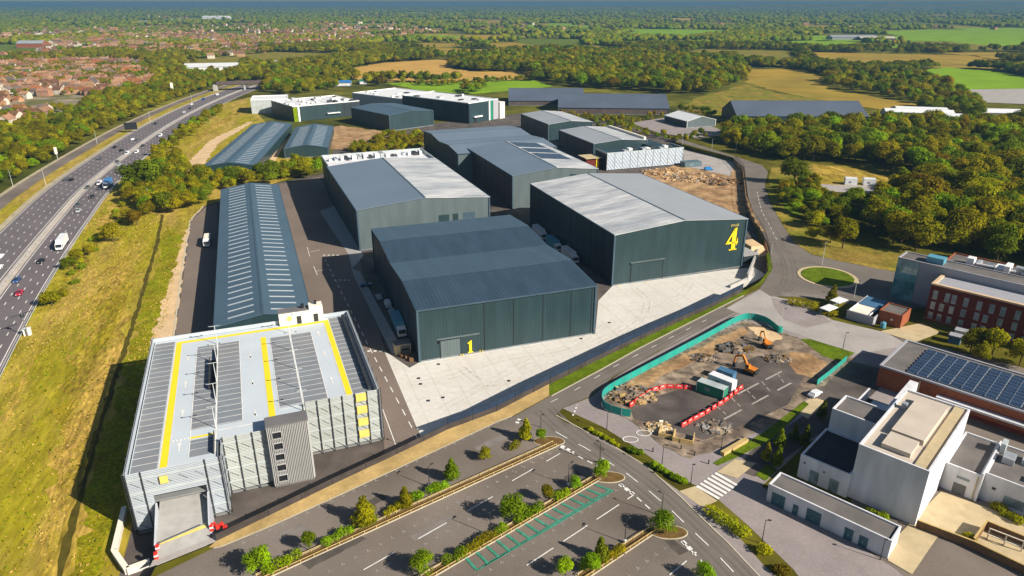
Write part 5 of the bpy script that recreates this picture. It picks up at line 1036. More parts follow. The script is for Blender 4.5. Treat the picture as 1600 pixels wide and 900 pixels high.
def excavator(label, px, ang, m, s=1.0):
    p = gp(*px); t = thing('excavator', label, 'excavator', (p.x, p.y, PL + .1), ang)
    def bx(nm, mm, *q, par=None): b = MB(); b.box(*[v * s for v in q]); return b.build(nm, M[mm], par or t)
    for y in (-1.1, .6): bx('track', 'tyre', -1.7, 1.7, y, y + .55, 0, .8)
    bx('body', m, -1.6, 1.2, -1.15, 1.1, .95, 1.9); bx('counterweight', 'steel_dark', -2.1, -1.61, -1.1, 1.05, .95, 1.8); cab = bx('cab', m, .05, 1.25, .1, 1.08, 1.91, 2.9); bx('cab_window', 'car_glass', 1.255, 1.29, .2, 1.0, 2.0, 2.8, par=cab); bx('side_window', 'car_glass', .2, 1.1, 1.085, 1.12, 2.1, 2.8, par=cab)
    A_, B_, C_, D_ = [Vector(v) * s for v in ((1.1, -.3, 1.6), (3.1, -.3, 4.4), (5.2, -.3, 3.4), (5.5, -.3, 1.2))]
    for nm, a, c, w in (('boom', A_, B_, .5), ('boom', B_, C_, .42), ('stick', C_, D_, .32)): b = MB(); b.bar(a, c, w * s, w * 1.3 * s); b.build(nm, M[m], t)
    b = MB(); b.hexa([(x * s, y * s, .15 * s) for x, y in ((4.6, -.8), (5.6, -.8), (5.6, .2), (4.6, .2))], [(x * s, y * s, 1.25 * s) for x, y in ((4.9, -.8), (5.8, -.8), (5.8, .2), (4.9, .2))]); b.build('bucket', M['steel_dark'], t)
excavator('orange excavator beside the blue-roofed container', (1172, 584), rad(130), 'orange', .95)
excavator('red-orange excavator by the pale bank at the top of the demolition ground', (1198, 543), rad(100), 'barrier_red' if 0 else 'orange', .85)
bar_first = []
def barrier_line(pts, lab, grp):
    P_ = [gp(*p) for p in pts]; n = 0
    for a, c in zip(P_, P_[1:]):
        d = c - a; k = max(1, int(d.length / 2.05)); ang = math.atan2(d.y, d.x)
        for i in range(k):
            e = a.lerp(c, (i + .5) / k)
            if not bar_first:
                t = thing('plastic_barrier', lab, 'barrier', e, ang, grp); pr = [(-.3, 0), (.3, 0), (.3, .2), (.1, .5), (.1, 1.05), (-.1, 1.05), (-.1, .5), (-.3, .2)]
                b = MB(); b.hexa([(-.98, q[0], q[1] + .1) for q in pr], [(.98, q[0], q[1] + .1) for q in pr]); b.build('body', M['barrier_red'], t); b = MB(); b.box(-.5, .5, -.13, .13, .72, .95); b.build('reflector', M['barrier_white'], t); bar_first.append(t)
            else: copy_tree(bar_first[0], e, ang + .12 * math.sin(n * 1.7), label=lab, group=grp)
            n += 1
barrier_line([(983, 637), (997, 626), (1018, 612), (1040, 606), (1082, 608)], 'red plastic barrier in the bent row left of the green container', 'red barriers left of the containers')
barrier_line([(1064, 668), (1100, 648), (1130, 630), (1160, 606)], 'red plastic barrier in the straight row below the green container', 'red barriers below the containers')
def hoard(label, pts, h, m='hoarding'):
    t = thing('site_hoarding', label, 'hoarding'); P_ = smooth([gp(*p) for p in pts], 4); b = MB()
    for a, c in zip(P_, P_[1:]): b.bar((a.x, a.y, PL + h / 2 + .1), (c.x, c.y, PL + h / 2 + .1), .07, h)
    b.build('panel', M[m], t); d = 0; acc = 0
    for a, c in zip(P_, P_[1:]):
        acc += (c - a).length
        if acc > 2.4: acc = 0; b = MB(); b.box(a.x - .07, a.x + .07, a.y - .07, a.y + .07, PL, PL + h + .2); b.bar((a.x, a.y, PL + .1), (a.x + .6, a.y - .5, PL + .1), .3, .2); b.build('post', M['steel'], t)
hoard('turquoise netted hoarding along the road side of the demolition ground', [(985, 652), (965, 648), (946, 640), (940, 628), (950, 613), (1000, 585), (1060, 553), (1110, 526), (1152, 503), (1172, 499), (1196, 505), (1216, 520)], 2.0)
hoard('short dark turquoise fence in the shade beside the brick block', [(1276, 602), (1300, 583), (1322, 564)], 1.6)
b = MB(); p = gp(1218, 518); b.tube((p.x, p.y, PL), (p.x, p.y, PL + 1.5), 1.0, .8, 12); tag(b.build('tree_guard', M['hoarding']), 'turquoise wrapped round guard at the far corner of the hoarding', 'guard')
def heap(label, px, n, r, h, m, seed, size=(.18, .75), z=PL, group=None, cat='rubble heap'):
    rng = random.Random(seed); p = g(*px, z); b = MB(); b.mat(M[m[0]]); n = int(n * 1.3); h *= .75
    rings = [[(0, 0, h * 1.1)]] + [[(math.cos(k * .393) * r * f * rng.uniform(.8, 1.15), math.sin(k * .393) * r * .7 * f * rng.uniform(.8, 1.15), max(.02, h * (1 - f) * rng.uniform(.5, 1.3)) if f < 1 else .01) for k in range(16)] for f in (.25, .5, .75, 1.0)]
    for k in range(16): b.quad(rings[0][0], rings[1][k], rings[1][(k + 1) % 16])
    for f in range(1, 4):
        for k in range(16): b.quad(rings[f][k], rings[f + 1][k], rings[f + 1][(k + 1) % 16], rings[f][(k + 1) % 16])
    for i in range(n):
        a, q = rng.random() * 6.283, math.sqrt(rng.random()) * r; s = size[0] + (size[1] - size[0]) * rng.random() ** 2; b.mat(M[rng.choice(m)])
        c = Vector((math.cos(a) * q, math.sin(a) * q * .7, max(0, h * (1 - q / r)) * rng.random() + s * .3)); k = [Vector((rng.uniform(-1, 1), rng.uniform(-1, 1), rng.uniform(-.7, .7))) * s * .25 for _ in range(8)]
        v = [c + Vector((sx * s * .6, sy * s * .45, sz * s * .35)) + k[j] for j, (sx, sy, sz) in enumerate([(-1, -1, -1), (1, -1, -1), (1, 1, -1), (-1, 1, -1), (-1, -1, 1), (1, -1, 1), (1, 1, 1), (-1, 1, 1)])]; b.hexa(v[:4], v[4:])
    o = b.build('rubble_heap', None, None, loc=p); tag(o, label, cat, group); o['kind'] = 'stuff'; return o
RB = ('rubble', 'earth', 'rubble', 'sandpath', 'cap_brown', 'mulch'); RD = ('rubble', 'cap_brown', 'asphalt_dark', 'mulch')
heap('brown heap of broken slabs inside the near corner of the hoarding', (990, 618), 160, 6.5, 1.6, RB, 1, (.25, 1.0)); heap('dark rubble heap in the upper middle of the demolition ground', (1148, 545), 150, 5, 1.6, RD, 2, (.3, 1.3)); heap('dark brown heap beside the sandy bank', (1216, 562), 120, 4, 1.5, RD, 4); heap('broken paving by the path at the near corner of the demolition ground', (1118, 668), 100, 4.5, .6, ('rubble', 'rubble', 'cap_brown', 'concrete_grey'), 6); heap('dark heap of soil behind the excavator arm', (1100, 560), 90, 4, 1.0, RD, 7)
heap('yellow-brown waste heap with pale bags by the plaza edge', (1030, 668), 90, 3.2, 1.4, ('tan_slab', 'rail_wood', 'cream', 'earth'), 8); heap('pale rubble on the orange earthworks behind the big warehouse', (1078, 278), 160, 16, 2.4, ('earth', 'rubble', 'earth', 'sand', 'concrete_grey'), 9, (.4, 1.6), 0.0); heap('brown heaps of the earthworks near the road bend', (1130, 285), 110, 12, 1.5, ('earth', 'rubble', 'timber'), 10, (.5, 1.8), 0.0)
heap('orange soil heaps below the lattice front', (1040, 270), 120, 14, 2.0, ('earth', 'sand', 'orange' if 0 else 'earth'), 11, (.5, 1.5), 0.0)
def pit(label, px, w, d, ang, h=1.2):
    p = gp(*px); t = thing('timber_bay', label, 'timber bay', (p.x, p.y, PL), ang)
    for q in ((0, w, 0, .2), (0, .2, .21, d), (w - .2, w, .21, d)): b = MB(); b.box(*q, .03, h); b.build('board', M['rail_wood'], t)
pit('open-topped tan timber bay at the plaza edge', (1050, 690), 4.6, 3.6, rad(-20)); pit('second tan timber bay left of the first, with a yellow board', (1028, 682), 3.6, 3.0, rad(-20), 1.0)
b = MB(); p = gp(1160, 697); b.bar(gp(1128, 712) + Vector((0, 0, .5)), gp(1166, 690) + Vector((0, 0, .5)), 1.0, .9); tag(b.build('flower_bed_wall', M['rail_wood']), 'yellow-brown low planter wall beside the grass strip', 'planter')
for i, (x, y) in enumerate(((1146, 707), (1156, 700), (1162, 696))): pass
# ------------------------------------------------------------------ lamp posts
def lamp_proto(h, arm, m, base):
    t = thing('street_lamp', 'x', 'lamp post'); b = MB(); b.tube((0, 0, 0), (0, 0, h), .075 + h * .006, .05, 8); b.build('pole', M[m], t)
    if arm: b = MB(); b.bar((0, 0, h - .03), (arm, 0, h + .12), .08); b.build('arm', M[m], t)
    b = MB(); b.box(arm - .12, arm + .45, -.15, .15, h + .08, h + .22); b.build('lamp_head', M['steel_dark'], t)
    if base: b = MB(); b.box(-.22, .22, -.22, .22, .02, .75); b.build('base', M['white_metal'], t)
    return t
LP = {}
def lamp(px, h, ang, label, arm=.7, m='steel_dark', base=False, z=PL, group='lamp posts'):
    k = (h, arm, m, base); p = g(*px, z)
    if k not in LP: LP[k] = lamp_proto(*k); t = LP[k]; t.location = p; t.rotation_euler = (0, 0, ang); t['label'] = label; t['group'] = group; return t
    return copy_tree(LP[k], p, ang, label, group)
for px, ang, lab in (((671, 761), .7, 'lamp post with white base in the upper planted strip'), ((766, 836), .7, 'lamp post with white base in the middle planted strip'), ((937, 724), 2.4, 'lamp post with white base at the road end of the middle planted strip'), ((1033, 806), 2.4, 'lamp post with white base at the road end of the lower planted strip'), ((976, 848), .7, 'lamp post with white base in the lower planted strip'), ((888, 758), .7, 'lamp post behind the small round tree of the middle strip')): lamp(px, 5.2, ang, lab, base=True, group='lamp posts of the open car park')
for px, h, ang, lab, arm in (((1034, 728), 5.5, -.6, 'lamp post in the hedge at the left of the paved plaza', .5), ((1079, 758), 5, 0, 'straight lamp post left of the zebra crossing', .02), ((1190, 850), 5.5, -.3, 'lamp post among the yellow shrubs near the low white range', .5), ((1400, 800), 3.6, 0, 'lamp post against the shaded wall of the tall white block', .02), ((1375, 875), 4.5, 0, 'lamp post at the corner of the low white range', .02), ((948, 671), 4.6, 0, 'lamp post at the near corner of the turquoise hoarding', .3), ((845, 668), 3.4, 0, 'short lamp post at the top corner of the open car park', .3), ((1317, 545), 5, 0, 'lamp post on the grass by the shaded parking', .3), ((1127, 700), 3.2, 0, 'short dark post by the grass strip of the plaza', .02), ((655, 690), 3, 0, 'short post by the boundary fence at the yard road', .02)): lamp(px, h, ang, lab, arm)
for px, h, lab in (((1284, 414), 9, 'tall pale lamp post behind the roundabout'), ((1334, 465), 6, 'pale lamp post in front of the roundabout'), ((1066, 226), 8, 'pale lamp post at the far end of the curving road'), ((1112, 234), 7, 'pale lamp post on the far road, second from its end'), ((1149, 238), 6, 'pale lamp post on the far road, near the bend'), ((1219, 511), 6, 'pale lamp post at the far corner of the turquoise hoarding'), ((1205, 396), 4, 'pale lamp post at the roadside by the dark railing')): lamp(px, h, 0, lab, .7, 'steel_white', False, PL)
for i, px in enumerate(((72, 290), (20, 290), (152, 225), (235, 190), (300, 160))): lamp(px, 9, 2.6, ('slender pale lamp post above the slip road, second from the left', 'slender pale lamp post above the slip road, leftmost', 'slender pale lamp post in the middle of the slip road', 'slender pale lamp post near the dark road sign', 'slender pale lamp post near the motorway bridge')[i], .9, 'steel_white', False, 0, 'slip road lamps')
lamp((235, 322), 9, 2.6, 'slender lamp post in the scrub beside the big round tree', .9, 'steel_white', False, 0)
for i, px in enumerate(((1020, 706), (1062, 692), (1064, 702), (1085, 712), (1107, 725))):
    p = gp(*px); b = MB(); b.tube((0, 0, 0), (0, 0, 1.0), .14, .14, 10); b.tube((0, 0, 1.01), (0, 0, 1.15), .16, .08, 10); o = b.build('bollard', M['steel_dark'], None, loc=p); tag(o, 'short black bollard along the far edge of the paved plaza', 'bollard', 'black plaza bollards')
# ------------------------------------------------------------------ foliage
def cloud(lobes, n, leaf, seed, jit=.55, zmin=None, up=.25):
    """n leaf quads spread over lobes (cx,cy,cz,rx,rz)"""
    r = np.random.default_rng(seed); lo = np.array(lobes, float); wgt = lo[:, 3] ** 2; wgt /= wgt.sum()
    k = r.choice(len(lo), n, p=wgt); d = r.normal(size=(n, 3)); d[:, 2] += up; d /= np.linalg.norm(d, axis=1)[:, None]
    rad_ = np.stack([lo[k, 3], lo[k, 3], lo[k, 4]], 1); c = lo[k, :3] + d * rad_ * r.uniform(.62, 1.08, (n, 1))
    nn = d + r.normal(size=(n, 3)) * jit; nn /= np.linalg.norm(nn, axis=1)[:, None]
    a = np.cross(nn, r.normal(size=(n, 3))); a /= np.linalg.norm(a, axis=1)[:, None]; b = np.cross(nn, a)
    s = leaf * r.uniform(.55, 1.25, (n, 1)); a = a * s; b = b * s * r.uniform(.5, .9, (n, 1))
    if zmin is not None: c[:, 2] = np.maximum(c[:, 2], zmin)
    return np.stack([c - a, c - b * .9, c + a, c + b], 1).reshape(-1, 3)
def quadmesh(name, V, m):
    n = len(V) // 4; me = bpy.data.meshes.new(name); me.vertices.add(len(V)); me.vertices.foreach_set('co', V.astype(np.float32).ravel())
    me.loops.add(len(V)); me.loops.foreach_set('vertex_index', np.arange(len(V), dtype=np.int32)); me.polygons.add(n); me.polygons.foreach_set('loop_start', np.arange(0, len(V), 4, dtype=np.int32))
    me.update(calc_edges=True); me.materials.append(M[m]); return me
def lobes_round(rng, H, R, n):
    out = [(0, 0, H * .60, R * .62, H * .30)]
    for i in range(n):
        a = rng.random() * 6.283; t = rng.random(); q = R * (.35 + .45 * rng.random()) * (1.0 - .5 * t); out.append((math.cos(a) * q, math.sin(a) * q, H * (.36 + .46 * t), R * (.26 + .20 * rng.random()), H * (.10 + .08 * rng.random())))
    return out
def lobes_cone(rng, H, R, n):
    out = []
    for i in range(n):
        t = i / (n - 1); a = rng.random() * 6.283; q = R * .45 * (1 - t) * rng.random(); out.append((math.cos(a) * q, math.sin(a) * q, H * (.22 + .70 * t), R * (.72 - .5 * t), H * .12))
    return out
KINDS = ('leaf_olive', 'leaf_green', 'leaf_dark', 'leaf_yellow', 'leaf_autumn', 'leaf_bright')
CR = {}
TR = MB(); TR.tube((0, 0, -.3), (0, 0, .55), .026, .016, 7)
for i in range(5): a = i * 1.26 + .3; TR.tube((0, 0, .30 + .04 * i), (math.cos(a) * .20, math.sin(a) * .20, .55 + .04 * i), .011, .005, 5)
to_ = TR.build('trunk', M['bark']); TRUNK = to_.data; bpy.data.objects.remove(to_)
NV = 6
for v in range(NV):
    rng = random.Random(50 + v); Vb = cloud(lobes_round(rng, 1, (.5, .46, .54, .40, .56, .44)[v], (15, 19, 22, 12, 26, 9)[v]), 2600, .036, 50 + v, jit=.34, zmin=.10)
    for k in KINDS: CR[(k, 'r', v)] = quadmesh('crown', Vb, k)
for v in range(3):
    rng = random.Random(80 + v); Vb = cloud(lobes_cone(rng, 1, .34 + .04 * v, 9), 1700, .042, 80 + v, jit=.45, zmin=.06)
    for k in KINDS: CR[(k, 'c', v)] = quadmesh('crown', Vb, k)
def tree(label, p, H, kind, shape='r', v=0, wid=1.0, group=None, name='tree', cat='tree', rot=0.0):
    t = thing(name, label, cat, p, rot, group); t.scale = (H * wid, H * wid, H)
    for nm, me in (('trunk', TRUNK), ('crown', CR[(kind, shape, v)])): o = bpy.data.objects.new(nm, me); COL.objects.link(o); o.parent = t
    return t
def hedge(label, pts, w, h, kind, seed, z=PL, name='hedge', cat='hedge', leaf=.20, dens=260, group=None, gap=.0):
    rng = random.Random(seed); P_ = [g(*p, z) for p in pts]; lobes = []
    for a, c in zip(P_, P_[1:]):
        d = c - a; n = max(2, int(d.length / (w * .45)))
        for i in range(n):
            if rng.random() < gap: continue
            e = a.lerp(c, (i + rng.random() * .6) / n) - P_[0]; s = .75 + .4 * rng.random(); lobes.append((e.x + rng.uniform(-.15, .15) * w, e.y + rng.uniform(-.15, .15) * w, h * .5 * s, w * .52 * s, h * .5 * s))
    V = cloud(lobes, max(60, int(dens * len(lobes))), leaf, seed, zmin=.03); me = quadmesh(name, V, kind); o = bpy.data.objects.new(name, me); COL.objects.link(o); o.location = P_[0]; return tag(o, label, cat, group)
# --- planted strips of the open car park
def strip(label, a, c, w, name='planted_strip'):
    A_, C_ = gp(*a), gp(*c); d = (C_ - A_); L = d.length; ang = math.atan2(d.y, d.x); t = thing(name, label, 'planted strip', A_, ang)
    b = MB(); b.box(0, L, -w / 2, w / 2, .02, .14); b.build('soil_bed', M['mulch'], t)
    b = MB(); b.box(-.15, L + .15, -w / 2 - .16, -w / 2 - .003, .02, .16); b.box(-.15, L + .15, w / 2 + .003, w / 2 + .16, .02, .16); b.build('kerb', M['kerb'], t)
    for s in (-1, 1):
        b = MB(); b.box(.2, L - .2, s * (w / 2 - .12) - .05, s * (w / 2 - .12) + .05, .55, .66); b.build('rail', M['rail_wood'], t)
        b = MB(); n = int(L / 2.4)
        for i in range(n + 1): x = .3 + (L - .6) * i / n; b.box(x - .06, x + .06, s * (w / 2 - .12) - .06, s * (w / 2 - .12) + .06, .14, .55)
        b.build('rail_posts', M['rail_wood'], t)
    return t
strip('upper planted strip with knee rails across the open car park', (400, 906), (868, 694), 1.6); strip('middle planted strip with knee rails across the open car park', (640, 917), (935, 746), 1.5); strip('lower planted strip with knee rails across the open car park', (905, 905), (1022, 827), 1.5)
for a, w_, lab in (((858, 690), 3.0, 'upper'), ((950, 746), 3.0, 'middle'), ((1045, 832), 3.0, 'lower')):
    c = gp(*a); b = MB(); b.prism(ell(c, 3.4, 1.7, 24), PL + .02, PL + .16); b_ = b.build('planted_island', M['mulch']); tag(b_, 'planted kerb island at the road end of the %s strip' % lab, 'planted island'); q = MB(); q.prism(ell(c, 3.6, 1.9, 24), PL + .021, PL + .12); q.build('kerb', M['kerb'], b_)
U, Md, Lw = 'upper planted strip', 'middle planted strip', 'lower planted strip'
CT = [((405, 893), 5.6, U, 'leftmost in the picture', 'leaf_bright'), ((484, 860), 4.2, U, 'beside a long low shrub', 'leaf_bright'), ((570, 818), 6.4, U, 'yellowest and widest of the strip', 'leaf_yellow'), ((634, 792), 4.9, U, 'just right of the yellowest tree', 'leaf_olive'), ((706, 752), 5.6, U, 'upright in mid strip', 'leaf_green'), ((758, 717), 3.2, U, 'smallest, on bare kerb', 'leaf_yellow'), ((821, 687), 5.6, U, 'tall, next to the road end', 'leaf_olive'), ((845, 692), 3.8, U, 'bushy at the very road end', 'leaf_bright'),
      ((660, 897), 5.0, Md, 'at the bottom edge of the picture', 'leaf_bright'), ((803, 815), 6.4, Md, 'tallest and yellow-green', 'leaf_bright'), ((855, 783), 3.8, Md, 'short, halfway to the road', 'leaf_olive'), ((898, 762), 3.0, Md, 'small and round beside a lamp post', 'leaf_bright'), ((938, 746), 4.4, Md, 'bright green at the road end', 'leaf_bright'),
      ((938, 873), 4.8, Lw, 'dark with pale shrubs at its foot', 'leaf_dark'), ((1036, 833), 5.2, Lw, 'bright green at the road end', 'leaf_bright'), ((884, 899), 4.0, Lw, 'at the bottom edge of the picture', 'leaf_bright'), ((925, 897), 4.4, Lw, 'paler, at the bottom edge of the picture', 'leaf_bright'), ((1098, 907), 4.0, 'strip below the picture', 'only its top showing at the bottom edge', 'leaf_bright')]
for i, (px, H, s, q, k) in enumerate(CT):
    t_ = 'c' if H > 4.6 and k != 'leaf_bright' else 'r'; tree('young tree in the %s, %s' % (s, q), gp(*px), H, k, t_, i % 3, 1.0 if t_ == 'r' else 1.1, 'young trees of the open car park', rot=i * 1.1)
for i, (px, q) in enumerate((([(420, 896), (432, 890)], 'low shrub right of the leftmost strip tree'), ([(560, 828), (590, 812)], 'shrub round the foot of the yellowest tree'), ([(620, 798), (640, 788)], 'shrub at the foot of the tree beside the yellowest'), ([(670, 773), (690, 763)], 'shrub just left of the upright tree'), ([(700, 879), (722, 868)], 'low shrub at the left of the green hatched bays'), ([(745, 855), (776, 838)], 'long low shrub along the green hatched bays'), ([(806, 818), (846, 794)], 'long low shrub right of the tallest tree'), ([(870, 780), (892, 768)], 'shrub left of the small round tree'), ([(940, 880), (975, 858)], 'long low shrub in the lower strip'), ([(435, 888), (468, 869)], 'long low green shrub left of the strip trees'), ([(508, 852), (548, 832)], 'long green shrub left of the yellowest tree'), ([(600, 808), (614, 800)], 'shrub between the yellowest tree and its neighbour'), ([(645, 783), (664, 773)], 'green shrub between two trees of the upper strip'), ([(690, 765), (700, 760)], 'shrub at the foot of the upright tree'), ([(722, 868), (745, 856)], 'rounded shrub beside the green hatched bays'), ([(776, 834), (790, 826)], 'shrub at the foot of the tallest tree'), ([(908, 890), (935, 880)], 'pale shrubs at the foot of the dark tree'), ([(800, 703), (812, 696)], 'shrub at the upper strip near the road end'))):
    hedge(q, px, 2.1, 1.7, ('leaf_bright', 'leaf_bright', 'leaf_olive')[i % 3], 200 + i, name='shrub', cat='shrub', leaf=.17)
hedge('low clipped hedge between plaza and footway, with a lamp post in it', [(1018, 728), (1036, 738), (1054, 748), (1072, 758)], 1.5, 1.2, 'leaf_bright', 301); hedge('short rounded hedge left of the long plaza hedge', [(982, 703), (1002, 711)], 1.5, 1.1, 'leaf_bright', 302); hedge('thin planting at the top of the plaza verge', [(918, 671), (945, 686), (968, 699)], 1.1, .8, 'leaf_yellow', 303, gap=.3)
hedge('wide yellow-green hedge below the zebra crossing', [(1108, 800), (1128, 814), (1148, 828), (1162, 838)], 2.7, 1.6, 'leaf_yellow', 304); hedge('feathery straw-yellow grass clump by the footway', [(1190, 862), (1202, 866)], 2.3, 1.8, 'leaf_yellow', 305, name='shrub', cat='shrub', leaf=.2); hedge('orange-brown shrub at the bottom edge near the footway', [(1208, 890), (1228, 897)], 2.4, 1.5, 'leaf_autumn', 306, name='shrub', cat='shrub')
hedge('shrub bed with brown and green plants by the roundabout road', [(1236, 474), (1262, 480), (1290, 490), (1306, 494)], 4.2, 1.7, 'leaf_olive', 307, name='shrub_bed', cat='shrub bed', leaf=.25); tree('small bushy tree at the corner of the shrub bed', gp(1300, 472), 6, 'leaf_olive', 'c', 1, 1.1)
hedge('clipped green hedge below the dark window of the white wing', [(1545, 790), (1575, 808), (1600, 822)], 2.2, 1.5, 'leaf_olive', 308); hedge('green shrubs between the low white range and the tall block', [(1352, 800), (1372, 810), (1386, 814)], 1.7, 1.3, 'leaf_green', 309, name='shrub', cat='shrub'); hedge('yellow spiky plant in the screened corner of the courtyard', [(1508, 844), (1516, 847)], 2.2, 1.7, 'leaf_yellow', 310, name='shrub', cat='shrub')
for i, (px, H, k, q) in enumerate(((( 1196, 722), 5.0, 'leaf_olive', 'left of the pair by the shaded path'), ((1214, 730), 5.6, 'leaf_green', 'right of the pair by the shaded path'), ((1218, 700), 5.0, 'leaf_green', 'slim, behind the pair by the shaded path'), ((1256, 700), 6.0, 'leaf_dark', 'dark, in front of the blue-shaded wall'), ((1284, 655), 5.2, 'leaf_dark', 'dark, beside the parked white car'), ((1240, 690), 4.6, 'leaf_green', 'low, between the path trees and the blue-shaded wall'))): tree('narrow tree ' + q, gp(*px), H, k, 'c', i % 3, .8, 'narrow trees beside the tall white block')
for i, (px, H, q) in enumerate((((1515, 552), 8.5, 'left'), ((1548, 560), 9.5, 'middle'), ((1592, 572), 8.5, 'right, at the picture edge'), ((1530, 570), 7, 'lowest, in front'))): tree('yellow-green tree between the brick wing and the solar roof, ' + q, gp(*px), H, 'leaf_olive', 'r', i % NV, .95, 'trees before the brick wing')
# ------------------------------------------------------------------ woods, hedgerows, suburb
rng = random.Random(2024)
def mind(x, y):                                    # signed distance right of the motorway centre line
    best = 1e9; s = 0
    for p, q in zip(ctr[::4], ctr[4::4]):
        d = q - p; L2 = d.x * d.x + d.y * d.y; t = max(0, min(1, ((x - p.x) * d.x + (y - p.y) * d.y) / L2)); ex, ey = x - p.x - d.x * t, y - p.y - d.y * t; q2 = ex * ex + ey * ey
        if q2 < best: best = q2; s = ex * d.y - ey * d.x
    return math.copysign(math.sqrt(best), s)
LAND = [  # single trees one can pick out: px, height, kind, shape, width, label
    ((224, 298), 18, 'leaf_green', 'r', 1.45, 'big round dark green tree at the edge of the motorway by the blue lorry'), ((257, 333), 11, 'leaf_dark', 'r', 1.2, 'dark spreading tree at the end of the ditch'), ((178, 378), 9, 'leaf_olive', 'r', 1.1, 'olive tree alone on the dry bank between motorway and ditch'), ((214, 352), 8, 'leaf_autumn', 'r', 1.2, 'orange-brown tree beside the olive tree on the dry bank'),
    ((122, 412), 6, 'leaf_olive', 'r', 1.3, 'low olive bush on the motorway bank near the white lorry'), ((108, 420), 5, 'leaf_green', 'r', 1.3, 'green bush at the motorway edge below the white lorry'), ((82, 478), 5.5, 'leaf_olive', 'r', 1.4, 'bush beside the long shadow on the motorway bank'), ((140, 400), 4.5, 'leaf_autumn', 'r', 1.3, 'brownish bush on the dry bank'), ((200, 345), 6, 'leaf_olive', 'r', 1.3, 'olive bush between the dry bank and the big round tree'),
    ((1240, 288), 15, 'leaf_green', 'r', 1.2, 'big bright green oak at the roadside beyond the warehouse with the 4'), ((1316, 388), 13, 'leaf_olive', 'r', 1.1, 'olive tree behind the tall pale lamp post at the roundabout'), ((1297, 380), 8, 'leaf_olive', 'r', 1.1, 'smaller olive tree left of the one behind the roundabout lamp'), ((1430, 392), 16, 'leaf_olive', 'r', 1.2, 'broad yellow-green tree directly behind the glass-cornered office'), ((1395, 380), 14, 'leaf_olive', 'r', 1.1, 'tall yellow-green tree left behind the office'), ((1535, 345), 18, 'leaf_yellow', 'r', 1.15, 'tall yellow-topped tree standing above the wood on the right'), ((1330, 322), 10, 'leaf_green', 'r', 1.2, 'round green tree below the white cabins in the clearing'),
    ((1555, 415), 13, 'leaf_dark', 'r', 1.1, 'dark tree behind the brick office roof at the right'), ((1365, 205), 16, 'leaf_olive', 'c', 1.3, 'tall pointed green-yellow tree before the white shed roofs'), ((1450, 212), 17, 'leaf_olive', 'c', 1.2, 'tall pointed tree between two white shed roofs'), ((1380, 245), 11, 'leaf_autumn', 'r', 1.2, 'orange tree in the wood below the white shed roofs'), ((1295, 235), 10, 'leaf_yellow', 'r', 1.2, 'yellow tree in the wood left of the orange one'), ((1270, 375), 6, 'leaf_olive', 'r', 1.3, 'low bush on the verge between road and roundabout trees')]
for i, (px, H, k, s, w, lab) in enumerate(LAND):
    q = g(*px, 0); z = zlev(q.x, q.y); p = g(px[0], px[1], z); tree(lab, p, H, k, s, i % 3, w, rot=i * 1.7)
OL = (('leaf_olive', 6), ('leaf_green', 2), ('leaf_yellow', .7), ('leaf_bright', .6)); DK = (('leaf_olive', 4.2), ('leaf_green', 3.2), ('leaf_dark', 1.4), ('leaf_autumn', .7), ('leaf_yellow', 1.0), ('leaf_bright', 1)); AU = (('leaf_olive', 3), ('leaf_autumn', 2), ('leaf_yellow', 2), ('leaf_green', 1))
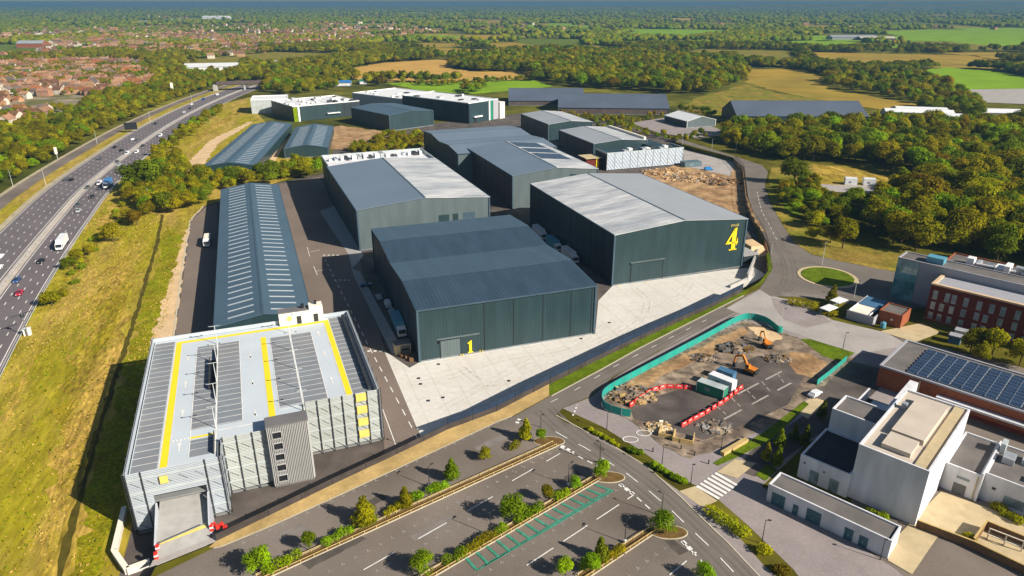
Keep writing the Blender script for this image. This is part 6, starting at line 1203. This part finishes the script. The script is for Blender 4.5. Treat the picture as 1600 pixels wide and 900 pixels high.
Z = [  # polygon in the photograph, spacing, heights, kinds, label
    ([(-260, 420), (-120, 330), (0, 296), (60, 262), (125, 224), (180, 196), (245, 166), (262, 158), (240, 137), (200, 140), (150, 152), (125, 172), (85, 186), (40, 198), (0, 212), (-260, 260)], 7.2, (7, 11), OL, 'belt on the far side of the motorway'),
    ([(245, 170), (300, 146), (350, 132), (368, 122), (330, 112), (260, 120), (235, 128), (240, 140)], 9, (7, 11), OL, 'wood below the white-roofed depot'),
    ([(398, 126), (425, 118), (470, 108), (440, 104), (380, 112), (372, 122)], 8, (7, 11), OL, 'trees beyond the motorway bridge'),
    ([(236, 232), (262, 208), (300, 186), (345, 166), (350, 172), (322, 190), (300, 212), (268, 235), (250, 250)], 6.5, (5, 9), OL, 'strip between motorway and dirt track'),
    ([(200, 302), (216, 282), (245, 255), (285, 240), (288, 262), (308, 272), (345, 270), (400, 274), (425, 262), (470, 252), (505, 258), (502, 272), (430, 283), (345, 296), (318, 318), (280, 330), (240, 335), (215, 330)], 6.2, (6, 10), OL, 'belt behind the long shed'),
    ([(535, 238), (560, 226), (605, 212), (662, 212), (664, 234), (620, 240)], 6, (5, 8), AU, 'clump before the plain teal unit'),
    ([(375, 138), (400, 112), (470, 104), (525, 110), (545, 128), (525, 138), (450, 147), (410, 141)], 9.5, (8, 14), OL, 'wood behind the white-roofed studio blocks'),
    ([(722, 98), (800, 86), (900, 82), (1000, 86), (1100, 96), (1165, 108), (1165, 124), (1110, 145), (1060, 146), (1000, 140), (930, 136), (872, 132), (850, 118), (760, 106)], 11, (11, 18), DK, 'long wood behind the slate-blue barns'),
    ([(930, 200), (985, 190), (1000, 205), (1060, 212), (1100, 205), (1110, 214), (1060, 222), (1000, 212), (940, 206)], 7, (3, 6), OL, 'scrub round the gravel yard'),
    ([(850, 170), (930, 180), (1000, 186), (1030, 176), (1040, 182), (985, 194), (900, 190)], 7, (3, 6), AU, 'scrub below the long slate-blue barn'),
    ([(1124, 212), (1160, 202), (1345, 200), (1470, 198), (1600, 196), (1720, 200), (1720, 310), (1610, 300), (1560, 300), (1470, 292), (1405, 276), (1330, 259), (1270, 255), (1215, 252), (1190, 246), (1150, 236)], 9.0, (11, 17), DK, 'wood beyond the curving road'),
    ([(1405, 304), (1480, 290), (1600, 306), (1740, 310), (1740, 450), (1620, 418), (1540, 404), (1450, 392), (1385, 384), (1345, 372), (1350, 345), (1360, 322), (1395, 315)], 8.2, (11, 17), DK, 'wood behind the glass-cornered office'),
    ([(1208, 300), (1235, 292), (1275, 298), (1290, 320), (1290, 362), (1262, 362), (1236, 336), (1218, 322)], 5.0, (4, 8), DK, 'scrub beside the curving road'), ([(1270, 318), (1340, 318), (1345, 350), (1300, 365), (1265, 345)], 6.5, (5, 9), DK, 'thicket left of the office wood'),
    ([(1285, 122), (1330, 116), (1420, 122), (1486, 134), (1450, 164), (1400, 152), (1335, 142), (1290, 132)], 12, (9, 15), DK, 'copse in the stubble field'), ([(1450, 150), (1500, 146), (1530, 165), (1545, 188), (1500, 180), (1440, 172)], 11, (9, 14), DK, 'trees before the pale yard on the right'),
    ([(1115, 186), (1060, 172), (1075, 165), (1100, 170), (1120, 178)], 9, (4, 7), OL, 'scrub by the small white-roofed barn'), ([(600, 131), (700, 129), (760, 124), (840, 121), (840, 124), (760, 128), (690, 133)], 8, (4, 8), DK, 'hedge along the wheat field'), ([(720, 140), (745, 136), (760, 141), (735, 145)], 9, (9, 13), DK, 'clump on the green field'),
    ([(-260, 262), (0, 214), (60, 190), (110, 178), (130, 165), (60, 172), (0, 182), (-260, 220)], 12, (6, 9), OL, 'gardens of the suburb'),
]
cand = []
def kindpick(ws):
    r = rng.random() * sum(w for _, w in ws)
    for k, w in ws:
        r -= w
        if r <= 0: return k
    return ws[0][0]
for poly, sp_, (h0, h1_), ws, lab in Z:
    W_ = [g(x, y, 1.5) for x, y in poly]; x0, x1 = min(p.x for p in W_), max(p.x for p in W_); y0, y1 = min(p.y for p in W_), max(p.y for p in W_); y = y0
    while y < y1:
        x = x0
        while x < x1:
            a, c = x + rng.uniform(-.5, .5) * sp_, y + rng.uniform(-.5, .5) * sp_
            if inpoly(a, c, W_):
                d = mind(a, c) if c > 180 and a < 0 else 99
                if not (-43 < d < 18.5): cand.append((a, c, rng.uniform(h0, h1_) * rng.uniform(.85, 1.1), kindpick(ws), lab))
            x += sp_
        y += sp_
def size(c):
    p = proj((c[0], c[1], c[2] * .5)); ok = -60 < p[0] < 1660 and -20 < p[1] < 960
    return (c[2] / p[2]) if ok else 0
NIND = 245 - len(LAND); cand.sort(key=size, reverse=True)
KN = dict(leaf_olive='olive-green', leaf_green='mid green', leaf_dark='dark green', leaf_yellow='yellow', leaf_autumn='orange-brown', leaf_bright='bright green')
for i, (x, y, H, k, lab) in enumerate(cand[:NIND]):
    tree('%s tree in the %s' % (KN[k], lab), (x, y, zlev(x, y)), H, k, 'r', i % NV, rng.uniform(.95, 1.25), 'trees in the ' + lab, rot=rng.random() * 6.28)
def gn_scatter(name, pts, label, cat, kinds):
    """the remaining trees of the same kinds: one object, one point per tree"""
    me = bpy.data.meshes.new(name); me.vertices.add(len(pts)); me.vertices.foreach_set('co', np.array([p[:3] for p in pts], np.float32).ravel())
    for nm, arr, ty in (('sc', [p[3] for p in pts], 'FLOAT'), ('wd', [p[4] for p in pts], 'FLOAT'), ('rt', [p[5] for p in pts], 'FLOAT'), ('id', [p[6] for p in pts], 'INT')):
        me.attributes.new(nm, ty, 'POINT').data.foreach_set('value', np.array(arr, np.float32 if ty == 'FLOAT' else np.int32))
    o = bpy.data.objects.new(name, me); COL.objects.link(o); ng = bpy.data.node_groups.new(name, 'GeometryNodeTree'); ng.interface.new_socket('Geometry', in_out='INPUT', socket_type='NodeSocketGeometry'); ng.interface.new_socket('Geometry', in_out='OUTPUT', socket_type='NodeSocketGeometry')
    N = ng.nodes; L = ng.links; gi = N.new('NodeGroupInput'); go = N.new('NodeGroupOutput'); jn = N.new('GeometryNodeJoinGeometry')
    def attr(nm, ty): a = N.new('GeometryNodeInputNamedAttribute'); a.data_type = ty; a.inputs['Name'].default_value = nm; return a.outputs['Attribute']
    for k, src in enumerate(kinds):
        cmp_ = N.new('FunctionNodeCompare'); cmp_.data_type = 'INT'; cmp_.operation = 'EQUAL'; L.new(attr('id', 'INT'), cmp_.inputs[2]); cmp_.inputs[3].default_value = k
        oi = N.new('GeometryNodeObjectInfo'); oi.inputs['Object'].default_value = src; oi.transform_space = 'ORIGINAL'
        ip = N.new('GeometryNodeInstanceOnPoints'); L.new(gi.outputs[0], ip.inputs['Points']); L.new(cmp_.outputs[0], ip.inputs['Selection']); L.new(oi.outputs['Geometry'], ip.inputs['Instance'])
        cr = N.new('ShaderNodeCombineXYZ'); L.new(attr('rt', 'FLOAT'), cr.inputs[2]); L.new(cr.outputs[0], ip.inputs['Rotation'])
        cs = N.new('ShaderNodeCombineXYZ'); L.new(attr('wd', 'FLOAT'), cs.inputs[0]); L.new(attr('wd', 'FLOAT'), cs.inputs[1]); L.new(attr('sc', 'FLOAT'), cs.inputs[2]); L.new(cs.outputs[0], ip.inputs['Scale']); L.new(ip.outputs[0], jn.inputs[0])
    L.new(jn.outputs[0], go.inputs[0]); md = o.modifiers.new('scatter', 'NODES'); md.node_group = ng; tag(o, label, cat); o['kind'] = 'stuff'; return o
SRC = []; have = {}
for o in list(bpy.data.objects):
    if o.name.split('.')[0] == 'crown' and o.type == 'MESH' and o.data not in have: have[o.data] = o
KV = [(k, v) for k in KINDS for v in range(NV) if CR[(k, 'r', v)] in have]; SRC = [have[CR[(k, 'r', v)]] for k, v in KV]; KI = {}
for i, (k, v) in enumerate(KV): KI.setdefault(k, []).append(i)
rest = [(x, y, zlev(x, y), H, H * rng.uniform(.95, 1.25), rng.random() * 6.28, rng.choice(KI.get(k) or KI['leaf_olive'])) for x, y, H, k, lab in cand[NIND:]]
gn_scatter('woodland', rest, 'remaining trees of the belts and woods around the studio and motorway', 'woodland', SRC)
# --- farther country: tree masses between fields, houses between trees
FIELDS = [[(535, 109), (600, 98), (700, 92), (716, 99), (700, 105), (742, 112), (845, 111), (852, 118), (820, 124), (700, 127), (560, 126)], [(600, 131), (700, 128), (830, 125), (862, 137), (800, 150), (660, 148)], [(1160, 107), (1220, 105), (1290, 117), (1330, 145), (1440, 165), (1380, 195), (1060, 195), (1060, 150), (1120, 146), (1165, 126)], [(960, 56), (1000, 47), (1140, 46), (1120, 57), (1075, 61), (1000, 60)], [(1362, 49), (1450, 45), (1700, 48), (1700, 77), (1530, 71), (1420, 60)], [(1420, 112), (1480, 104), (1560, 111), (1660, 129), (1660, 175), (1490, 165), (1455, 131)], [(1170, 44), (1330, 40), (1335, 44), (1180, 48)], [(755, 68), (800, 66), (860, 74), (850, 81), (780, 79)], [(670, 54), (720, 56), (710, 63), (660, 63)], [(950, 88), (1000, 84), (1060, 92), (1000, 98)], [(1150, 86), (1260, 92), (1240, 104), (1160, 98)], [(1300, 98), (1460, 96), (1470, 105), (1330, 109)], [(860, 36), (900, 37), (890, 41), (850, 40)], [(740, 31), (790, 31), (780, 38), (740, 38)], [(1030, 28), (1090, 29), (1080, 33), (1020, 32)],
          [(870, 180), (760, 165), (790, 134), (1060, 140), (1080, 172)], [(280, 116), (285, 100), (378, 100), (378, 118)], [(395, 106), (400, 94), (475, 92), (475, 102)], [(1290, 66), (1300, 52), (1400, 54), (1400, 66)], [(375, 200), (380, 135), (520, 142), (640, 133), (800, 150), (800, 200)], [(508, 138), (515, 124), (572, 126), (570, 138)]]
S1 = [(-60, 205), (0, 196), (60, 184), (108, 174), (128, 165), (150, 150), (200, 138), (236, 134), (242, 118), (236, 100), (180, 97), (100, 96), (0, 100), (-60, 104)]
S2 = [(60, 74), (90, 62), (300, 50), (400, 56), (410, 84), (330, 90), (250, 84), (120, 82)]; S3 = [(380, 62), (400, 48), (560, 48), (590, 62), (520, 72), (420, 74)]; S4 = [(-60, 92), (-60, 80), (60, 78), (110, 86), (100, 94), (0, 98)]; S5 = [(-20, 62), (30, 48), (400, 38), (640, 40), (700, 52), (600, 62), (360, 50), (80, 60)]
SUB = [S1, S2, S3, S4, S5]
def infield(px, py, q=None): return any(inpoly(px, py, f) for f in FIELDS) or (q is not None and any(math.hypot(q.x - f[0], q.y - f[1]) < f[2] * 1.6 and inpoly(q.x, q.y, f[3]) for f in RF))
houses = []
def hn(x, y, s): return math.sin(x * s + 1.3) * math.cos(y * s * 1.2 - .4) + .5 * math.sin(x * s * 2.3 + y * s * 1.9)
for si, (poly, sx, sy, pr) in enumerate(((S1, 11.5, 19, .72), (S2, 17, 32, .5), (S3, 20, 38, .5), (S4, 15, 28, .6), (S5, 28, 66, .36))):
    W_ = [g(x, y, 2) for x, y in poly]; x0, x1 = min(p.x for p in W_), max(p.x for p in W_); y0, y1 = min(p.y for p in W_), max(p.y for p in W_); row = 0; y = y0
    while y < y1:
        x = x0 + (row % 2) * 4
        while x < x1:
            a = x + rng.uniform(-2, 2); c = y + rng.uniform(-2.5, 2.5) + 9 * math.sin(x * .02 + row)
            if inpoly(a, c, W_) and rng.random() < pr and hn(a, c, .012) > -.55:
                q = proj((a, c, 3))
                if -20 < q[0] < 1620 and not (inpoly(26, 75, [(q[0] - 30, q[1] - 10), (q[0] + 30, q[1] - 10), (q[0] + 30, q[1] + 10), (q[0] - 30, q[1] + 10)])): houses.append((a, c, rng.choice((0, 0, 0, PI / 2)) + .45 * math.sin(a * .006 + c * .004) + rng.uniform(-.12, .12), rng.random(), rng.random()))
            x += sx
        y += sy; row += 1
houses.sort(key=lambda h: h[1] if abs(h[0]) < 1e9 else 0)
def house_mesh(wall, tile, w, d, h, r, ch=True):
    b = MB(); b.mat(M[wall]); b.hexa([(-w / 2, -d / 2, -.1), (w / 2, -d / 2, -.1), (w / 2, d / 2, -.1), (-w / 2, d / 2, -.1)], [(-w / 2, -d / 2, h), (w / 2, -d / 2, h), (w / 2, d / 2, h), (-w / 2, d / 2, h)])
    for s in (-1, 1): b.quad((s * w / 2, -d / 2, h), (s * w / 2, d / 2, h), (s * w / 2, 0, h + r))
    b.mat(M[tile]); e = .4
    for s in (-1, 1): b.hexa([(-w / 2 - e, s * (d / 2 + e), h - .25), (w / 2 + e, s * (d / 2 + e), h - .25), (w / 2 + e, 0, h + r + .02), (-w / 2 - e, 0, h + r + .02)], [(-w / 2 - e, s * (d / 2 + e), h - .05), (w / 2 + e, s * (d / 2 + e), h - .05), (w / 2 + e, 0, h + r + .22), (-w / 2 - e, 0, h + r + .22)])
    if ch: b.mat(M['house_brick']); b.box(w * .3, w * .3 + .8, -.4, .4, h + r - .8, h + r + 1.3)
    b.mat(M['window'])
    for s in (-1, 1):
        for x in (-w * .28, w * .22):
            for z in (.9, 3.3): b.box(x - .6, x + .6, s * (d / 2 + .02) - .01, s * (d / 2 + .02) + .01, z, z + 1.2)
    o = b.build('house'); return o
HT = [('house_brick', 'tile_orange', 9, 8, 5.0, 2.8), ('house_render', 'tile_brown', 8, 9, 5.0, 3.0), ('house_brick', 'tile_pink', 12, 8.5, 5.0, 2.9), ('house_render', 'tile_grey', 9, 8, 5.0, 2.6), ('house_brick', 'tile_brown', 14, 8, 4.8, 2.7), ('house_render', 'tile_pink', 10, 8, 5.2, 3.0), ('house_brick', 'tile_orange', 7, 7, 2.8, 2.2)]
HN = ('brick house with orange tiled roof', 'pale rendered house with brown roof', 'long brick house with pinkish roof', 'pale rendered house with grey roof', 'long brick house with brown roof', 'pale rendered house with pinkish roof', 'brick bungalow with orange roof')
HP = [None] * len(HT); NH = 285
def hk(h): return min(len(HT) - 1, int(h[3] * len(HT)))
for i, h in enumerate(houses[:NH]):
    k = hk(h); q = proj((h[0], h[1], 3)); row = 'in the front suburb rows beside the tree belt' if i < 90 else 'in the middle rows of the suburb' if i < 190 else 'in the far rows of the suburb'
    if HP[k] is None: HP[k] = house_mesh(*HT[k]); o = HP[k]
    else: o = HP[k].copy(); COL.objects.link(o)
    o.location = (h[0], h[1], 0); o.rotation_euler = (0, 0, h[2]); s = .9 + .25 * h[4]; o.scale = (s, s, s); tag(o, HN[k] + ' ' + row, 'house', HN[k] + 's ' + row)
gn_scatter('far_suburb', [(h[0], h[1], 0, 1.0 + .3 * h[4], 1.1 + .3 * h[4], h[2], hk(h)) for h in houses[NH:]], 'densely packed orange and pale roofs of the farther suburb', 'suburb', HP)
# street surfaces showing between the houses
structure('suburb_ground', gs([(-60, 207), (0, 197), (62, 185), (110, 175), (130, 166), (152, 151), (200, 140), (240, 135), (244, 116), (236, 98), (100, 94), (-60, 102)]), .02, (dm('suburb_ground', (.13, .125, .03), .95, var=.3, scale=.05, col2=(.30, .235, .16), scale2=.03, thr=(.42, .55)) or M['suburb_ground']))
# far trees: leafy crowns reused to 1.6 km, simple leaf masses beyond
pts = []; blobs = []
dens = np.random.default_rng(5)
def wood(x, y): return .55 * math.sin(x * .0042 + 1.1 * math.sin(y * .0023)) * math.cos(y * .0031 + .7 * math.sin(x * .0019)) + .35 * math.sin(x * .013 + y * .007) * math.cos(y * .011) + .2 * math.sin(x * .031 - y * .017)
ZP = [z_[0] for z_ in Z]
for _ in range(90000):
    px, py = dens.uniform(-40, 1640), 135 - 123.5 * dens.random() ** .62
    q = g(px, py, 0)
    if py > 135 or infield(px, py, q): continue
    insub = any(inpoly(px, py, s) for s in SUB); w = wood(q.x, q.y)
    if any(inpoly(px, py, z_) for z_ in ZP): continue
    if q.x < 0 and q.y < 900 and abs(mind(q.x, q.y) + 12) < 34: continue
    thr = -.25 if insub else -.30 if py > 92 else -.05
    if insub and dens.random() < .12: continue
    if w < thr and dens.random() > .10: continue
    D = q.y; r = dens.random()
    if px < 620: k = 'leaf_olive' if r < .55 else 'leaf_green' if r < .75 else 'leaf_yellow' if r < .97 else 'leaf_autumn'
    else: k = 'leaf_olive' if r < .30 else 'leaf_green' if r < .58 else 'leaf_dark' if r < .975 else 'leaf_autumn'
    if D > 2300: k = 'leaf_dark' if r < .6 else 'leaf_green' if r < .85 else 'leaf_olive'
    H = dens.uniform(5, 9) if insub else dens.uniform(8, 15)
    if D < 1700: pts.append((q.x, q.y, 0, H, H * dens.uniform(.9, 1.4), dens.uniform(0, 6.28), int(dens.choice(KI.get(k) or KI['leaf_olive']))))
    else: blobs.append((q.x, q.y, H * min(1.3, (D / 1700) ** .12), H * dens.uniform(.5, .9) * (D / 1700) ** .6, k))
for h in houses:
    if h[1] < 1600 and dens.random() < .95: H = dens.uniform(3.5, 7.5); pts.append((h[0] + dens.uniform(-6, 6), h[1] + dens.choice((-1, 1)) * dens.uniform(6, 9), 0, H, H * dens.uniform(1, 1.4), dens.uniform(0, 6.28), int(dens.choice(KI[str(dens.choice(('leaf_olive', 'leaf_green', 'leaf_yellow')))]))))
gn_scatter('hedgerow_woods', pts, 'hedgerows and woods of the middle distance', 'woodland', SRC)
bm_ = bmesh.new(); bmesh.ops.create_icosphere(bm_, subdivisions=1, radius=1); IV = np.array([v.co[:] for v in bm_.verts]); IF = np.array([[v.index for v in f.verts] for f in bm_.faces]); bm_.free()
keep_ = IV[:, 2] > -.9
for k in KINDS:
    bl = [b_ for b_ in blobs if b_[4] == k]
    if not bl: continue
    V = []; nv = len(IV)
    A_ = np.array([b_[:4] for b_ in bl]); j = dens.uniform(.65, 1.25, (len(bl), nv, 1)); v = IV[None] * j; v = v * np.stack([A_[:, 3], A_[:, 3] * .8, A_[:, 2] * .55], 1)[:, None, :]; v[:, :, 0] += A_[:, 0:1]; v[:, :, 1] += A_[:, 1:2]; v[:, :, 2] += A_[:, 2:3] * .5
    F = (IF[None] + (np.arange(len(bl)) * nv)[:, None, None]).reshape(-1, 3); me = bpy.data.meshes.new('far_woods'); V = v.reshape(-1, 3).astype(np.float32)
    me.vertices.add(len(V)); me.vertices.foreach_set('co', V.ravel()); me.loops.add(F.size); me.loops.foreach_set('vertex_index', F.astype(np.int32).ravel()); me.polygons.add(len(F)); me.polygons.foreach_set('loop_start', np.arange(0, F.size, 3, dtype=np.int32)); me.update(calc_edges=True)
    me.materials.append(M[k]); o = bpy.data.objects.new('far_woods', me); COL.objects.link(o); tag(o, KN[k] + ' woods fading towards the horizon', 'woods', 'woods towards the horizon'); o['kind'] = 'stuff'
# far villages: pale specks of roofs
spk = []
for _ in range(1500):
    px, py = dens.uniform(-20, 1620), dens.uniform(13, 62)
    if infield(px, py) or (px > 620 and dens.random() > .22) : continue
    q = g(px, py, 0)
    if hn(q.x, q.y, .0016) < -.1: continue
    spk.append((q.x, q.y, 0, 1.3, 1.2 + .9 * dens.random(), dens.uniform(0, 3.1), int(dens.integers(0, len(HT)))))
gn_scatter('far_village', spk, 'scattered pale and orange roofs towards the horizon', 'village', HP)
# tufts of rough grass, weeds and low scrub on the bank left of the car park
GF = [g(x, y) for x, y in [(-60, 900), (-20, 720), (0, 600), (40, 505), (75, 450), (105, 398), (145, 340), (195, 290), (225, 320), (262, 350), (300, 335), (275, 420), (262, 500), (235, 545), (210, 700), (190, 800), (180, 880), (205, 960), (-40, 960)]]
DP = gs([(66, 960), (94, 840), (145, 670), (195, 520), (238, 380), (248, 335), (262, 336), (253, 385), (213, 525), (165, 670), (119, 840), (92, 960)])
x0, x1, y0, y1 = min(p.x for p in GF), max(p.x for p in GF), min(p.y for p in GF), max(p.y for p in GF)
for kk, n_, s0, s1 in (('leaf_olive', 2400, .12, .34), ('leaf_yellow', 3600, .12, .32), ('straw', 4000, .12, .32), ('leaf_green', 900, .15, .45)):
    if kk == 'straw': dm('straw', (.40, .27, .07), .95, var=.3, scale=.5, spec=.05)
    V = []
    while len(V) < n_:
        x, y = dens.uniform(x0, x1), dens.uniform(y0, y1)
        if not inpoly(x, y, GF) or inpoly(x, y, DP): continue
        f = math.sin(x * .16 + y * .03) + .7 * math.sin(x * .06 - y * .02 + 2 * math.sin(y * .03)) + dens.normal() * .5
        if (f > 0) == (kk in ('straw', 'leaf_yellow')): V.append((x, y))
    V = np.array(V); n = len(V); a = dens.uniform(0, 6.28, n); s = dens.uniform(s0, s1, n); dx, dy = np.cos(a) * s * .7, np.sin(a) * s * .7; h = s * dens.uniform(.6, 1.2, n); lean = dens.normal(size=(n, 2)) * .25 * s[:, None]
    Q = np.stack([np.stack([V[:, 0] - dx, V[:, 1] - dy, 0 * h], 1), np.stack([V[:, 0] + dx, V[:, 1] + dy, 0 * h], 1), np.stack([V[:, 0] + dx * 1.2 + lean[:, 0], V[:, 1] + dy * 1.2 + lean[:, 1], h], 1), np.stack([V[:, 0] - dx * 1.2 + lean[:, 0], V[:, 1] - dy * 1.2 + lean[:, 1], h], 1)], 1).reshape(-1, 3)
    o = bpy.data.objects.new('rough_grass', quadmesh('rough_grass', Q, kk)); COL.objects.link(o); tag(o, KN.get(kk, 'straw-coloured') + ' tufts on the rough grass bank', 'grass', 'tufts on the grass bank'); o['kind'] = 'stuff'
for i in range(26):
    px = [(150 + 3 * i, 0)] and (dens.uniform(60, 215), 0); t_ = dens.random(); q = (95 + 110 * t_ + dens.uniform(-14, 14), 455 - 150 * t_ + dens.uniform(-10, 14))
    p = g(*q)
    if mind(p.x, p.y) < 17.5: continue
    hedge('low %s bush on the bank between motorway and field' % ('olive', 'green', 'yellowish')[i % 3], [q, (q[0] + 4, q[1] - 2)], dens.uniform(1.8, 3.6), dens.uniform(1.2, 2.6), ('leaf_olive', 'leaf_green', 'leaf_yellow')[i % 3], 700 + i, 0, 'bush', 'bush', .3, 160, 'low bushes on the motorway bank')
# ------------------------------------------------------------------ the air
b = MB(); b.box(-22500, 22500, -1600, 24500, -1.05, 103); hz = b.build('haze'); hz['kind'] = 'stuff'; tag(hz, 'thin blue haze over the distant country', 'haze'); hz.data.materials.clear()
m = bpy.data.materials.new('haze'); m.use_nodes = True; n = m.node_tree.nodes; n.remove(n['Principled BSDF']); pv = n.new('ShaderNodeVolumePrincipled'); pv.inputs['Color'].default_value = (.125, .26, .39, 1); pv.inputs['Density'].default_value = 1.5e-4; pv.inputs['Anisotropy'].default_value = 0.0; m.node_tree.links.new(pv.outputs[0], n['Material Output'].inputs['Volume'])
hz.data.materials.append(m); hz.display_type = 'WIRE'
